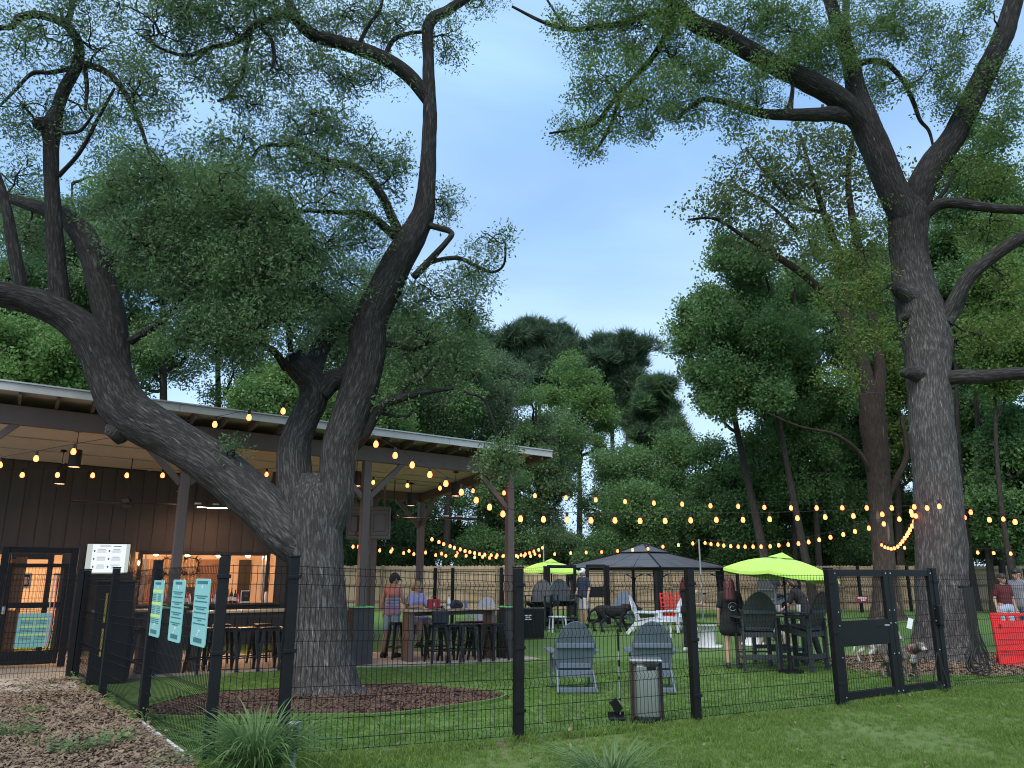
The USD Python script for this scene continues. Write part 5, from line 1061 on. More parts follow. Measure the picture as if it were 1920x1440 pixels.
light_string('uppermost string of bulbs from the pavilion corner to the right-hand oak', [(945, 923), (1003, 928), (1061, 932), (1117, 936), (1172, 939), (1226, 942), (1279, 944), (1332, 947), (1384, 948), (1433, 950), (1483, 951), (1531, 951), (1579, 951), (1625, 951), (1672, 951), (1714, 949)], 18.3, 16.1, ends=(W(930, 918, 18.4), W(1724, 947, 16.1)))
light_string('sagging string of bulbs behind the bar between the pavilion and a thin pole', [(810, 1010), (823, 1015), (832, 1019), (844, 1023), (852, 1026), (863, 1029), (872, 1032), (881, 1034), (890, 1036), (899, 1038), (909, 1039), (921, 1040), (932, 1040), (944, 1041), (968, 1041), (977, 1040), (985, 1038), (993, 1036), (1001, 1033), (1010, 1030), (1017, 1026)], 21.5, 26.5, ends=(W(796, 1000, 21.3), W(1020, 1022, 26.6)))
light_string('far low string of bulbs seen beneath the television backs', [(662, 1024), (672, 1024), (712, 1031), (733, 1033), (735, 1029), (757, 1036), (767, 1032), (776, 1038), (798, 1035), (817, 1040), (828, 1037), (836, 1041), (855, 1041), (857, 1036), (874, 1041), (890, 1044), (905, 1043), (918, 1045), (930, 1044), (943, 1042), (971, 1043), (983, 1041), (995, 1042), (1003, 1038), (1012, 1041)], 23.0, 26.4, ends=(W(640, 1020, 22.9), W(1020, 1036, 26.6)))
light_string('string of bulbs passing in front of the gazebo roof between two thin poles', [(1040, 1038), (1070, 1036), (1099, 1035), (1128, 1034), (1158, 1032), (1186, 1030), (1215, 1028), (1243, 1024), (1272, 1021), (1299, 1018)], 26.2, 23.2, ends=(W(1020, 1036, 26.6), W(1317, 1013, 23.0)))
light_string('sagging string of bulbs above the large lime umbrella, rising to the right-hand oak', [(1322, 1017), (1333, 1019), (1346, 1020), (1357, 1022), (1370, 1023), (1384, 1024), (1397, 1024), (1412, 1024), (1427, 1024), (1444, 1023), (1460, 1021), (1478, 1020), (1497, 1018), (1516, 1015), (1536, 1011), (1557, 1006), (1581, 1001), (1603, 995), (1629, 989), (1657, 981), (1686, 972), (1710, 964)], 23.0, 16.3, ends=(W(1317, 1013, 23.0), W(1724, 958, 16.2)))
light_string('tightly hanging loop of bulbs between the maple and the right-hand oak trunk', [(1653, 1021), (1659, 1025), (1665, 1027), (1671, 1028), (1677, 1027), (1683, 1024), (1688, 1019), (1692, 1014), (1696, 1008), (1700, 1003), (1703, 998), (1706, 992), (1710, 985), (1714, 977), (1717, 966)], 26.0, 16.6, ends=(W(1650, 1018, 26.1), W(1722, 958, 16.4)))
light_string('single lit bulb string end resting on the face of the right-hand oak trunk', [(1738, 951), (1761, 948)], 15.85, 15.80, ends=(W(1722, 950, 16.1), W(1800, 955, 16.2)))
light_string('string of three bulbs leaving the right-hand oak towards the right edge', [(1808, 969), (1855, 973), (1903, 977)], 16.4, 14.6, ends=(W(1790, 963, 16.5), W(1960, 982, 14.0)))
light_string('upper pair of bulbs leaving the right-hand oak towards the right edge', [(1820, 959), (1881, 972)], 16.9, 18.0, ends=(W(1792, 952, 16.6), W(1960, 990, 19.0)))
light_string('lowest row of bulbs at the right edge behind the oak trunk', [(1696, 1026), (1721, 1028), (1833, 1035), (1863, 1036), (1895, 1037)], 24.0, 22.5, ends=(W(1660, 1022, 25.5), W(1960, 1037, 22.0)))
# poles that carry them
for lab, px, y, top in (('thin galvanised pole carrying string lights behind the left umbrella', 1020, 26.6, 1022), ('thin galvanised pole carrying string lights beside the gazebo', 1317, 23.0, 1011)):
    p = at(px, y); z = float(g(*p)); t = thing('light_pole', lab, 'pole', (*p, z)); h = W(px, top, y)[2] - z
    b = MB(); b.tube([[0, 0, 0], [0, 0, h]], .022, 8); b.build('pole', M['galv'], t); b = MB(); b.lathe([(.06, 0), (.06, .05), (.025, .07)], n=12); b.build('foot', M['galv'], t)

# ------------------------------------------------------------------ pendants and heaters under the roof
def pendant(label, px, py, Y, proto=[None]):
    X = X_at(px, Y); zc = z_at(X, Y, py); zt = zrf(X, Y) - .02; w = PW(X, Y, 0)
    t = thing('pendant_lamp', label, 'lamp', (w[0], w[1], zc)); 
    b = MB(); b.lathe([(.0, .17), (.105, .17), (.11, .16), (.11, -.16), (.098, -.16), (.098, .12), (0, .12)], n=24); b.build('shade', M['darkframe'], t, smooth=40)
    b = MB(); b.tube([[0, 0, .17], [0, 0, zt - zc]], .008, 6); b.build('rod', M['black'], t)
    b = MB(); b.lathe([(.0, 0), (.065, 0), (.065, -.03), (0, -.03)], (0, 0, zt - zc), n=16); b.build('ceiling_rose', M['black'], t)
    b = MB(); b.lathe([(0, -.125), (.09, -.125), (.092, -.11), (0, -.11)], n=20); b.build('diffuser', M['lampglow'], t)
    return t
for lab, px, py, Y in (('cylinder pendant hanging nearest the left edge under the roof', 115, 860, 1.3), ('small cylinder pendant close to the dark wall at the left', 91, 893, 3.3), ('cylinder pendant half hidden by the sweeping oak limb', 327, 908, 3.4), ('cylinder pendant seen between the oak stems', 509, 900, 1.5), ('cylinder pendant in front of the far brown beam', 767, 937, 3.4), ('cylinder pendant near the corner post of the pavilion', 852, 918, 1.5), ('cylinder pendant just right of the oak trunk', 661, 898, 1.3)):
    pendant(lab, px, py, Y)
def heater(label, px, py, Y, L=1.25, rot=0.0):
    X = X_at(px, Y); zc = z_at(X, Y, py); zt = zrf(X, Y) - .02; w = PW(X, Y, 0)
    t = thing('hanging_heater', label, 'heater', (w[0], w[1], zc), PA + rot)
    b = MB(); b.box((0, 0, 0), (L, .22, .05), ch=.012); b.build('housing', M['darkframe'], t)
    for x in (-.4, 0, .4):
        b = MB(); b.box((x, 0, .05), (.14, .10, .05), ch=.01); b.build('bracket', M['bolt'], t)
    for x in (-.45, .45):
        b = MB(); b.tube([[x, 0, .075], [x, 0, zt - zc - .01]], .005, 5); b.build('hanger', M['black'], t)
    b = MB(); b.box((0, 0, -.03), (L - .2, .12, .01)); b.build('element', M['lampglow'] if 'glowing' in label else M['rust'], t)
    return t
heater('flat patio heater hung on two rods near the pavilion corner', 860, 972, 2.4, 1.0)
heater('patio heater glowing orange below the sweeping limb', 395, 950, 3.6, 1.0)
def ceiling_fan(label, px, py, Y):
    X = X_at(px, Y); zc = z_at(X, Y, py); zt = zrf(X, Y) - .02; w = PW(X, Y, 0)
    t = thing('ceiling_fan', label, 'fan', (w[0], w[1], zc))
    b = MB(); b.lathe([(0, .10), (.06, .10), (.13, .04), (.13, -.05), (.05, -.10), (0, -.10)], n=20); b.build('motor', M['darkframe'], t, smooth=40)
    b = MB(); b.tube([[0, 0, .1], [0, 0, zt - zc]], .013, 6); b.build('rod', M['darkframe'], t)
    for k in range(4):
        a = k * math.pi / 2 + .4; b = MB(); b.box((.62, 0, 0), (.95, .13, .012), R=rotx(.18)); b.xf(mat4(rotz(a))); b.build('blade', M['darkframe'], t)
ceiling_fan('dark ceiling fan against the siding at the left', 226, 943, 3.5)
ceiling_fan('dark ceiling fan hanging right of the television backs', 735, 970, 3.2)
# lamps inside the bar room and the screen with the menu
for k, (px, py) in enumerate(((291, 1038), (350, 1040), (409, 1041), (464, 1042))):
    Y = 5.6; X = X_at(px, Y); z = z_at(X, Y, py); w = PW(X, Y, z)
    t = thing('bar_lamp', ['bare warm bulb at the left end of the serving window', 'bare warm bulb right of the post in the serving window', 'bare warm bulb over the middle of the serving window', 'dim warm bulb at the right end of the serving window'][k], 'lamp', w)
    b = MB(); b.tm(trimesh.creation.icosphere(2, .055)); b.build('bulb', M['roomlamp'], t, smooth=True)
    b = MB(); b.tube([[0, 0, .05], [0, 0, 2.74 - z]], .007, 6); b.build('cord', M['black'], t)
w = PW((DX0 + DX1) / 2 - .1, 6.3, 2.45); t = thing('ceiling_lamp', 'warm ceiling lamp inside the room behind the entrance door', 'lamp', w); b = MB(); b.lathe([(0, -.04), (.10, -.03), (.13, .0), (0, .0)], n=16); b.build('globe', M['roomlamp'], t); b = MB(); b.tube([[0, 0, 0], [0, 0, .29]], .01, 6); b.build('stem', M['black'], t)
X = X_at(262, D_ - .12); z = z_at(X, D_ - .12, 1056); w = PW(X, D_ - .12, z)
t = thing('wall_lantern', 'slim wall lantern with a small flame-shaped bulb left of the serving window', 'lamp', w)
b = MB(); b.box((0, 0, 0), (.03, .02, .26)); b.build('arm', M['darkframe'], t); b = MB(); b.lathe([(0, -.05), (.022, -.02), (.018, .02), (0, .06)], (0, -.05, 0), n=10); b.build('bulb', M['lampglow'], t)
Y = D_ - .25; X = X_at(201, Y); zt, zb = z_at(X, Y, 1020), z_at(X, Y, 1075); w = PW(X, Y, zb)
M['screen'] = emission('screen_glow', (.86, .92, 1.0), .72); M['screenedge'] = emission('screen_margin', (.72, .78, .74), .5); M['screenink'] = emission('screen_ink', (.45, .47, .5), .16)
ms = thing('menu_screen', 'glowing white menu screen on the dark wall by the entrance', 'screen', w, PA - .42)
h = zt - zb; wd = .93
b = MB(); b.box((0, .02, h / 2), (wd + .03, .035, h + .03), ch=.006); b.build('case', M['black'], ms)
b = MB(); b.box((0, -.002, h / 2), (wd, .004, h)); b.build('display', M['screenedge'], ms)
b = MB(); b.box((.02, -.0055, h / 2 + .01), (wd * .78, .003, h * .95)); b.build('page', M['screen'], ms)
r_ = np.random.default_rng(8)
def sl(x, z, ww, hh):
    b = MB(); b.box((x, -.0085, z), (ww, .003, hh)); b.build('print_line', M['screenink'], ms)
sl(-.07, h * .93, .24, .016); sl(.19, h * .92, .17, .018)
for cx in (-.14, .18):
    z = h * .82
    for k in range(3):
        sl(cx, z, .2 * r_.uniform(.7, 1), .012)
        for q in range(3): sl(cx, z - .03 - .02 * q, .22 * r_.uniform(.7, 1), .006)
        sl(cx - .155, z - .04, .03, .045); z -= h * .27
b = MB(); b.box((0, .12, h / 2), (.06, .18, .06)); b.build('bracket', M['black'], ms)
# ------------------------------------------------------------------ bar tables and stools in the pavilion
def pw3(X, Y, dz=0.0): return PW(X, Y, floor_z(X) + dz)
def bar_table(label, X0, X1, Y, h=1.07, dp=.52):
    L = X1 - X0; c = pw3((X0 + X1) / 2, Y); t = thing('bar_table', label, 'bar table', c, PA)
    for k, y in enumerate((-dp / 2 + .085, dp / 2 - .085, 0)):
        b = MB(); b.box((0, y, h - .02), (L, .17, .042), ch=.005); b.build('top_plank', M['bartop'], t)
    for sx in (-1, 1):
        b = MB(); b.box((sx * (L / 2 - .12), 0, (h - .045) / 2), (.10, .40, h - .045), ch=.006); b.build('leg', M['brown'], t)
    b = MB(); b.box((0, 0, h - .09), (L - .4, .05, .09)); b.build('apron', M['brown'], t)
    return t
bt1 = bar_table('long light-topped bar table between the two right-hand pavilion posts', -2.62, -.36, .10)
bt2 = bar_table('light-topped bar table behind the oak trunk', -6.95, -3.95, .10)
bt3 = bar_table('light-topped bar table left of the grey post, behind the mint notices', -8.55, -7.60, .10)
def stool_proto():
    t = thing('bar_stool', 'black metal bar stool, first at the right end of the bar', 'stool', pw3(-.55, -.32), PA, 'black metal bar stools')
    b = MB(); b.box((0, 0, .755), (.31, .31, .022), ch=.009); b.box((0, 0, .725), (.30, .30, .04), ch=.006); b.build('seat', M['blackmetal'], t)
    for sx in (-1, 1):
        for sy in (-1, 1):
            b = MB(); b.add(*leg_taper((sx * .125, sy * .125, .72), (sx * .205, sy * .205, 0), .030, .018)); b.build('leg', M['blackmetal'], t)
    for sx, sy, ax in ((0, -1, 0), (0, 1, 0), (-1, 0, 1), (1, 0, 1)):
        b = MB(); q = .182
        b.bar((sx * q - (.17 if ax == 0 else 0), sy * q - (.17 if ax else 0), .24), (sx * q + (.17 if ax == 0 else 0), sy * q + (.17 if ax else 0), .24), .018, .022); b.build('rung', M['blackmetal'], t)
    return t
def leg_taper(p0, p1, w0, w1):
    v = []
    for p, w in ((p0, w0), (p1, w1)):
        v += [[p[0] - w, p[1] - w, p[2]], [p[0] + w, p[1] - w, p[2]], [p[0] + w, p[1] + w, p[2]], [p[0] - w, p[1] + w, p[2]]]
    return v, [[3, 2, 1, 0], [4, 5, 6, 7], [0, 1, 5, 4], [1, 2, 6, 5], [2, 3, 7, 6], [3, 0, 4, 7]]
st0 = stool_proto()
r_ = np.random.default_rng(3)
spots = [(-.92, -.30, 'second'), (-1.28, -.36, 'third'), (-1.66, -.28, 'fourth'), (-2.02, -.35, 'fifth')]
for X, Y, nth in spots: dup(st0, pw3(X, Y), PA + r_.normal() * .12, f'{nth} black bar stool from the right end, front side of the bar')
for X, lab in ((-.45, 'black bar stool on the far side of the bar, hard by the corner post box'), (-2.45, 'black bar stool on the far side of the bar left of the seated woman'), (-.8, 'black bar stool on the far side of the bar near the corner post'), (-1.5, 'black bar stool on the far side of the bar behind the dark bag'), (-1.98, 'black bar stool under the seated woman in lavender')):
    dup(st0, pw3(X, .72), PA + r_.normal() * .1, lab)
for k, X in enumerate((-6.75, -6.36, -5.97, -5.58, -5.19, -4.80)): dup(st0, pw3(X, -.32), PA + r_.normal() * .12, ['first', 'second', 'third', 'fourth', 'fifth', 'sixth'][k] + ' black bar stool to the right of the grey post behind the notices')
for X, w_ in ((-3.75, 'tight against'), (-3.45, 'just right of')): dup(st0, pw3(X, .75), PA + .1, f'black bar stool {w_} the oak trunk, behind the green-topped post box')
for X, w_ in ((-7.75, 'just left of the grey post'), (-8.2, 'between the dark cabinet and the grey post')): dup(st0, pw3(X, -.32), PA + r_.normal() * .12, 'black bar stool ' + w_ + ', behind the mint notices')
for X, w_ in ((-4.6, 'hidden by the oak trunk'), (-5.4, 'left of the oak trunk'), (-6.2, 'near the grey post')): dup(st0, pw3(X, .78), PA + r_.normal() * .12, 'black bar stool on the far side of the bar, ' + w_)
# things on the bar (positions by picture column)
def on_bar(px, Y=.05): X = X_at(px, Y); return X, pw3(X, Y, 1.07 + .003)
M['bagred'] = mat('red_cooler', (.30, .02, .03), (.36, .03, .04), scale=8, rough=.6)
M['navybag'] = mat('dark_bag', (.02, .022, .03), (.035, .037, .045), scale=9, rough=.8)
M['bluecan'] = mat('blue_can', (.10, .16, .42), (.14, .2, .48), scale=8, rough=.35, metallic=.3)
M['glassgreen'] = mat('dark_bottle', (.02, .03, .02), (.03, .04, .03), scale=8, rough=.15)
M['amber'] = mat('amber_drink', (.30, .13, .03), (.36, .17, .05), scale=8, rough=.2)
M['pink'] = mat('pink_label', (.55, .08, .18), (.6, .12, .22), scale=8, rough=.5)
X, p = on_bar(815); t = thing('cooler_bag', 'dark red cooler bag with white marks standing on the bar', 'bag', p, PA)
b = MB(); b.box((0, 0, .10), (.26, .17, .20), ch=.02); b.build('body', M['bagred'], t); b = MB(); b.tube(spline([[-.07, 0, .2], [-.05, 0, .25], [.05, 0, .25], [.07, 0, .2]], 5), .008, 6); b.build('handle', M['navybag'], t)
for x in (-.06, -.03): 
    b = MB(); b.box((x, -.0865, .09), (.012, .004, .07)); b.build('mark', M['white'], t)
X, p = on_bar(843); t = thing('bottle', 'tall white bottle on the bar beside the red bag', 'bottle', p); b = MB(); b.lathe([(0, 0), (.038, 0), (.04, .01), (.04, .15), (.03, .19), (.016, .22), (.016, .26), (0, .26)], n=16); b.build('body', M['white'], t, smooth=40); b = MB(); b.lathe([(0, .262), (.018, .262), (.018, .29), (0, .29)], n=12); b.build('cap', M['greyplastic'], t)
b = MB(); b.lathe([(.0408, .05), (.0408, .11)], n=16); b.build('print_band', M['galv'], t)
X, p = on_bar(875); t = thing('drink_can', 'slim blue drinks can on the bar', 'can', p); b = MB(); b.lathe([(0, 0), (.028, 0), (.031, .01), (.031, .15), (.026, .165), (0, .165)], n=16); b.build('body', M['bluecan'], t, smooth=40); b = MB(); b.lathe([(0, .1655), (.024, .1655), (.024, .168), (0, .168)], n=12); b.build('lid', M['steel'], t)
X, p = on_bar(856); t = thing('backpack', 'low dark backpack slumped on the bar', 'bag', p, PA); hl = [m3.Manifold.sphere(.07, 16).translate(q) for q in ((-.11, 0, .07), (.11, 0, .06), (-.04, 0, .12), (.06, .02, .11))]; hm = m3.Manifold.batch_hull(hl).to_mesh()
b = MB(); b.add(hm.vert_properties[:, :3], hm.tri_verts); b.build('body', M['navybag'], t, smooth=50); b = MB(); b.tube(spline([[-.1, -.06, .05], [-.02, -.09, .12], [.08, -.06, .06]], 5), .012, 6); b.build('strap', M['cable'], t)
X, p = on_bar(832); t = thing('camera_case', 'small black and white case on the bar between bag and bottle', 'case', p, PA); b = MB(); b.box((0, 0, .03), (.09, .06, .06), ch=.012); b.build('body', M['black'], t); b = MB(); b.box((0, -.031, .028), (.06, .006, .022), ch=.002); b.build('stripe', M['white'], t)
X, p = on_bar(766); t = thing('drink_glass', 'amber drink in a clear tumbler on the bar by the seated woman', 'glass', p); b = MB(); b.lathe([(0, .002), (.032, .002), (.040, .10), (0, .10)], n=16); b.build('drink', M['amber'], t)
M['glass'] = usdkit.material(stage, '/World/Looks/clear_glass', {"tr": ("transparent_bsdf", {}), "gl": ("glossy_bsdf", {"roughness": .03}), "fr": ("fresnel", {"IOR": 1.4}), "mx": ("mix_closure", {})}, [("fr.fac", "mx.fac"), ("tr.BSDF", "mx.closure1"), ("gl.BSDF", "mx.closure2")], surface="mx.closure")
b = MB(); b.lathe([(.036, 0), (.044, .13), (.0425, .13), (.0335, .003)], n=16); b.build('tumbler', M['glass'], t, smooth=True)
X = X_at(828, -.30); t = thing('shoulder_bag', 'square black bag standing on a stool at the bar', 'bag', pw3(X, -.30, .77), PA); b = MB(); b.box((0, 0, .14), (.36, .16, .28), ch=.03); b.build('body', M['navybag'], t); b = MB(); b.tube(spline([[-.1, 0, .27], [-.06, 0, .34], [.06, 0, .34], [.1, 0, .27]], 5), .01, 6); b.build('handle', M['cable'], t)
# bottles, sign and cups on the window shelf
shz = SZ0 + .018
def on_shelf(px): X = X_at(px, D_ - .1); return PW(X, D_ - .1, shz)
def bottle(px, m, h, lab, cat='bottle'):
    t = thing('shelf_bottle', lab, cat, on_shelf(px)); k = h / .30
    b = MB(); b.lathe([(0, 0), (.036, 0), (.038, .01), (.038, .17 * k), (.028, .205 * k), (.014, .235 * k), (.014, .28 * k), (0, .28 * k)], n=14); b.build('body', M[m], t, smooth=40)
    b = MB(); b.lathe([(.0385, .05 * k), (.0385, .13 * k)], n=14); b.build('paper_label', M['white'], t); b = MB(); b.lathe([(0, .281 * k), (.016, .281 * k), (.016, .30 * k), (0, .30 * k)], n=10); b.build('cap', M['darkframe'], t)
for px, m, h, lab in ((357, 'pink', .30, 'pink bottle on the serving shelf behind the middle mint notice'), (362, 'white', .26, 'white bottle on the serving shelf between the mint notices'), (404, 'pink', .28, 'pink bottle on the serving shelf right of the last mint notice'), (409, 'white', .24, 'small white bottle on the serving shelf by the black post'), (433, 'amber', .33, 'tall amber bottle on the serving shelf'), (439, 'glassgreen', .36, 'tallest dark bottle on the serving shelf'), (446, 'glassgreen', .32, 'dark wine bottle with pale paper on the serving shelf'), (451, 'pink', .24, 'small pink bottle left of the chalk sign')):
    bottle(px, m, h, lab)
t = thing('chalk_sign', 'small dark menu sign with a white rim on the serving shelf', 'sign', on_shelf(464), PA); b = MB(); b.box((0, -.06, .15), (.23, .02, .30), ch=.008); b.build('rim', M['white'], t); b = MB(); b.box((0, -.0715, .16), (.19, .004, .24)); b.build('panel', M['darkframe'], t)
for k in range(4): b = MB(); b.box((0, -.0745, .24 - .03 * k), (.13 - .02 * (k % 2), .002, .008)); b.build('print_line', M['greyplastic'], t)
t = thing('paper_cup', 'white paper cups stacked at the right end of the serving shelf', 'cup', on_shelf(503)); b = MB(); b.lathe([(0, 0), (.03, 0), (.042, .11), (.043, .18), (0, .18)], n=14); b.build('cup', M['white'], t, smooth=40); b = MB(); b.lathe([(0, .182), (.042, .182), (.03, .26), (0, .26)], n=14); b.build('upturned_cup', M['white'], t, smooth=40)
w = PW(X_at(51, D_ - .06), D_ - .06, z_at(X_at(51, D_), D_, 1102)); t = thing('door_notice', 'white printed notice in a dark frame on the entrance door', 'sign', w, PA)
b = MB(); b.box((0, 0, .15), (.26, .012, .33)); b.build('paper', M['white'], t); b = MB(); b.box((0, -.0085, .15), (.19, .005, .24)); b.build('print_block', M['darkframe'], t); b = MB(); b.box((.02, -.0125, .15), (.11, .003, .16)); b.build('print_panel', M['white'], t)
# inside the bar room: bottles on the back counter and two twig wreaths on the slats
r_ = np.random.default_rng(15)
for k in range(11):
    X = SX0 + .35 + k * .17 + r_.uniform(-.03, .03); w = PW(X, 7.62, fz + .957); h = r_.uniform(.22, .32); m_ = ['amber', 'glassgreen', 'pink', 'white', 'bluecan'][k % 5]
    t = thing('back_bottle', ['amber', 'dark green', 'pink', 'white', 'blue'][k % 5] + ' bottle on the lit back counter inside the bar, ' + ['first', 'second', 'third', 'fourth', 'fifth', 'sixth', 'seventh', 'eighth', 'ninth', 'tenth', 'eleventh'][k] + ' from the left', 'bottle', w)
    b = MB(); b.lathe([(0, 0), (.036, 0), (.038, .01), (.038, h * .6), (.014, h * .78), (.014, h), (0, h)], n=12); b.build('body', M[m_], t, smooth=40)
for px, lab in ((318, 'left'), (356, 'right')):
    X = X_at(px, RY1 - .1); z = z_at(X, RY1 - .1, 1062); w = PW(X, RY1 - .11, z); t = thing('wall_wreath', f'dark twig wreath on the slatted wall inside the bar, the {lab} of two', 'wreath', w, PA); b = MB()
    for k in range(26):
        a = r_.uniform(0, 6.28); R_ = .24 + r_.normal() * .03; q = [[R_ * math.cos(a + d), r_.normal() * .012, R_ * math.sin(a + d) + r_.normal() * .02] for d in (0, .3, .6)]; b.tube(q, .009, 4)
        if k % 2: b.tube([q[1], np.array(q[1]) * [1.35, 1, 1.35]], .007, 4)
    b.build('twigs', M['black'], t, kind='stuff')
b = MB(); b.box((SX0 + .45, 7.95, fz + 1.62), (.9, .2, .03)); b.build('wall_shelf', M['doorwood'], pav)
b = MB(); b.box((SX1 - 1.35, 7.72, fz + 1.15), (.42, .36, .38), ch=.02); b.build('till', M['darkframe'], pav)
# outdoor television backs
w = at(684, 20.0); zc = W(684, 980, 20.0)[2]
t = thing('television_back', 'grey plastic backs of two outdoor televisions under the pavilion roof', 'television', (*w, zc), PA * .2)
for cx, ww in ((-.31, .50), (.28, .56)):
    b = MB(); b.box((cx, .06, 0), (ww, .12, .84), ch=.03); h_ = b.build('housing', M['greyplastic'], t)
    for k, (a_, c_) in enumerate(((.8, .76), (.52, .52))):
        b = MB()
        for sx, sz, lx, lz in ((0, 1, a_ * ww, .012), (0, -1, a_ * ww, .012), (-1, 0, .012, c_ * .84), (1, 0, .012, c_ * .84)): b.box((cx + sx * a_ * ww / 2, -.004, sz * c_ * .42), (lx, .012, lz))
        b.build('raised_ring', M['postbox'], h_)
b = MB(); b.box((-.20, -.04, -.02), (.16, .08, .40), ch=.02); b.build('mount', M['darkframe'], t)
b = MB(); b.tube([[.38, .06, .42], [.38, .06, 1.0]], .03, 8); b.build('ceiling_pole', M['brown'], t)
b = MB(); b.tube(spline([[-.2, -.06, -.1], [-.3, -.08, -.3], [-.12, -.07, -.4]], 6), .012, 5); b.build('cable', M['cable'], t)
p = W(728, 1000, 20.6); t = thing('sconce_lamp', 'black dish lamp on a bent arm right of the television backs', 'lamp', p); b = MB(); b.lathe([(.03, .06), (.09, .02), (.11, -.03), (.10, -.03), (0, .03)], n=18); b.build('shade', M['black'], t); b = MB(); b.tube(spline([[0, 0, .05], [.02, 0, .16], [-.02, 0, .28], [-.15, .03, .30]], 5), .01, 6); b.build('arm', M['black'], t)

# ------------------------------------------------------------------ lawn furniture
def adirondack(name, label, loc, rz, m, seat=.36, group=None, tall=False, wood=None):
    """A slatted garden chair; the sitter faces local +y."""
    t = thing(name, label, 'chair', loc, rz, group); mt = M[m]; s = seat
    n = 7; wts = .076; lean = .34
    for k in range(n):
        u = (k - (n - 1) / 2) / ((n - 1) / 2); L = .74 - .17 * u * u - .03 * abs(u) ** 3; x0, x1 = u * .225, u * .275
        def arc(uu): return .80 - .20 * uu * uu - .05 * abs(uu) ** 5
        hw0, hw1 = .036, .0435; du = hw1 / .275; zs_ = np.linspace(-1, 1, 5)
        pl = [(x0 - hw0, -.02), (x0 + hw0, -.02)] + [(x1 + hw1 * q_, arc(u + du * q_)) for q_ in zs_[::-1]]
        b = MB(); b.prism(pl, -.010, .010)
        Rb = np.array([[1, 0, 0], [0, -math.sin(lean), -math.cos(lean)], [0, math.cos(lean), -math.sin(lean)]]); b.xf(mat4(Rb, (0, -.19, s - .08))); b.build('back_slat', mt, t)
    for h_, wd in ((.10, .50), (.42, .58)):
        b = MB(); c = np.array([0, -.19 - math.sin(lean) * h_ - .026, s - .08 + math.cos(lean) * h_]); b.bar(c - [wd / 2, 0, 0], c + [wd / 2, 0, 0], .025, .07, ch=.006); b.build('back_rail', mt, t)
    for k in range(6):
        b = MB(); y = -.17 + k * .092; b.box((0, y, s + .01 + .012 * k + (.0 if k < 5 else -.02)), (.52, .080, .02), ch=.006); b.build('seat_slat', mt, t)
    for sx in (-1, 1):
        b = MB(); b.box((sx * .335, .10, s + .215), (.13, .68, .024), ch=.011); b.build('arm', mt, t)
        b = MB(); b.box((sx * .30, .33, (s + .20) / 2), (.03, .10, s + .20), ch=.006); b.build('front_leg', mt, t)
        b = MB(); b.bar((sx * .27, .36, s + .03), (sx * .27, -.30, s - .12), .026, .11, ch=.006); b.build('seat_side', mt, t)
        if tall:
            b = MB(); b.box((sx * .30, -.27, (s + .19) / 2), (.035, .09, s + .19), ch=.006); b.build('rear_leg', mt, t)
            b = MB(); b.box((sx * .30, .03, .24), (.025, .50, .06), ch=.005); b.build('side_stretcher', mt, t)
        else:
            b = MB(); b.bar((sx * .27, -.24, s - .07), (sx * .29, -.50, .0), .03, .10, ch=.006); b.build('rear_leg', mt, t)
            b = MB(); b.bar((sx * .335, .30, s + .20), (sx * .315, -.28, s + .20), .022, .05); b.build('arm_support', mt, t)
    if tall:
        for y, z in ((.38, .30), (-.27, .26), (-.27, s - .09)):
            b = MB(); b.box((0, y, z), (.56, .03 if y < 0 else .11, .09 if y < 0 else .026), ch=.005); b.build('cross_rail', mt, t)
    else:
        b = MB(); b.bar((-.275, -.465, .055), (.275, -.465, .055), .03, .07, ch=.006); b.build('cross_rail', mt, t)
        b = MB(); b.bar((-.26, -.255, s - .10), (.26, -.255, s - .10), .03, .10, ch=.006); b.build('cross_rail', mt, t)
        b = MB(); b.box((0, .372, s - .01), (.56, .025, .11), ch=.006); b.build('front_apron', mt, t)
    return t
def gl(px, py, up=0.0): q = G(px, py); return (q[0], q[1], q[2] + .008 + up)
q = gl(1079, 1303); adirondack('garden_chair', 'slate blue slatted garden chair seen from behind, standing alone left of the bin', (q[0], q[1] + .5, q[2]), .06, 'slate')
q = gl(1234, 1303); adirondack('garden_chair', 'slate blue slatted garden chair seen from behind, partly hidden by the steel bin', (q[0], q[1] + .5, q[2]), -.08, 'slate')
for px, py, rz, m, lab in ((1213, 1188, -1.9, 'whitechair', 'white garden chair facing right beside the gazebo'), (1272, 1186, 2.2, 'whitechair', 'white garden chair in front of the red game frame'), (905, 1190, 2.9, 'whitechair', 'white garden chair beyond the end of the bar table'), (1160, 1176, 2.5, 'slate', 'grey garden chair behind the black dog')):
    q = gl(px, py); adirondack('garden_chair', lab, q, rz, m)
for px, py, rz, lab in ((1010, 1178, 2.8, 'dark tall garden chair left of the small gate frame'), (1058, 1176, 3.4, 'dark tall garden chair behind the mint board')):
    q = gl(px, py); adirondack('tall_chair', lab, q, rz, 'darkchair', .72, tall=True)
q = gl(1432, 1262); adirondack('tall_chair', 'dark counter-height slatted chair at the umbrella table, its back to the lawn edge', (q[0], q[1] + .3, q[2]), -.05, 'darkchair', .74, tall=True)
q = gl(1522, 1262); adirondack('tall_chair', 'dark counter-height slatted chair turned sideways at the right of the umbrella table', (q[0] + .03, q[1] + .35, q[2]), .75, 'darkchair', .74, tall=True)
q = gl(1452, 1170); adirondack('tall_chair', 'grey tall chair far behind the umbrella table with a seated person', q, -.9, 'greyplastic', .72, tall=True)
q = gl(1478, 1250); t = thing('counter_table', 'dark slatted counter-height table under the large lime umbrella', 'table', (q[0], q[1] + .45, q[2]), .1)
for k in range(6): b = MB(); b.box((0, -.36 + k * .145, .985), (.86, .138, .026), ch=.006); b.build('top_slat', M['darkchair'], t)
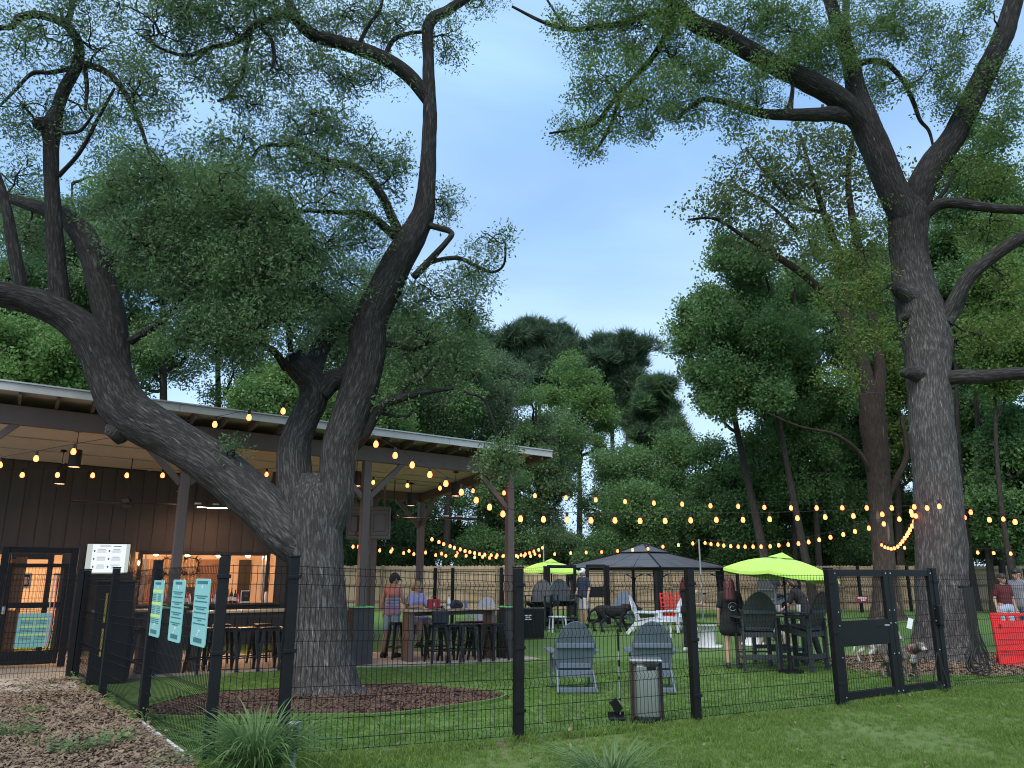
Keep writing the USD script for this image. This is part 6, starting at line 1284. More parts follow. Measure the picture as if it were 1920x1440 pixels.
for sx in (-1, 1):
    for sy in (-1, 1): b = MB(); b.box((sx * .36, sy * .36, .48), (.07, .07, .97), ch=.006); b.build('leg', M['darkchair'], t)
    b = MB(); b.box((sx * .36, 0, .90), (.03, .64, .09)); b.build('apron', M['darkchair'], t); b = MB(); b.box((0, sx * .36, .30), (.64, .03, .07)); b.build('stretcher', M['darkchair'], t)
M['greenpouch'] = mat('green_pouch', (.02, .22, .10), (.03, .27, .13), scale=9, rough=.6)
t2 = thing('pouch', 'small green and white pouch hanging below the umbrella table edge', 'bag', W(1481, 1172, q[1] + .10)); b = MB(); b.box((0, 0, -.06), (.16, .05, .15), ch=.015); b.build('body', M['greenpouch'], t2); b = MB(); b.box((0, -.027, -.02), (.15, .004, .02)); b.build('stripe', M['white'], t2)
for px, sx in ((1462, .0), (1500, 0)):
    t2 = thing('drink_cup', f'pale drink cup on the {"left" if px < 1480 else "right"} of the umbrella table', 'cup', (*(W(px, 1168, q[1] + .4)[:2]), q[2] + 1.0)); b = MB(); b.lathe([(0, 0), (.03, 0), (.042, .13), (0, .13)], n=14); b.build('cup', M['white'], t2, smooth=40)
def umbrella(label, base, zt, rad, drop, tilt, az, n=6, pole_r=.02):
    t = thing('lawn_umbrella', label, 'umbrella', base); h = zt - base[2]
    R = rotz(az) @ roty(tilt)
    top = np.array([0, 0, h])
    rim = [np.array([rad * math.cos(a), rad * math.sin(a), -drop]) for a in np.arange(n) * 2 * np.pi / n]
    for k in range(n):
        a, c = rim[k], rim[(k + 1) % n]; b = MB(); V = []; m_ = 6
        for i in range(m_ + 1):
            f = .16 + (1 - .16) * i / m_
            for j in range(m_ + 1):
                p = (a * (1 - j / m_) + c * (j / m_)) * f; sag = .045 * math.sin(math.pi * j / m_) * f; p = p + [0, 0, .07 * math.sin(math.pi * f) - sag]; V.append(p)
        V = np.array(V); F_ = [[i * 7 + j, (i + 1) * 7 + j, (i + 1) * 7 + j + 1, i * 7 + j + 1] for i in range(m_) for j in range(m_)]
        e = len(V); V = np.vstack([V, V - [0, 0, .006]]); F2 = [[q_[3] + e, q_[2] + e, q_[1] + e, q_[0] + e] for q_ in F_]
        # hanging hem
        h0 = len(V); H_ = V[m_ * 7:m_ * 7 + 7]; hem = H_ * [1.01, 1.01, 1] - [0, 0, .055]; V = np.vstack([V, hem]); F3 = [[m_ * 7 + j, h0 + j, h0 + j + 1, m_ * 7 + j + 1] for j in range(6)]
        b.add(V, F_ + F2 + F3); b.xf(mat4(R, top)); b.build('canopy_panel', M['lime'], t, smooth=40)
        b = MB(); b.bar(R @ (rim[k] * .12 + [0, 0, -.01]) + top, R @ (rim[k] * .985 + [0, 0, -.012]) + top, .016, .012); b.build('rib', M['black'], t)
    b = MB(); V = [R @ np.array([0, 0, .10]) + top] + [R @ (r0 * .24 + np.array([0, 0, .055 + (.012 if k % 2 else 0)])) + top for k, r0 in enumerate(rim)]
    b.add(V, [[0, k + 1, (k + 1) % n + 1] for k in range(n)]); v0 = np.array(V); b.add(v0 - [0, 0, .008], [[0, (k + 1) % n + 1, k + 1] for k in range(n)]); b.build('vent_cap', M['lime'], t)
    b = MB(); b.tube([[0, 0, 0], [0, 0, h * .75], R @ np.array([0, 0, -.02]) + top], pole_r, 10); b.build('pole', M['black'], t)
    b = MB(); b.lathe([(0, .0), (.22, .0), (.22, .04), (.05, .07), (.03, .30), (0, .30)], n=20); b.build('base', M['black'], t)
    b = MB(); b.lathe([(0, 0), (.012, 0), (.018, .03), (0, .06)], R @ np.array([0, 0, .10]) + top, n=8); b.build('finial', M['black'], t)
b0 = gl(1484, 1262); zt = W(1484, 1046, b0[1])[2]
umbrella('large lime green umbrella tilted over the dark counter-height table', (b0[0], b0[1], b0[2]), zt, 1.08, .29, .11, 0.0)
b0 = gl(1035, 1166); umbrella('smaller lime green umbrella in front of the picket fence near the gazebo', b0, W(1034, 1053, b0[1])[2], 1.02, .30, 0.03, .3)
# gazebo with a two-tier roof
gz0 = gl(1212, 1163); gy = gz0[1] + 2.0; gc = at(1211, gy); gzz = float(g(*gc))
t = thing('gazebo', 'dark gazebo with a grey two-tier hip roof and black posts', 'gazebo', (*gc, gzz), math.radians(45))
S_ = 1.95; ze = W(1212, 1064, gy)[2] - gzz; zp = W(1212, 1036, gy)[2] - gzz; zq = W(1211, 1019, gy)[2] - gzz
def hip(b, s0, z0, s1, z1, th=.03):
    for k in range(4):
        a, c = k * math.pi / 2 - math.pi / 4, (k + 1) * math.pi / 2 - math.pi / 4
        f = math.sqrt(2); P = [[s0 * f * math.cos(a), s0 * f * math.sin(a), z0], [s0 * f * math.cos(c), s0 * f * math.sin(c), z0], [s1 * f * math.cos(c), s1 * f * math.sin(c), z1], [s1 * f * math.cos(a), s1 * f * math.sin(a), z1]]
        yield P
for s0, z0, s1, z1, nm in ((2.12, ze, .48, zp, 'roof_panel'), (.62, zp + .02, .01, zq, 'cap_panel')):
    for P in hip(None, s0, z0, s1, z1):
        P = np.array(P)
        nsec = 4 if nm == 'roof_panel' else 1; msec = 2 if nm == 'roof_panel' else 1
        for i in range(msec):
            for k in range(nsec):
                f0, f1 = k / nsec, (k + 1) / nsec; g0, g1 = i / msec, (i + 1) / msec
                def pt(f, g_): lo = P[0] * (1 - f) + P[1] * f; hi = P[3] * (1 - f) + P[2] * f; return lo * (1 - g_) + hi * g_
                q4 = np.array([pt(f0 + .004, g0 + .004), pt(f1 - .004, g0 + .004), pt(f1 - .004, g1 - .004), pt(f0 + .004, g1 - .004)]); nn = np.cross(q4[1] - q4[0], q4[3] - q4[0]); nn /= np.linalg.norm(nn)
                b = MB(); b.add(np.vstack([q4, q4 - nn * .018]), [[0, 1, 2, 3], [7, 6, 5, 4], [0, 4, 5, 1], [1, 5, 6, 2], [2, 6, 7, 3], [3, 7, 4, 0]]); b.build(nm, M['gazroof'], t)
        b = MB(); b.bar(P[0] + [0, 0, .01], P[3] + [0, 0, .02], .045, .03); b.build('ridge', M['black'], t)
b = MB()
for k in range(4): b.bar(rotz(k * math.pi / 2) @ np.array([-.46, -.46, zp]), rotz(k * math.pi / 2) @ np.array([.46, -.46, zp]), .04, .10)
b.build('lantern_frame', M['black'], t)
for sx in (-1, 1):
    for sy in (-1, 1):
        b = MB(); b.box((sx * S_, sy * S_, ze / 2), (.10, .10, ze), ch=.008); b.build('post', M['black'], t)
for k in range(4):
    R = rotz(k * math.pi / 2); b = MB(); b.bar(R @ np.array([-S_ + .051, -S_, ze - .06]), R @ np.array([S_ - .051, -S_, ze - .06]), .06, .09); b.bar(R @ np.array([-S_ + .051, -S_, ze - .22]), R @ np.array([S_ - .051, -S_, ze - .22]), .03, .03); b.build('frame_beam', M['black'], t)
    for s in (-1, 1):
        b = MB(); b.tube([R @ np.array(p_) for p_ in spline([[s * (S_ - .05), -S_, ze - .62], [s * (S_ - .12), -S_, ze - .36], [s * (S_ - .50), -S_, ze - .22]], 5)], .018, 6); b.build('arch_brace', M['black'], t)
M['net'] = mat('gathered_netting', (.010, .010, .011), (.02, .02, .021), scale=20, rough=.9, stretch=(4, 4, .2))
for sx, sy, rr_ in ((-1, -1, .17), (1, -1, .10), (-1, 1, .08)):
    b = MB(); b.lathe([(rr_ * .7, .05), (rr_ * .95, .4), (rr_ * .65, 1.0), (rr_ * .8, 1.2), (rr_ * .95, ze - .12)], (sx * (S_ - .1), sy * (S_ - .1), 0), n=14); b.build('netting', M['net'], t, smooth=True)
# red games
def frame_game(label, loc, rz, w, h, lean):
    t = thing('four_in_a_row_game', label, 'game', loc, rz); R = rotx(lean)
    nx, nz = 7, 6; cw, chh = w / nx, h * .84 / nz
    for i in range(nx + 1):
        b = MB(); b.box((-w / 2 + i * cw, 0, h * .5), (.022, .05, h), R=None, ch=.003); b.xf(mat4(R)); b.build('upright', M['red'], t)
    for k in range(nz + 1):
        b = MB(); b.box((0, 0, h * .14 + k * chh), (w + .02, .044, .022)); b.xf(mat4(R)); b.build('bar', M['red'], t)
    for s in (-1, 1):
        for yy in (-.026, .026):
            pass
    b = MB()
    for i in range(nx):
        for k in range(nz):
            cx, cz = -w / 2 + (i + .5) * cw, h * .14 + (k + .5) * chh; m_ = 10; o = [[cx + cw * .5 * math.cos(a) * .78, -.024, cz + chh * .5 * math.sin(a) * .78] for a in np.arange(m_) * 2 * np.pi / m_]
            sq = [[cx + max(-cw / 2, min(cw / 2, cw * .75 * math.cos(a))), -.024, cz + max(-chh / 2, min(chh / 2, chh * .75 * math.sin(a)))] for a in np.arange(m_) * 2 * np.pi / m_]
            b.add(o + sq, [[j, (j + 1) % m_, m_ + (j + 1) % m_, m_ + j] for j in range(m_)])
    b.xf(mat4(R)); b.build('hole_plate', M['red'], t)
    return t
q = gl(1266, 1172); frame_game('red four-in-a-row game frame leaning behind the white chair', q, .25, .80, .95, -.15)
q = gl(1921, 1254); t = thing('game_board', 'bright red moulded game board standing at the right edge near the fence', 'game', q, -.10)
wd, hh_ = .86, 1.0; R = rotx(-.12); zz = .0
b = MB()
for x0, x1, z0, z1 in ((-wd / 2, wd / 2, .0, .86), (-wd / 2, wd / 2, .945, hh_), (-wd / 2, -.25, .862, .943), (-.15, -.10, .862, .943), (.02, .08, .862, .943), (.2, wd / 2, .862, .943)):
    b.box(((x0 + x1) / 2, 0, (z0 + z1) / 2), (x1 - x0, .045, z1 - z0), ch=.004)
b.xf(mat4(R)); b.build('panel', M['red'], t)
for z in (.04, .25, .285, .32, .52, .74): b = MB(); b.box((0, -.028, z), (wd - .06, .014, .022), ch=.003); b.xf(mat4(R)); b.build('rib', M['red'], t)
for s in (-1, 1): b = MB(); b.box((s * (wd / 2 - .02), -.026, .43), (.035, .02, .84), ch=.004); b.xf(mat4(R)); b.build('edge_rib', M['red'], t)
for s in (-1, 1): b = MB(); b.bar((s * .3, .03, .8), (s * .3, .40, .0), .03, .03); b.build('strut', M['red'], t)
# spools topped with turf
def spool(label, loc):
    t = thing('spool_table', label, 'table', loc)
    b = MB(); b.lathe([(0, 0), (.36, 0), (.37, .012), (.37, .04), (.36, .05), (0, .05)], n=32); b.build('foot_disc', M['white'], t)
    for k in range(14):
        a = k * 2 * np.pi / 14; b = MB(); b.box((.19 * math.cos(a), .19 * math.sin(a), .28), (.018, .080, .46), rz=a, ch=.003); b.build('stave', M['white'], t)
    b = MB(); b.lathe([(0, .51), (.36, .51), (.37, .52), (.37, .55), (0, .55)], n=32); b.build('top_disc', M['white'], t)
    b = MB(); b.lathe([(.0, .555), (.375, .555), (.385, .565), (.385, .60), (.375, .612), (0, .612)], n=32); b.build('turf_pad', M['turf'], t)
spool('white cable-spool table with a turf top right of the thick fence post', gl(1326, 1214))
spool('white cable-spool table half hidden behind the tall dark chair', gl(1412, 1210))
q = gl(1046, 1184); t = thing('side_table', 'small pale side table with arched legs inside the gate frame', 'table', q, .2); b = MB(); b.box((0, 0, .42), (.44, .40, .03), ch=.008); b.build('top', M['whitechair'], t)
for sx in (-1, 1):
    for sy in (-1, 1): b = MB(); b.bar((sx * .18, sy * .16, .40), (sx * .21, sy * .19, 0), .04, .03); b.build('leg', M['whitechair'], t)
q = gl(1242, 1196); t = thing('side_table', 'small white side table just above the back of the second slate chair', 'table', q, .2); 
for k in range(4): b = MB(); b.box((0, -.18 + k * .12, .42), (.48, .11, .025), ch=.005); b.build('top_slat', M['whitechair'], t)
for sx in (-1, 1):
    for sy in (-1, 1): b = MB(); b.box((sx * .18, sy * .16, .20), (.05, .03, .40), ch=.004); b.build('leg', M['whitechair'], t)
q = gl(1048, 1176); t = thing('mint_board', 'pale mint notice board seen through the small gate frame', 'sign', (q[0], q[1] + .9, q[2] + .62), 0)
b = MB(); b.box((0, 0, .33), (.46, .02, .66), ch=.004); b.build('panel', M['mint'], t); b = MB(); b.box((0, -.013, .10), (.3, .005, .03)); b.build('print_line', M['mintink'], t); b = MB(); b.box((.0, -.013, .36), (.05, .005, .12)); b.build('emblem', M['white'], t)
for s in (-1, 1): b = MB(); b.bar((s * .2, .03, .64), (s * .2, .03, -.62), .03, .03); b.build('stake', M['black'], t)
# black box with white lettering bars
q = gl(999, 1197); t = thing('waste_box', 'black square box with three short lines of white lettering beside the fence post', 'bin', q, .12)
b = MB(); b.box((0, .28, .39), (.62, .56, .72), ch=.01); b.build('body', M['black'], t); b = MB(); b.box((0, .28, .77), (.66, .60, .035), ch=.008); b.build('lid', M['darkframe'], t); b = MB(); b.box((0, .28, .016), (.60, .54, .03)); b.build('plinth', M['darkframe'], t)
for z, ww in ((.605, .19), (.555, .12), (.50, .19)): 
    for s in (-1, 1): b = MB(); b.box((-.13 + s * ww * .27, -.003, z), (ww * .48, .006, .026)); b.build('lettering', M['white'], t)
# dark cabinet at the entrance with a yellow strip
M['yellow'] = mat('yellow_strip', (.45, .36, .05), (.5, .4, .07), scale=9, rough=.6)
q = gl(196, 1284); t = thing('storage_cabinet', 'tall dark cabinet with a broken yellow strip behind the left fence', 'cabinet', q, .35)
b = MB(); b.box((0, .27, .80), (.56, .54, 1.58), ch=.012); b.build('body', M['black'], t); b = MB(); b.box((0, .27, 1.61), (.62, .60, .03), ch=.006); b.build('lid', M['darkframe'], t)
for z0, z1 in ((.42, .86), (.95, 1.42)): b = MB(); b.box((-.12, -.003, (z0 + z1) / 2), (.03, .006, z1 - z0)); b.build('strip', M['yellow'], t)
b = MB(); b.box((0, -.004, .88), (.5, .008, .03)); b.build('door_seam', M['black'], t)
# steel litter bin
q = gl(1217, 1359); t = thing('litter_bin', 'brushed steel litter bin with a black slot and brown side just behind the fence', 'bin', (q[0], q[1] + .16, q[2]), -.10)
b = MB(); b.box((.012, 0, .36), (.325, .30, .66), ch=.05); b.build('body', M['steel'], t)
b = MB(); b.box((-.168, 0, .36), (.03, .26, .66), ch=.012); b.build('side_panel', M['rust'], t, label='dark brown side panel'); b = MB(); b.box((.19, 0, .36), (.022, .26, .66), ch=.008); b.build('side_panel', M['darkframe'], t, label='dark side edge')
b = MB(); b.box((.01, 0, .708), (.40, .33, .035), ch=.014); b.build('lid', M['steel'], t); b = MB(); b.box((.01, 0, .018), (.38, .31, .032), ch=.006); b.build('base', M['black'], t)
b = MB(); b.box((.07, -.151, .625), (.11, .012, .045), ch=.004); b.build('slot', M['black'], t); b = MB(); b.box((.06, -.155, .672), (.16, .02, .02), ch=.004); b.build('slot_lip', M['darkframe'], t)
# long-handled scoop
q = gl(1160, 1352); t = thing('pooper_scooper', 'long-handled black and grey waste scoop leaning on the fence', 'scoop', (q[0], q[1] + .06, q[2]), 0)
b = MB(); b.tube([[.03, 0, .06], [.035, .02, 1.05]], .010, 8); b.build('handle', M['galv'], t)
for z0, z1 in ((.80, 1.06), (.62, .70), (.46, .52), (.22, .29)): b = MB(); b.tube([[.031, .001, z0], [.034, .018, z1]], .0125, 8); b.build('grip', M['black'], t)
b = MB(); b.box((-.02, -.04, .02), (.20, .15, .035), ch=.012); b.box((-.02, .03, .055), (.20, .012, .06)); b.build('pan', M['black'], t); b = MB(); b.bar((.02, .0, .10), (-.06, -.01, .22), .05, .10); b.build('rake_head', M['black'], t)
# outlet post in the grass
q = gl(538, 1462); t = thing('outlet_post', 'grey metal outlet box with white symbols on a post beside the tall grass', 'outlet post', (q[0], q[1] + .1, q[2] - .02), -.12)
hp = W(538, 1345, q[1] + .1)[2] - q[2]
b = MB(); b.box((.0, .02, (hp - .16) / 2), (.045, .04, hp - .16), ch=.004); b.build('post', M['galv'], t); b = MB(); b.box((.02, -.01, hp - .09), (.105, .07, .16), ch=.014); b.build('box', M['galv'], t); b = MB(); b.box((.022, -.047, hp - .095), (.085, .006, .125), ch=.002); b.build('cover', M['greyplastic'], t)
b = MB(); b.lathe([(0, .003), (.013, .003), (.013, 0)], n=14); b.xf(mat4(rotx(math.pi / 2), (.006, -.051, hp - .115))); b.build('symbol', M['white'], t); b = MB(); b.add([[-.008, -.0535, hp - .08], [.02, -.0535, hp - .08], [.006, -.0535, hp - .052]], [[0, 1, 2]]); b.build('symbol', M['white'], t)
# ------------------------------------------------------------------ people
def hullbones(bones, seg=14):
    """Union of the hulls of pairs (or groups) of spheres: bones = [[(p, r), (p, r), ...], ...]"""
    parts = []
    for grp in bones:
        parts.append(m3.Manifold.batch_hull([m3.Manifold.sphere(r, seg).translate(tuple(map(float, p))) for p, r in grp]))
    return m3.Manifold.batch_boolean(parts, m3.OpType.Add)
def smoothed(man, length, it=8):
    m = man.refine_to_length(length).to_mesh(); t = trimesh.Trimesh(m.vert_properties[:, :3], m.tri_verts, process=True)
    trimesh.smoothing.filter_taubin(t, lamb=.5, nu=.53, iterations=it); return t
SK = mat('skin', (.50, .29, .20), (.56, .34, .245), scale=5, rough=.55)
SK2 = mat('tanned_skin', (.42, .235, .155), (.47, .27, .18), scale=5, rough=.55)
def cloth(name, c, c2=None, **k): return mat(name, c, c2, scale=k.pop('scale', 7), rough=.85, bump=.25, bscale=25, **k)
_d = dict(head=(0, .015, 1.625), jaw=(0, .055, 1.565), neck=(0, -.005, 1.49), chest=(0, 0, 1.31), waist=(0, .01, 1.08), pelvis=(0, 0, .95),
          shL=(-.175, -.005, 1.42), elL=(-.235, -.03, 1.14), wrL=(-.25, .05, .90), shR=(.175, -.005, 1.42), elR=(.235, -.03, 1.14), wrR=(.25, .05, .90),
          hpL=(-.09, 0, .92), knL=(-.105, .015, .50), anL=(-.11, -.02, .085), hpR=(.09, 0, .92), knR=(.105, .015, .50), anR=(.11, -.02, .085))
def lerp(a, b, t): return np.asarray(a, float) * (1 - t) + np.asarray(b, float) * t
def hand(wr, el, curl=.5, side=1):
    """Palm, four separate bent fingers and a thumb, continuing the forearm."""
    d = np.asarray(wr, float) - el; d /= np.linalg.norm(d); a = np.cross(d, [0, 1.0, 0.05]); a /= np.linalg.norm(a); n = np.cross(a, d)
    if n[1] < 0: n = -n
    bones = [[(wr, .024), (wr + d * .03 + a * .022, .019), (wr + d * .03 - a * .022, .019)], [(wr + d * .03 + a * .024, .018), (wr + d * .085 + a * .030, .014), (wr + d * .085 - a * .030, .014), (wr + d * .03 - a * .024, .018)]]
    for k, ln in enumerate((.066, .078, .072, .056)):
        o = wr + d * .088 + a * (.030 - .020 * k); m_ = o + d * ln * .5 * math.cos(curl * .6) + n * ln * .5 * math.sin(curl * .6); e = m_ + d * ln * .5 * math.cos(curl * 1.6) + n * ln * .5 * math.sin(curl * 1.6)
        bones += [[(o, .0095), (m_, .0088)], [(m_, .0088), (e, .0078)]]
    o = wr + d * .025 + a * .026 * side; m_ = o + d * .035 + a * .025 * side + n * .012; bones += [[(o, .013), (m_, .011)], [(m_, .011), (m_ + d * .03 + n * .012, .009)]]
    return bones
def person(label, loc, rz, J=None, fem=False, scale=1.0, skin=None, shirt=None, sleeve=.55, shirt_to='hip', shorts=None, leg_cut=.5, shoes=None, hair=None, hair_len=0, cap=None, dress=None, face=True, extra=None, curl=(.5, .5), skirt=False):
    j = {k: np.array(v, float) for k, v in _d.items()}
    if fem:
        for k in ('shL', 'shR'): j[k][0] *= .88
    for k, v in (J or {}).items(): j[k] = np.array(v, float)
    t = thing('person', label, 'person', loc, rz); skin = skin or SK; w = .9 if fem else 1.0
    up = j['head'] - j['neck']; up /= np.linalg.norm(up); fw = j['jaw'] - j['head']; fw = fw - up * (fw @ up); fw /= np.linalg.norm(fw); rt = np.cross(fw, up)
    hd = j['head']
    tor = [(j['shL'], .058), (j['shR'], .058), (j['chest'] + rt * .085, .105 * w), (j['chest'] - rt * .085, .105 * w)]
    spine = (j['waist'] - j['pelvis']); side = (j['hpR'] - j['hpL']); side /= np.linalg.norm(side)
    mid = [(j['chest'] + rt * .07, .10 * w), (j['chest'] - rt * .07, .10 * w), (j['waist'] + side * .06, .098 * w), (j['waist'] - side * .06, .098 * w)]
    low = [(j['waist'] + side * .06, .098 * w), (j['waist'] - side * .06, .098 * w), (j['hpR'] + side * .01 + [0, 0, .01], .10), (j['hpL'] - side * .01 + [0, 0, .01], .10), (j['pelvis'], .11)]
    bones = [tor, mid, low, [(j['neck'] - up * .03, .060 * w), (hd - up * .06, .052 * w)], [(j['shL'], .052), (j['neck'] - up * .02, .055), (j['shR'], .052)],
             [(hd + up * .025 - fw * .02, .092), (hd + fw * .012, .082), (hd - up * .035 - fw * .02, .078)], [(hd + fw * .02, .075), (j['jaw'] - up * .01 + fw * .01, .042), (hd - up * .04 - fw * .02, .06)],
             [(hd + fw * .088 + up * .01, .010), (hd + fw * .108 - up * .022, .014), (hd + fw * .085 - up * .03, .015)],
             [(hd + rt * .088 - fw * .005, .014), (hd + rt * .092 - up * .035 - fw * .008, .012)], [(hd - rt * .088 - fw * .005, .014), (hd - rt * .092 - up * .035 - fw * .008, .012)],
             [(hd + fw * .083 - up * .062 + rt * .018, .011), (hd + fw * .083 - up * .062 - rt * .018, .011)]]
    limbs = {}
    for s in 'LR':
        bones += [[(j['sh' + s], .052 * w), (j['el' + s], .040 * w)], [(j['el' + s], .040 * w), (lerp(j['el' + s], j['wr' + s], .35), .039 * w), (j['wr' + s], .026)],
                  [(j['hp' + s], .092), (j['kn' + s], .058)], [(j['kn' + s], .057), (lerp(j['kn' + s], j['an' + s], .3), .057), (j['an' + s], .038)]]
        ft = j['an' + s] * [1, 1, 1]; f_ = j.get('toe' + s, ft + np.array([.015 * (1 if s == 'R' else -1), .16, -.045])); bones += [[(ft + [0, -.03, -.045], .035), (f_, .032), (ft, .036)]]
        limbs[s] = (ft, f_)
        bones += hand(j['wr' + s], j['el' + s], curl[0 if s == 'L' else 1], -1 if s == 'R' else 1)
    S = np.diag([scale] * 3)
    def out(man, name, m, ln=.022, it=6, parent=None, label=None):
        tm = smoothed(man, ln, it); b = MB(); b.add(np.asarray(tm.vertices) * scale, tm.faces); return b.build(name, m, parent or t, label=label, smooth=60)
    out(hullbones(bones, 16), 'body', skin, .016, 5)
    e = .013
    if shirt is not None:
        sb = [[(p, r + e) for p, r in tor], [(p, r + e) for p, r in mid]]
        if shirt_to == 'hip': sb.append([(p, r + e + .004) for p, r in low])
        elif shirt_to == 'waist': sb.append([(j['waist'] + side * .06, .108 * w), (j['waist'] - side * .06, .108 * w), (j['waist'] - (j['waist'] - j['pelvis']) * .4 + side * .06, .108 * w), (j['waist'] - (j['waist'] - j['pelvis']) * .4 - side * .06, .108 * w)])
        sb.append([(j['shL'], .052 + e), (j['neck'] - up * .035, .062), (j['shR'], .052 + e)])
        for s in 'LR':
            if sleeve > 0: sb.append([(j['sh' + s], .056 * w + e), (lerp(j['sh' + s], j['el' + s], sleeve), .047 * w + e * 1.3)])
        if dress:
            sb.append([(j['pelvis'] + side * .09, .12), (j['pelvis'] - side * .09, .12), (j['hpL'] + [-.03, 0, -dress], .13), (j['hpR'] + [.03, 0, -dress], .13)])
        out(hullbones(sb, 16), 'shirt', shirt)
    if shorts is not None:
        sb = [[(j['pelvis'], .125), (j['hpR'] + side * .01, .108), (j['hpL'] - side * .01, .108), (lerp(j['pelvis'], j['waist'], .5) + side * .05, .102), (lerp(j['pelvis'], j['waist'], .5) - side * .05, .102)]]
        for s in 'LR':
            if leg_cut <= 1: sb.append([(j['hp' + s], .106), (lerp(j['hp' + s], j['kn' + s], leg_cut), .088)])
            else: sb += [[(j['hp' + s], .104), (j['kn' + s], .070)], [(j['kn' + s], .070), (lerp(j['kn' + s], j['an' + s], .88), .058)]]
        out(hullbones(sb, 16), 'shorts' if leg_cut <= 1 else 'trousers', shorts)
    if shoes is not None:
        for s in 'LR':
            ft, f_ = limbs[s]; out(hullbones([[(ft + [0, -.04, -.045], .044), (f_, .043), (ft + [0, -.005, .0], .046), (lerp(ft, f_, .5) + [0, 0, .0], .04)]], 14), 'shoe', shoes, .02, 3)
    if hair is not None:
        hb = [[(hd + up * .035 - fw * .03, .098), (hd - fw * .045 - up * .01, .088), (hd + up * .045 + fw * .02, .085)]]
        if hair_len: hb.append([(hd - fw * .05 + rt * .035, .078), (hd - fw * .05 - rt * .035, .078), (hd - fw * .085 - up * hair_len + rt * .06, .055), (hd - fw * .085 - up * hair_len - rt * .06, .055)])
        else: hb.append([(hd - fw * .05 - up * .055, .062), (hd - fw * .03, .08)])
        out(hullbones(hb, 16), 'hair', hair, .02, 3)
    if cap is not None:
        c = out(hullbones([[(hd + up * .048 - fw * .015, .098), (hd + up * .035 + fw * .015, .093)]], 18), 'cap', cap, .02, 3)
        b = MB(); ang = np.linspace(-1.15, 1.15, 11); q = [hd + up * .042 + (fw * math.cos(a) + rt * math.sin(a)) * .10 for a in ang] + [hd + up * .03 + fw * (.085 + .10 * math.cos(a)) + rt * math.sin(a) * .085 for a in ang]
        q = np.array(q) * scale; b.add(np.vstack([q, q - up * .010]), [[i, i + 1, 12 + i, 11 + i] for i in range(10)] + [[22 + 11 + i, 22 + 12 + i, 22 + i + 1, 22 + i] for i in range(10)]); b.build('brim', cap, c)
    if face:
        b = MB()
        for s in (-1, 1): b.tm(trimesh.creation.icosphere(1, .0105 * scale), mat4(None, (hd + fw * .083 + rt * s * .032 + up * .012) * scale))
        b.build('eyes', M['black'], t)
        for s in (-1, 1): b = MB(); b.bar((hd + fw * .087 + rt * s * .017 + up * .035) * scale, (hd + fw * .080 + rt * s * .048 + up * .034) * scale, .008, .007); b.build('eyebrow', hair or M['doorwood'], t)
        b = MB(); b.bar((hd + fw * .094 - up * .062 - rt * .02) * scale, (hd + fw * .094 - up * .062 + rt * .02) * scale, .006, .007); b.build('mouth', M['rust'], t)
    return t, j
M['hair_black'] = mat('black_hair', (.012, .010, .009), (.02, .017, .015), scale=30, rough=.5)
M['hair_red'] = mat('dark_red_hair', (.075, .012, .014), (.11, .02, .02), scale=30, rough=.5, stretch=(3, 3, .3))
M['hair_blond'] = mat('blond_hair', (.30, .19, .09), (.38, .25, .13), scale=30, rough=.5)
M['hair_brown'] = mat('brown_hair', (.05, .03, .02), (.08, .05, .03), scale=30, rough=.5)
# striped tank top: bands by height
M['tank'] = usdkit.material(stage, '/World/Looks/striped_tank', {"ge": ("texture_coordinate", {}), "sx": ("separate_xyz", {}), "mr": ("map_range", {"from_min": .86, "from_max": 1.50}),
    "n": ("noise_texture", {"scale": 14.0}), "ad": ("math", {"math_type": "multiply_add", "value2": .05}),
    "rp": ("rgb_ramp", {"interpolate": False, "ramp": [(0, (.42, .22, .30)), (.10, (.50, .28, .33)), (.22, (.36, .22, .33)), (.36, (.22, .18, .30)), (.42, (.52, .34, .40)), (.47, (.24, .24, .38)), (.53, (.30, .42, .52)), (.575, (.18, .16, .28)), (.62, (.30, .42, .52)), (.67, (.50, .20, .18)), (.80, (.55, .22, .17)), (1.0, (.55, .22, .17))]}),
    "p": ("principled_bsdf", {"roughness": .85})}, [("ge.object", "sx.vector"), ("n.fac", "ad.value1"), ("sx.z", "ad.value3"), ("ad.value", "mr.value"), ("mr.result", "rp.fac"), ("rp.color", "p.base_color")], surface="p.BSDF")
C_ = dict(lightblue=cloth('light_blue_shorts', (.34, .46, .52), (.38, .50, .56)), navy=cloth('navy_polo', (.018, .03, .055), (.025, .04, .07)), whiteshort=cloth('pale_shorts', (.55, .53, .53), (.62, .60, .60)), lav=cloth('lavender_blouse', (.30, .29, .50), (.42, .40, .60)),
          blk=cloth('black_tee', (.010, .010, .011), (.016, .016, .017)), blk2=cloth('black_trousers', (.009, .009, .010), (.014, .014, .015)), maroon=cloth('maroon_tee', (.11, .018, .022), (.14, .026, .03)), grey=cloth('grey_shirt', (.26, .25, .28), (.31, .30, .33)), dkgrey=cloth('dark_grey_tee', (.03, .032, .035), (.045, .047, .05)), denim=cloth('blue_jeans', (.10, .14, .22), (.13, .17, .26)), paleblue=cloth('pale_blue_cloth', (.45, .52, .66), (.52, .58, .7)))
shoeD = mat('dark_shoes', (.018, .016, .016), (.03, .027, .026), scale=9, rough=.6); shoeW = mat('pale_shoes', (.45, .45, .45), (.55, .55, .55), scale=9, rough=.6)
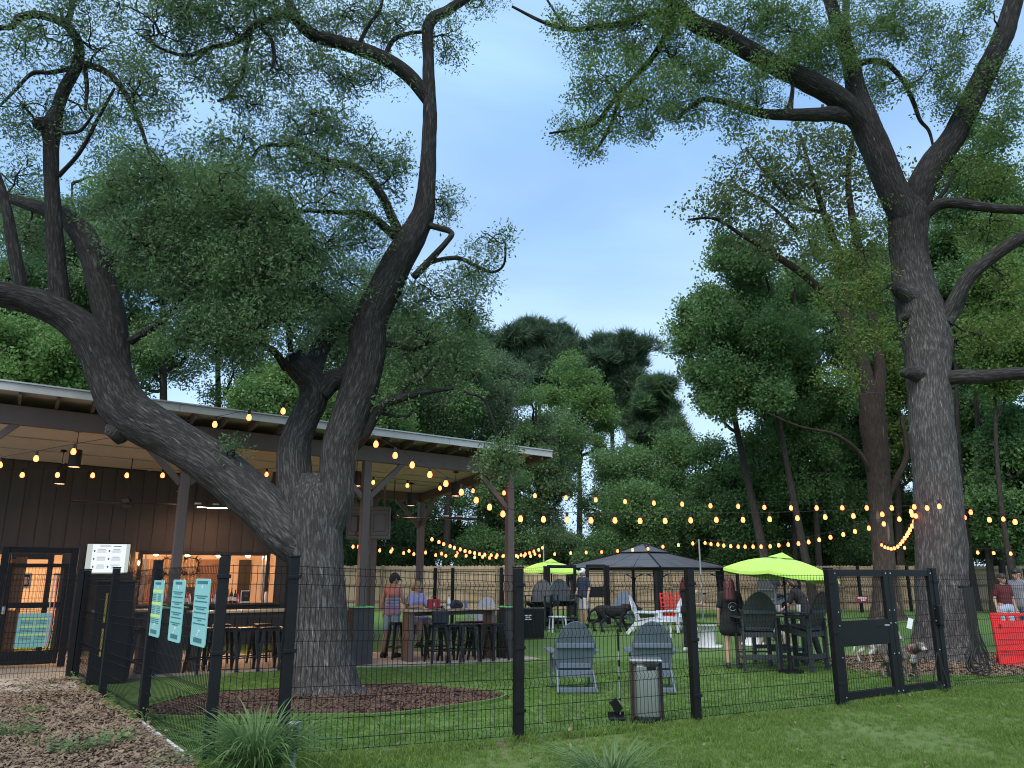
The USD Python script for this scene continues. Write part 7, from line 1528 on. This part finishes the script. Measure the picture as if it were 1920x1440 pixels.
# 1 man in the tank top, seen from behind, drinking arm bent
q = G(732, 1238); fz_ = floor_z(-2.9)
person('man in a striped red tank top and pale blue shorts standing at the bar', (q[0], q[1], fz_), -.45, dict(wrR=(.20, .27, 1.22), elR=(.265, .06, 1.13), head=(.02, .03, 1.625), jaw=(.045, .065, 1.57), knL=(-.15, .02, .5), anL=(-.17, -.05, .085), knR=(.09, .02, .5), anR=(.10, .02, .085)), skin=SK2, shirt=M['tank'], sleeve=0, shorts=C_['lightblue'], leg_cut=.72, shoes=shoeD, hair=M['hair_black'], cap=M['navybag'], scale=1.03, curl=(.6, 1.1))
# 2 seated woman in lavender at the far side of the bar
p = pw3(-2.05, .74)
def seated(z=.78, lean=.06): return {'pelvis': (0, 0, z + .09), 'hpL': (-.10, 0, z + .09), 'hpR': (.10, 0, z + .09), 'waist': (0, .01, z + .24), 'chest': (0, lean, z + .46), 'shL': (-.165, lean, z + .575), 'shR': (.165, lean, z + .575), 'neck': (0, lean + .01, z + .64), 'head': (0, lean + .04, z + .785), 'jaw': (0, lean + .085, z + .725), 'knL': (-.13, .42, z + .03), 'knR': (.13, .42, z + .03), 'anL': (-.13, .40, z - .40), 'anR': (.13, .38, z - .42), 'elL': (-.22, .14, z + .34), 'elR': (.22, .14, z + .34), 'wrL': (-.12, .34, z + .36), 'wrR': (.13, .33, z + .36)}
person('blond woman in a lavender blouse seated facing the lawn at the bar', tuple(p), PA + math.pi + .15, seated(.77), fem=True, shirt=C_['lav'], sleeve=.75, shorts=C_['lav'], leg_cut=.9, shoes=shoeD, hair=M['hair_blond'], hair_len=.06, scale=.98, extra='glasses', curl=(.9, .9))
# 3 man in navy polo
q = at(1094, 24.0); q = (*q, float(g(*q)) + .008); person('man in a navy polo, pale shorts and white cap standing by the small gate', (q[0], q[1], q[2]), math.pi - .9, dict(wrR=(.30, .04, .92), elR=(.27, -.03, 1.15)), shirt=C_['navy'], sleeve=.7, shorts=C_['whiteshort'], leg_cut=.85, shoes=shoeD, hair=M['hair_brown'], cap=M['whitechair'], scale=.97)
# 4 red-haired woman from behind
q = gl(1377, 1254); person('long-haired woman in an oversized black tee, seen from behind by the table', (q[0], q[1], q[2]), -.25, dict(wrR=(.20, .22, 1.12), elR=(.24, .02, 1.12)), fem=True, shirt=C_['blk'], sleeve=.8, dress=.18, shorts=C_['blk'], leg_cut=.5, shoes=shoeD, hair=M['hair_red'], hair_len=.30, scale=.955)
b = MB()
a_ = np.linspace(.4, 5.4, 18); b.tube(np.c_[.075 * np.cos(a_) + .02, np.zeros(18), .075 * np.sin(a_)], .006, 5); b.tube([[-.03, 0, -.03], [.0, -.004, .02], [.03, 0, -.01]], .012, 5)
qd = rotz(-.25) @ np.array([.02, -.147, 1.16]); 
pr = stage.GetPrimAtPath('/World/person_003'); bb = MB(); v, f = b.arrays(); bb.add(v + np.array([.02, -.150, 1.14]), f); bb.build('tee_print', M['galv'], pr, label='round grey print on the back of the tee')
# 5 person behind the thick post
q = gl(1293, 1223); person('woman in black half hidden behind the thick fence post, forearm raised', (q[0], q[1], q[2]), -1.2, dict(wrL=(-.10, .26, 1.33), elL=(-.22, .10, 1.10), wrR=(.12, .30, 1.10), elR=(.22, .08, 1.10)), fem=True, shirt=C_['blk'], sleeve=.5, shorts=C_['blk2'], leg_cut=1.2, shoes=shoeW, hair=M['hair_red'], hair_len=.18, scale=.97)
# 6 woman leaning over the table
q = gl(1522, 1243); person('person in a black tee and cap leaning over the umbrella table', (q[0], q[1], q[2]), .95, dict(chest=(0, .14, 1.27), waist=(0, .03, 1.06), shL=(-.165, .20, 1.37), shR=(.165, .20, 1.37), neck=(0, .25, 1.43), head=(0, .33, 1.55), jaw=(0, .375, 1.50), elL=(-.20, .30, 1.12), wrL=(-.18, .40, .99 + .06), elR=(.24, .06, 1.20), wrR=(.20, .10, 1.0), knR=(.11, -.06, .5), anR=(.12, -.16, .085)), fem=True, shirt=C_['blk'], sleeve=.75, shorts=C_['blk2'], leg_cut=1.2, shoes=shoeD, hair=M['hair_brown'], hair_len=.10, cap=M['navybag'], scale=1.0)
# 7 seated far person
q = gl(1452, 1170); person('dark-haired person in a dark tee seated in the far grey chair', (q[0], q[1], q[2]), -.9, seated(.75), skin=SK2, shirt=C_['dkgrey'], sleeve=.6, shorts=C_['blk2'], leg_cut=1.2, shoes=shoeD, hair=M['hair_black'], scale=1.0)
# 8 woman in maroon, 9 person in grey at the right edge
p = at(1886, 19.0); person('woman in a maroon tee and patterned pale shorts standing at the right edge', (*p, float(g(*p)) + .008), math.pi + .1, dict(wrL=(-.26, .02, .90)), fem=True, shirt=C_['maroon'], sleeve=.6, shirt_to='waist', shorts=C_['paleblue'], leg_cut=.6, shoes=shoeW, hair=M['hair_brown'], hair_len=.12, scale=.985)
p = at(1916, 19.3); person('dark-haired person in a grey shirt and jeans at the extreme right edge', (*p, float(g(*p)) + .008), 1.9, dict(), shirt=C_['grey'], sleeve=.7, shorts=C_['denim'], leg_cut=1.2, shoes=shoeD, hair=M['hair_black'], scale=1.05)

# ------------------------------------------------------------------ dogs
def fur(name, c1, c2, sc=3.0, lo=.42, hi=.58): return mat(name, c1, c2, scale=sc, rough=.85, bump=.5, bscale=60, lo=lo, hi=hi)
def dog(label, loc, rz, m, s=1.0, head_turn=0.0, tail_up=True, head_low=0.0, face=None, gait=.08):
    """A dog facing local +x, about 0.6 m at the shoulder when s = 1."""
    t = thing('dog', label, 'dog', loc, rz)
    b = [[((.22, 0, .46), .125), ((.05, 0, .45), .12)], [((.05, 0, .45), .12), ((-.20, 0, .50), .095), ((-.02, 0, .40), .10)], [((-.20, 0, .50), .095), ((-.33, 0, .50), .09)]]
    hx = np.array([.50, 0, .68 - head_low]); R = rotz(head_turn); f = R @ np.array([1.0, 0, -.15]); u = np.array([0, 0, 1.0]); r = R @ np.array([0, 1.0, 0])
    b += [[((.26, 0, .53), .095), (hx - f * .03 - u * .02, .068)], [(hx, .078), (hx + f * .04 - u * .005, .068), (hx - f * .03, .07)], [(hx + f * .06 - u * .02, .05), (hx + f * .17 - u * .035, .034)], [(hx + f * .17 - u * .025, .02), (hx + f * .19 - u * .025, .017)]]
    for sx in (-1, 1):
        b += [[(hx - f * .02 + r * sx * .055 + u * .05, .024), (hx - f * .02 + r * sx * .068 + u * .125, .009)]]
        fx = gait * sx
        b += [[((.22, sx * .075, .40), .062), ((.20 + fx * .4, sx * .085, .27), .036)], [((.20 + fx * .4, sx * .085, .27), .036), ((.23 + fx, sx * .085, .12), .026)], [((.23 + fx, sx * .085, .12), .026), ((.235 + fx * 1.3, sx * .085, .035), .028)], [((.235 + fx * 1.3, sx * .085, .03), .028), ((.275 + fx * 1.3, sx * .085, .024), .024)],
              [((-.30, sx * .07, .46), .085), ((-.24 - fx * .5, sx * .085, .30), .050)], [((-.24 - fx * .5, sx * .085, .30), .048), ((-.38 - fx, sx * .085, .19), .028)], [((-.38 - fx, sx * .085, .19), .027), ((-.36 - fx, sx * .085, .04), .026)], [((-.36 - fx, sx * .085, .03), .027), ((-.315 - fx, sx * .085, .024), .024)]]
    tp = [(-.40, 0, .54), (-.52, 0, .62), (-.58, 0, .74), (-.54, 0, .83)] if tail_up else [(-.40, 0, .52), (-.52, 0, .44), (-.58, 0, .32), (-.62, 0, .24)]
    for k in range(3): b.append([(tp[k], .032 - .006 * k), (tp[k + 1], .026 - .006 * k)])
    b = [[(np.asarray(p, float), rr) for p, rr in grp] for grp in b]
    tm = smoothed(hullbones(b, 14), .022, 6); mb = MB(); mb.add(np.asarray(tm.vertices) * s, tm.faces); body = mb.build('body', m, t, smooth=60)
    mb = MB(); mb.tm(trimesh.creation.icosphere(1, .016 * s), mat4(None, (hx + f * .195 - u * .018) * s)); mb.build('nose', M['black'], t)
    mb = MB()
    for sx in (-1, 1): mb.tm(trimesh.creation.icosphere(1, .011 * s), mat4(None, (hx + f * .075 + r * sx * .036 + u * .028) * s))
    mb.build('eyes', M['black'], t)
    if face is not None:
        tm = smoothed(hullbones([[(hx + f * .062 - u * .016, .049), (hx + f * .165 - u * .034, .036)], [(hx + f * .05 + u * .05, .02), (hx + f * .10 + u * .0, .022)]], 12), .02, 3); mb = MB(); mb.add(np.asarray(tm.vertices) * s, tm.faces); mb.build('muzzle', face, t, label='white muzzle and blaze')
        tm = smoothed(hullbones([[((.30, 0, .44), .07), ((.28, 0, .36), .06)]], 12), .02, 3); mb = MB(); mb.add(np.asarray(tm.vertices) * s, tm.faces); mb.build('chest_patch', face, t, label='white chest')
    mb = MB(); mb.tube([(np.array([.33 + .0, 0, .575 - head_low * .4]) + rotz(0) @ np.array([-.05 * math.sin(a) * .6, .088 * math.cos(a), .08 * math.sin(a)])) * s for a in np.linspace(0, 2 * np.pi, 17)], .008, 5, False); mb.build('collar', M['red'], t)
    return t
dog('black dog walking to the right on the far lawn beside the gate', gl(1150, 1184), .05, fur('black_fur', (.010, .010, .011), (.016, .016, .017)), 1.22, 0, False, .12)
dog('grey and white dog with a dark face standing inside the gate, facing the camera', gl(1692, 1276), -1.25, fur('grey_tan_fur', (.07, .062, .055), (.24, .19, .14), 6.0), .95, -.35, False, .08, fur('white_fur', (.55, .53, .5), (.65, .63, .6)), gait=.02)
dog('white and tan dog on the mulch behind the lock plate of the gate', gl(1650, 1244), .25, fur('white_tan_fur', (.60, .57, .53), (.30, .20, .13), 4.0, .5, .6), .95, .3, False, .18)
dog('tan and white dog with raised tail behind the tall dark chair', gl(1452, 1232), 2.6, fur('tan_white_fur', (.42, .25, .13), (.60, .54, .47), 5.0), 1.05, 0, True)
# ------------------------------------------------------------------ grass, litter and plants
def scatter(name, kind, label, cat, protos, mats, pts, scales, seed, tilt=.15, flat=False):
    r = np.random.default_rng(seed); pi = UsdGeom.PointInstancer.Define(stage, '/World/' + numbered(name)); tag(pi.GetPrim(), label, cat, None, kind); k = 0
    for pb in protos:
        for m_ in mats:
            p = pb.build('piece', m_, pi.GetPrim()); pi.CreatePrototypesRel().AddTarget(p.GetPath()); k += 1
    n = len(pts); pi.CreatePositionsAttr(Vt.Vec3fArray.FromNumpy(np.asarray(pts, np.float32)))
    a = r.uniform(0, 2 * np.pi, n); tx, ty = r.normal(size=n) * tilt, r.normal(size=n) * tilt
    pi.CreateOrientationsAttr(Vt.QuathArray([Gf.Quath(float(math.cos(x / 2)), float(u), float(v), float(math.sin(x / 2))) for x, u, v in zip(a, tx / 2, ty / 2)]))
    pi.CreateScalesAttr(Vt.Vec3fArray.FromNumpy(np.repeat(np.asarray(scales, np.float32)[:, None], 3, 1)))
    pi.CreateProtoIndicesAttr(Vt.IntArray.FromNumpy(r.integers(0, k, n).astype(np.int32)))
def tuft(seed, n, h, rad, w):
    r = np.random.default_rng(seed); b = MB()
    for k in range(n):
        a = r.uniform(0, 6.283); o = np.array([math.cos(a), math.sin(a), 0]) * rad * math.sqrt(r.random()); d = r.normal(size=3) * .45; d[2] = 0; hh = h * r.uniform(.5, 1.15); s = np.array([-math.sin(a), math.cos(a), 0]) * w
        m_ = o + d * hh * .35 + [0, 0, hh * .62]; e = o + d * hh * .95 + [0, 0, hh * .95]
        b.add([o - s, o + s, m_ + s * .7, m_ - s * .7, e], [[0, 1, 2], [0, 2, 3], [3, 2, 4]])
    return b
rg = np.random.default_rng(21)
import shapely
def inside(poly, x, y): return shapely.contains_xy(poly, x, y)
# mown grass on the camera's side of the fence
near = Polygon([(-2.6, 7.15), (.07, 8.90), (2.24, 9.97), (4.43, 11.04), (6.57, 12.33), (13.1, 15.5), (13.1, 10.5), (6, 5.6), (-2.0, 5.6)])
n = 60000; x = rg.uniform(-3, 13.2, n); y = rg.uniform(5.6, 15.6, n)
vis = np.abs(x) < y * .70 + .3
keep = inside(near, x, y) & vis; x, y = x[keep], y[keep]
pn = meshkit.fbm(np.stack([x * .9, y * .9, 0 * x], -1), 3, 4); sc = .75 + .8 * (pn - .3)
thin = rg.random(len(x)) < np.clip(.35 + 1.6 * (pn - .25), .3, 1) ; x, y, sc = x[thin], y[thin], sc[thin]
scatter('grass', 'stuff', 'short mown grass outside the mesh fence', 'grass', [tuft(300 + k, 16, .055, .06, .0035) for k in range(4)], [M['blade']], np.c_[x, y, g(x, y)], np.clip(sc, .5, 1.4), 31)
# short pile of the artificial turf
n = 36000; x = rg.uniform(-5, 12, n); y = rg.uniform(7.4, 17.5, n)
keep = inside(turf_poly.difference(unary_union([ring.buffer(.02), ring2.buffer(.02)])), x, y) & (np.abs(x) < y * .70 + .3) & (rg.random(n) < np.clip(1.25 - (y - 8) / 11, .25, 1)); x, y = x[keep], y[keep]
slabp = Polygon([tuple(PW(*q)[:2]) for q in ((-17, -.48), (.58, -.48), (.58, 5.1), (-17, 5.1))]); keep = ~inside(slabp, x, y); x, y = x[keep], y[keep]
scatter('turf_pile', 'stuff', 'short even green pile of the artificial turf', 'turf', [tuft(320 + k, 18, .024, .07, .003) for k in range(3)], [M['turf_blade']], np.c_[x, y, g(x, y) + .006], rg.uniform(.8, 1.2, len(x)), 32)
# taller grass at the foot of the fence
t_ = rg.random(2600); fpn = np.array(fence_posts[:8]); seg = np.linspace(0, 1, len(fpn)); x = np.interp(t_, seg, fpn[:, 0]); y = np.interp(t_, seg, fpn[:, 1]) - rg.uniform(.02, .22, len(t_))
keep = rg.random(len(t_)) < np.clip(meshkit.noise(np.stack([x * 1.6, y * 1.6, 0 * x], -1), 5) * 1.8 - .3, .15, 1); x, y = x[keep], y[keep]
scatter('grass_edge', 'stuff', 'longer grass along the foot of the mesh fence', 'grass', [tuft(340 + k, 12, .10, .05, .004) for k in range(3)], [M['blade']], np.c_[x, y, g(x, y)], rg.uniform(.5, 1.1, len(x)), 33, .25)
# leaf litter and bark chips
def chips(seed, n, L, w, rad):
    r = np.random.default_rng(seed); b = MB()
    for k in range(n):
        c = np.array([r.uniform(-rad, rad), r.uniform(-rad, rad), r.uniform(.004, .022)]); a = r.uniform(0, 6.283); d = np.array([math.cos(a), math.sin(a), r.normal() * .25]); s = np.array([-math.sin(a), math.cos(a), r.normal() * .3]); l, ww = L * r.uniform(.5, 1.2), w * r.uniform(.5, 1.2); cu = r.uniform(0, .25) * l
        b.add([c - d * l / 2 - s * ww * .3, c - d * l / 2 + s * ww * .3, c + s * ww / 2 + [0, 0, cu], c - s * ww / 2 + [0, 0, cu], c + d * l / 2 + s * ww * .2, c + d * l / 2 - s * ww * .2], [[0, 1, 2], [0, 2, 3], [3, 2, 4], [3, 4, 5]])
    return b
n = 9000; x = rg.uniform(-9.5, -1.6, n); y = rg.uniform(4.6, 13.7, n); keep = inside(bed.buffer(-.03), x, y) & (x > -y * .74 - .4); x, y = x[keep], y[keep]
bz = lambda x, y: g(x, y) + .008 + .05 * meshkit.noise(np.stack([x * .8, y * .8, 0 * x], -1))
scatter('leaf_litter', 'stuff', 'brown leaf litter and bark scattered over the mulch bed', 'leaf litter', [chips(400 + k, 16, .058, .024, .13) for k in range(4)], [M['chip']], np.c_[x, y, bz(x, y)], rg.uniform(.7, 1.3, len(x)), 34, .12)
n = 5200; x = rg.uniform(-6, 1.5, n); y = rg.uniform(8.6, 14.2, n); keep = inside(ring.buffer(-.02), x, y) & (np.hypot(x - OAK[0], y - OAK[1]) > .35); x, y = x[keep], y[keep]
oz = lambda x, y, o=OAK, k=1.2: g(x, y) + .014 + .05 * np.exp(-((x - o[0]) ** 2 + (y - o[1]) ** 2) / k)
scatter('bark_chips', 'stuff', 'reddish bark chips round the foot of the leaning oak', 'bark chips', [chips(420 + k, 12, .07, .022, .12) for k in range(3)], [M['redchip']], np.c_[x, y, oz(x, y)], rg.uniform(.7, 1.2, len(x)), 35, .12)
n = 5200; x = rg.uniform(5.5, 12.4, n); y = rg.uniform(13.4, 18.8, n); keep = inside(ring2.buffer(-.02), x, y) & (np.hypot(x - OAKR[0], y - OAKR[1]) > .45); x, y = x[keep], y[keep]
scatter('bark_chips', 'stuff', 'brown bark chips round the foot of the tall right-hand oak', 'bark chips', [chips(430 + k, 12, .07, .025, .13) for k in range(3)], [M['chip']], np.c_[x, y, oz(x, y, OAKR, 2.0)], rg.uniform(.7, 1.2, len(x)), 36, .12)
# pale edging strip at the foot of the left fence
a, c = np.array(left_posts[0]), np.array(left_posts[2]); b = MB(); d = (c - a) / np.linalg.norm(c - a); nrm = np.array([-d[1], d[0]]); L = np.linalg.norm(c - a)
t = thing('edging_strip', 'pale plastic edging strip at the foot of the left fence', 'edging', (*(a + nrm * .05 + [.0, .0]), float(g(*a))), math.atan2(d[1], d[0]))
for k in range(28): b = MB(); b.box((.3 + k * .075, .02, .02), (.062, .03, .05), ch=.005); b.build('edging_block', M['kerb'], t)
# ornamental grasses
def ornamental(label, c, n, h, spread, seed, mat_):
    r = np.random.default_rng(seed); t = thing('ornamental_grass', label, 'grass clump', c); b = MB(); b2 = MB()
    for k in range(n):
        a = r.uniform(0, 6.283); o = np.array([math.cos(a), math.sin(a), 0]) * r.uniform(0, .14); out = np.array([math.cos(a + r.normal() * .5), math.sin(a + r.normal() * .5), 0]); hh = h * r.uniform(.65, 1.15); sp = spread * r.uniform(.3, 1.1); dr = r.uniform(.25, .85)
        m_ = 9; pts = []
        for i in range(m_):
            u = i / (m_ - 1); pts.append(o + out * sp * u ** 1.6 + np.array([0, 0, hh * (u * 1.25 - dr * u ** 3.2)]))
        pts = np.array(pts); s = np.cross(out, [0, 0, 1]); w = .0085 * r.uniform(.7, 1.3) * np.sin(np.linspace(.35, 1, m_) * np.pi) ** .6; w[-1] = .0006
        V = np.vstack([pts + s * w[:, None], pts - s * w[:, None], pts + [0, 0, -.003]]); F = []
        for i in range(m_ - 1): F += [[i, i + 1, 2 * m_ + i + 1, 2 * m_ + i], [2 * m_ + i, 2 * m_ + i + 1, m_ + i + 1, m_ + i]]
        (b if k % 2 else b2).add(V, F)
    b.build('blades', mat_, t, kind='stuff'); b2.build('blades', mat_, t, kind='stuff')
M['ornblade'] = leaf_mat('ornamental_grass_blades', (.095, .17, .06), (.20, .30, .11), trans=.35, scale=2.0)
q = G(455, 1490); ornamental('tall arching clump of grey-green grass in front of the corner post', (q[0], q[1] + .25, q[2] - .02), 520, .60, .62, 5, M['ornblade'])
q = G(1150, 1500); ornamental('low wispy clump of arching grass at the bottom edge of the picture', (q[0], q[1] + .1, q[2] - .02), 240, .40, .6, 6, M['ornblade'])
# small leafy weeds on the mulch bed
def weed(label, px, py, n, rad, h, m_, seed, lw=.028):
    r = np.random.default_rng(seed); q = G(px, py); t = thing('weed', label, 'plant', (q[0], q[1], q[2] + .02)); b = MB(); s_ = MB()
    for k in range(n):
        a = r.uniform(0, 6.283); rr_ = rad * math.sqrt(r.random()); c = np.array([math.cos(a) * rr_, math.sin(a) * rr_, h * r.uniform(.3, 1)]); d = np.array([math.cos(a), math.sin(a), r.uniform(-.3, .5)]); s = np.array([-math.sin(a), math.cos(a), r.normal() * .3]); l = lw * 2 * r.uniform(.7, 1.3); w = lw * r.uniform(.7, 1.2)
        b.add([c, c + d * l * .5 + s * w * .5, c + d * l, c + d * l * .5 - s * w * .5], [[0, 1, 2], [0, 2, 3]])
        if k % 3 == 0: s_.tube([[0, 0, -.03], c * [.5, .5, .8], c], .003, 4)
    b.build('leaves', m_, t, kind='stuff'); s_.build('stems', M['leaf_mid'], t, kind='stuff')
for k, (lab, px, py, n, rad, h, m_) in enumerate((('small bright green weed standing alone on the mulch bed', 70, 1345, 50, .13, .12, 'leaf_bright'), ('patch of green weeds at the left edge of the mulch bed', 20, 1385, 120, .30, .14, 'leaf_mid'), ('round blue-green weed near the bottom edge of the mulch bed', 145, 1418, 130, .24, .13, 'leaf_dull'), ('low dark weed right of the round blue-green weed', 205, 1400, 90, .22, .10, 'leaf_mid'), ('yellowish weed at the foot of the second left fence post', 270, 1362, 40, .12, .16, 'leaf_yellow'), ('thin weed by the third left fence post', 222, 1322, 34, .15, .14, 'leaf_bright'), ('small weed in the corner by the first left fence post', 140, 1282, 40, .14, .14, 'leaf_bright'), ('yellow-green seedling low on the mulch bed', 75, 1405, 26, .12, .09, 'leaf_yellow'), ('tiny weed near the entrance path', 45, 1300, 24, .10, .08, 'leaf_yellow'))):
    weed(lab, px, py, n, rad, h, M[m_], 500 + k)

# bare soil along the fence foot and a few fallen leaves on the grass
fl = np.array(fence_posts[1:8]); dn = np.array([FENCE_DIR[1], -FENCE_DIR[0]])
soil = Polygon(np.vstack([fl + dn * -.04, (fl + dn * (.17 + .05 * np.sin(np.arange(len(fl)) * 2.3))[:, None])[::-1]]))
sheet(soil, lambda x, y: g(x, y) + .004, .5).build('soil_strip', M['mulch'], kind='structure', smooth=True)
n = 420; x = rg.uniform(-3, 12, n); y = rg.uniform(5.8, 17, n); keep = (np.abs(x) < y * .7) & ~inside(slabp, x, y) & ~inside(bed, x, y); x, y = x[keep], y[keep]
scatter('fallen_leaves', 'stuff', 'a few fallen brown leaves scattered over the grass and turf', 'leaf litter', [chips(450 + k, 2, .06, .03, .25) for k in range(4)], [M['chip']], np.c_[x, y, g(x, y) + .03], rg.uniform(.7, 1.2, len(x)), 41, .3)
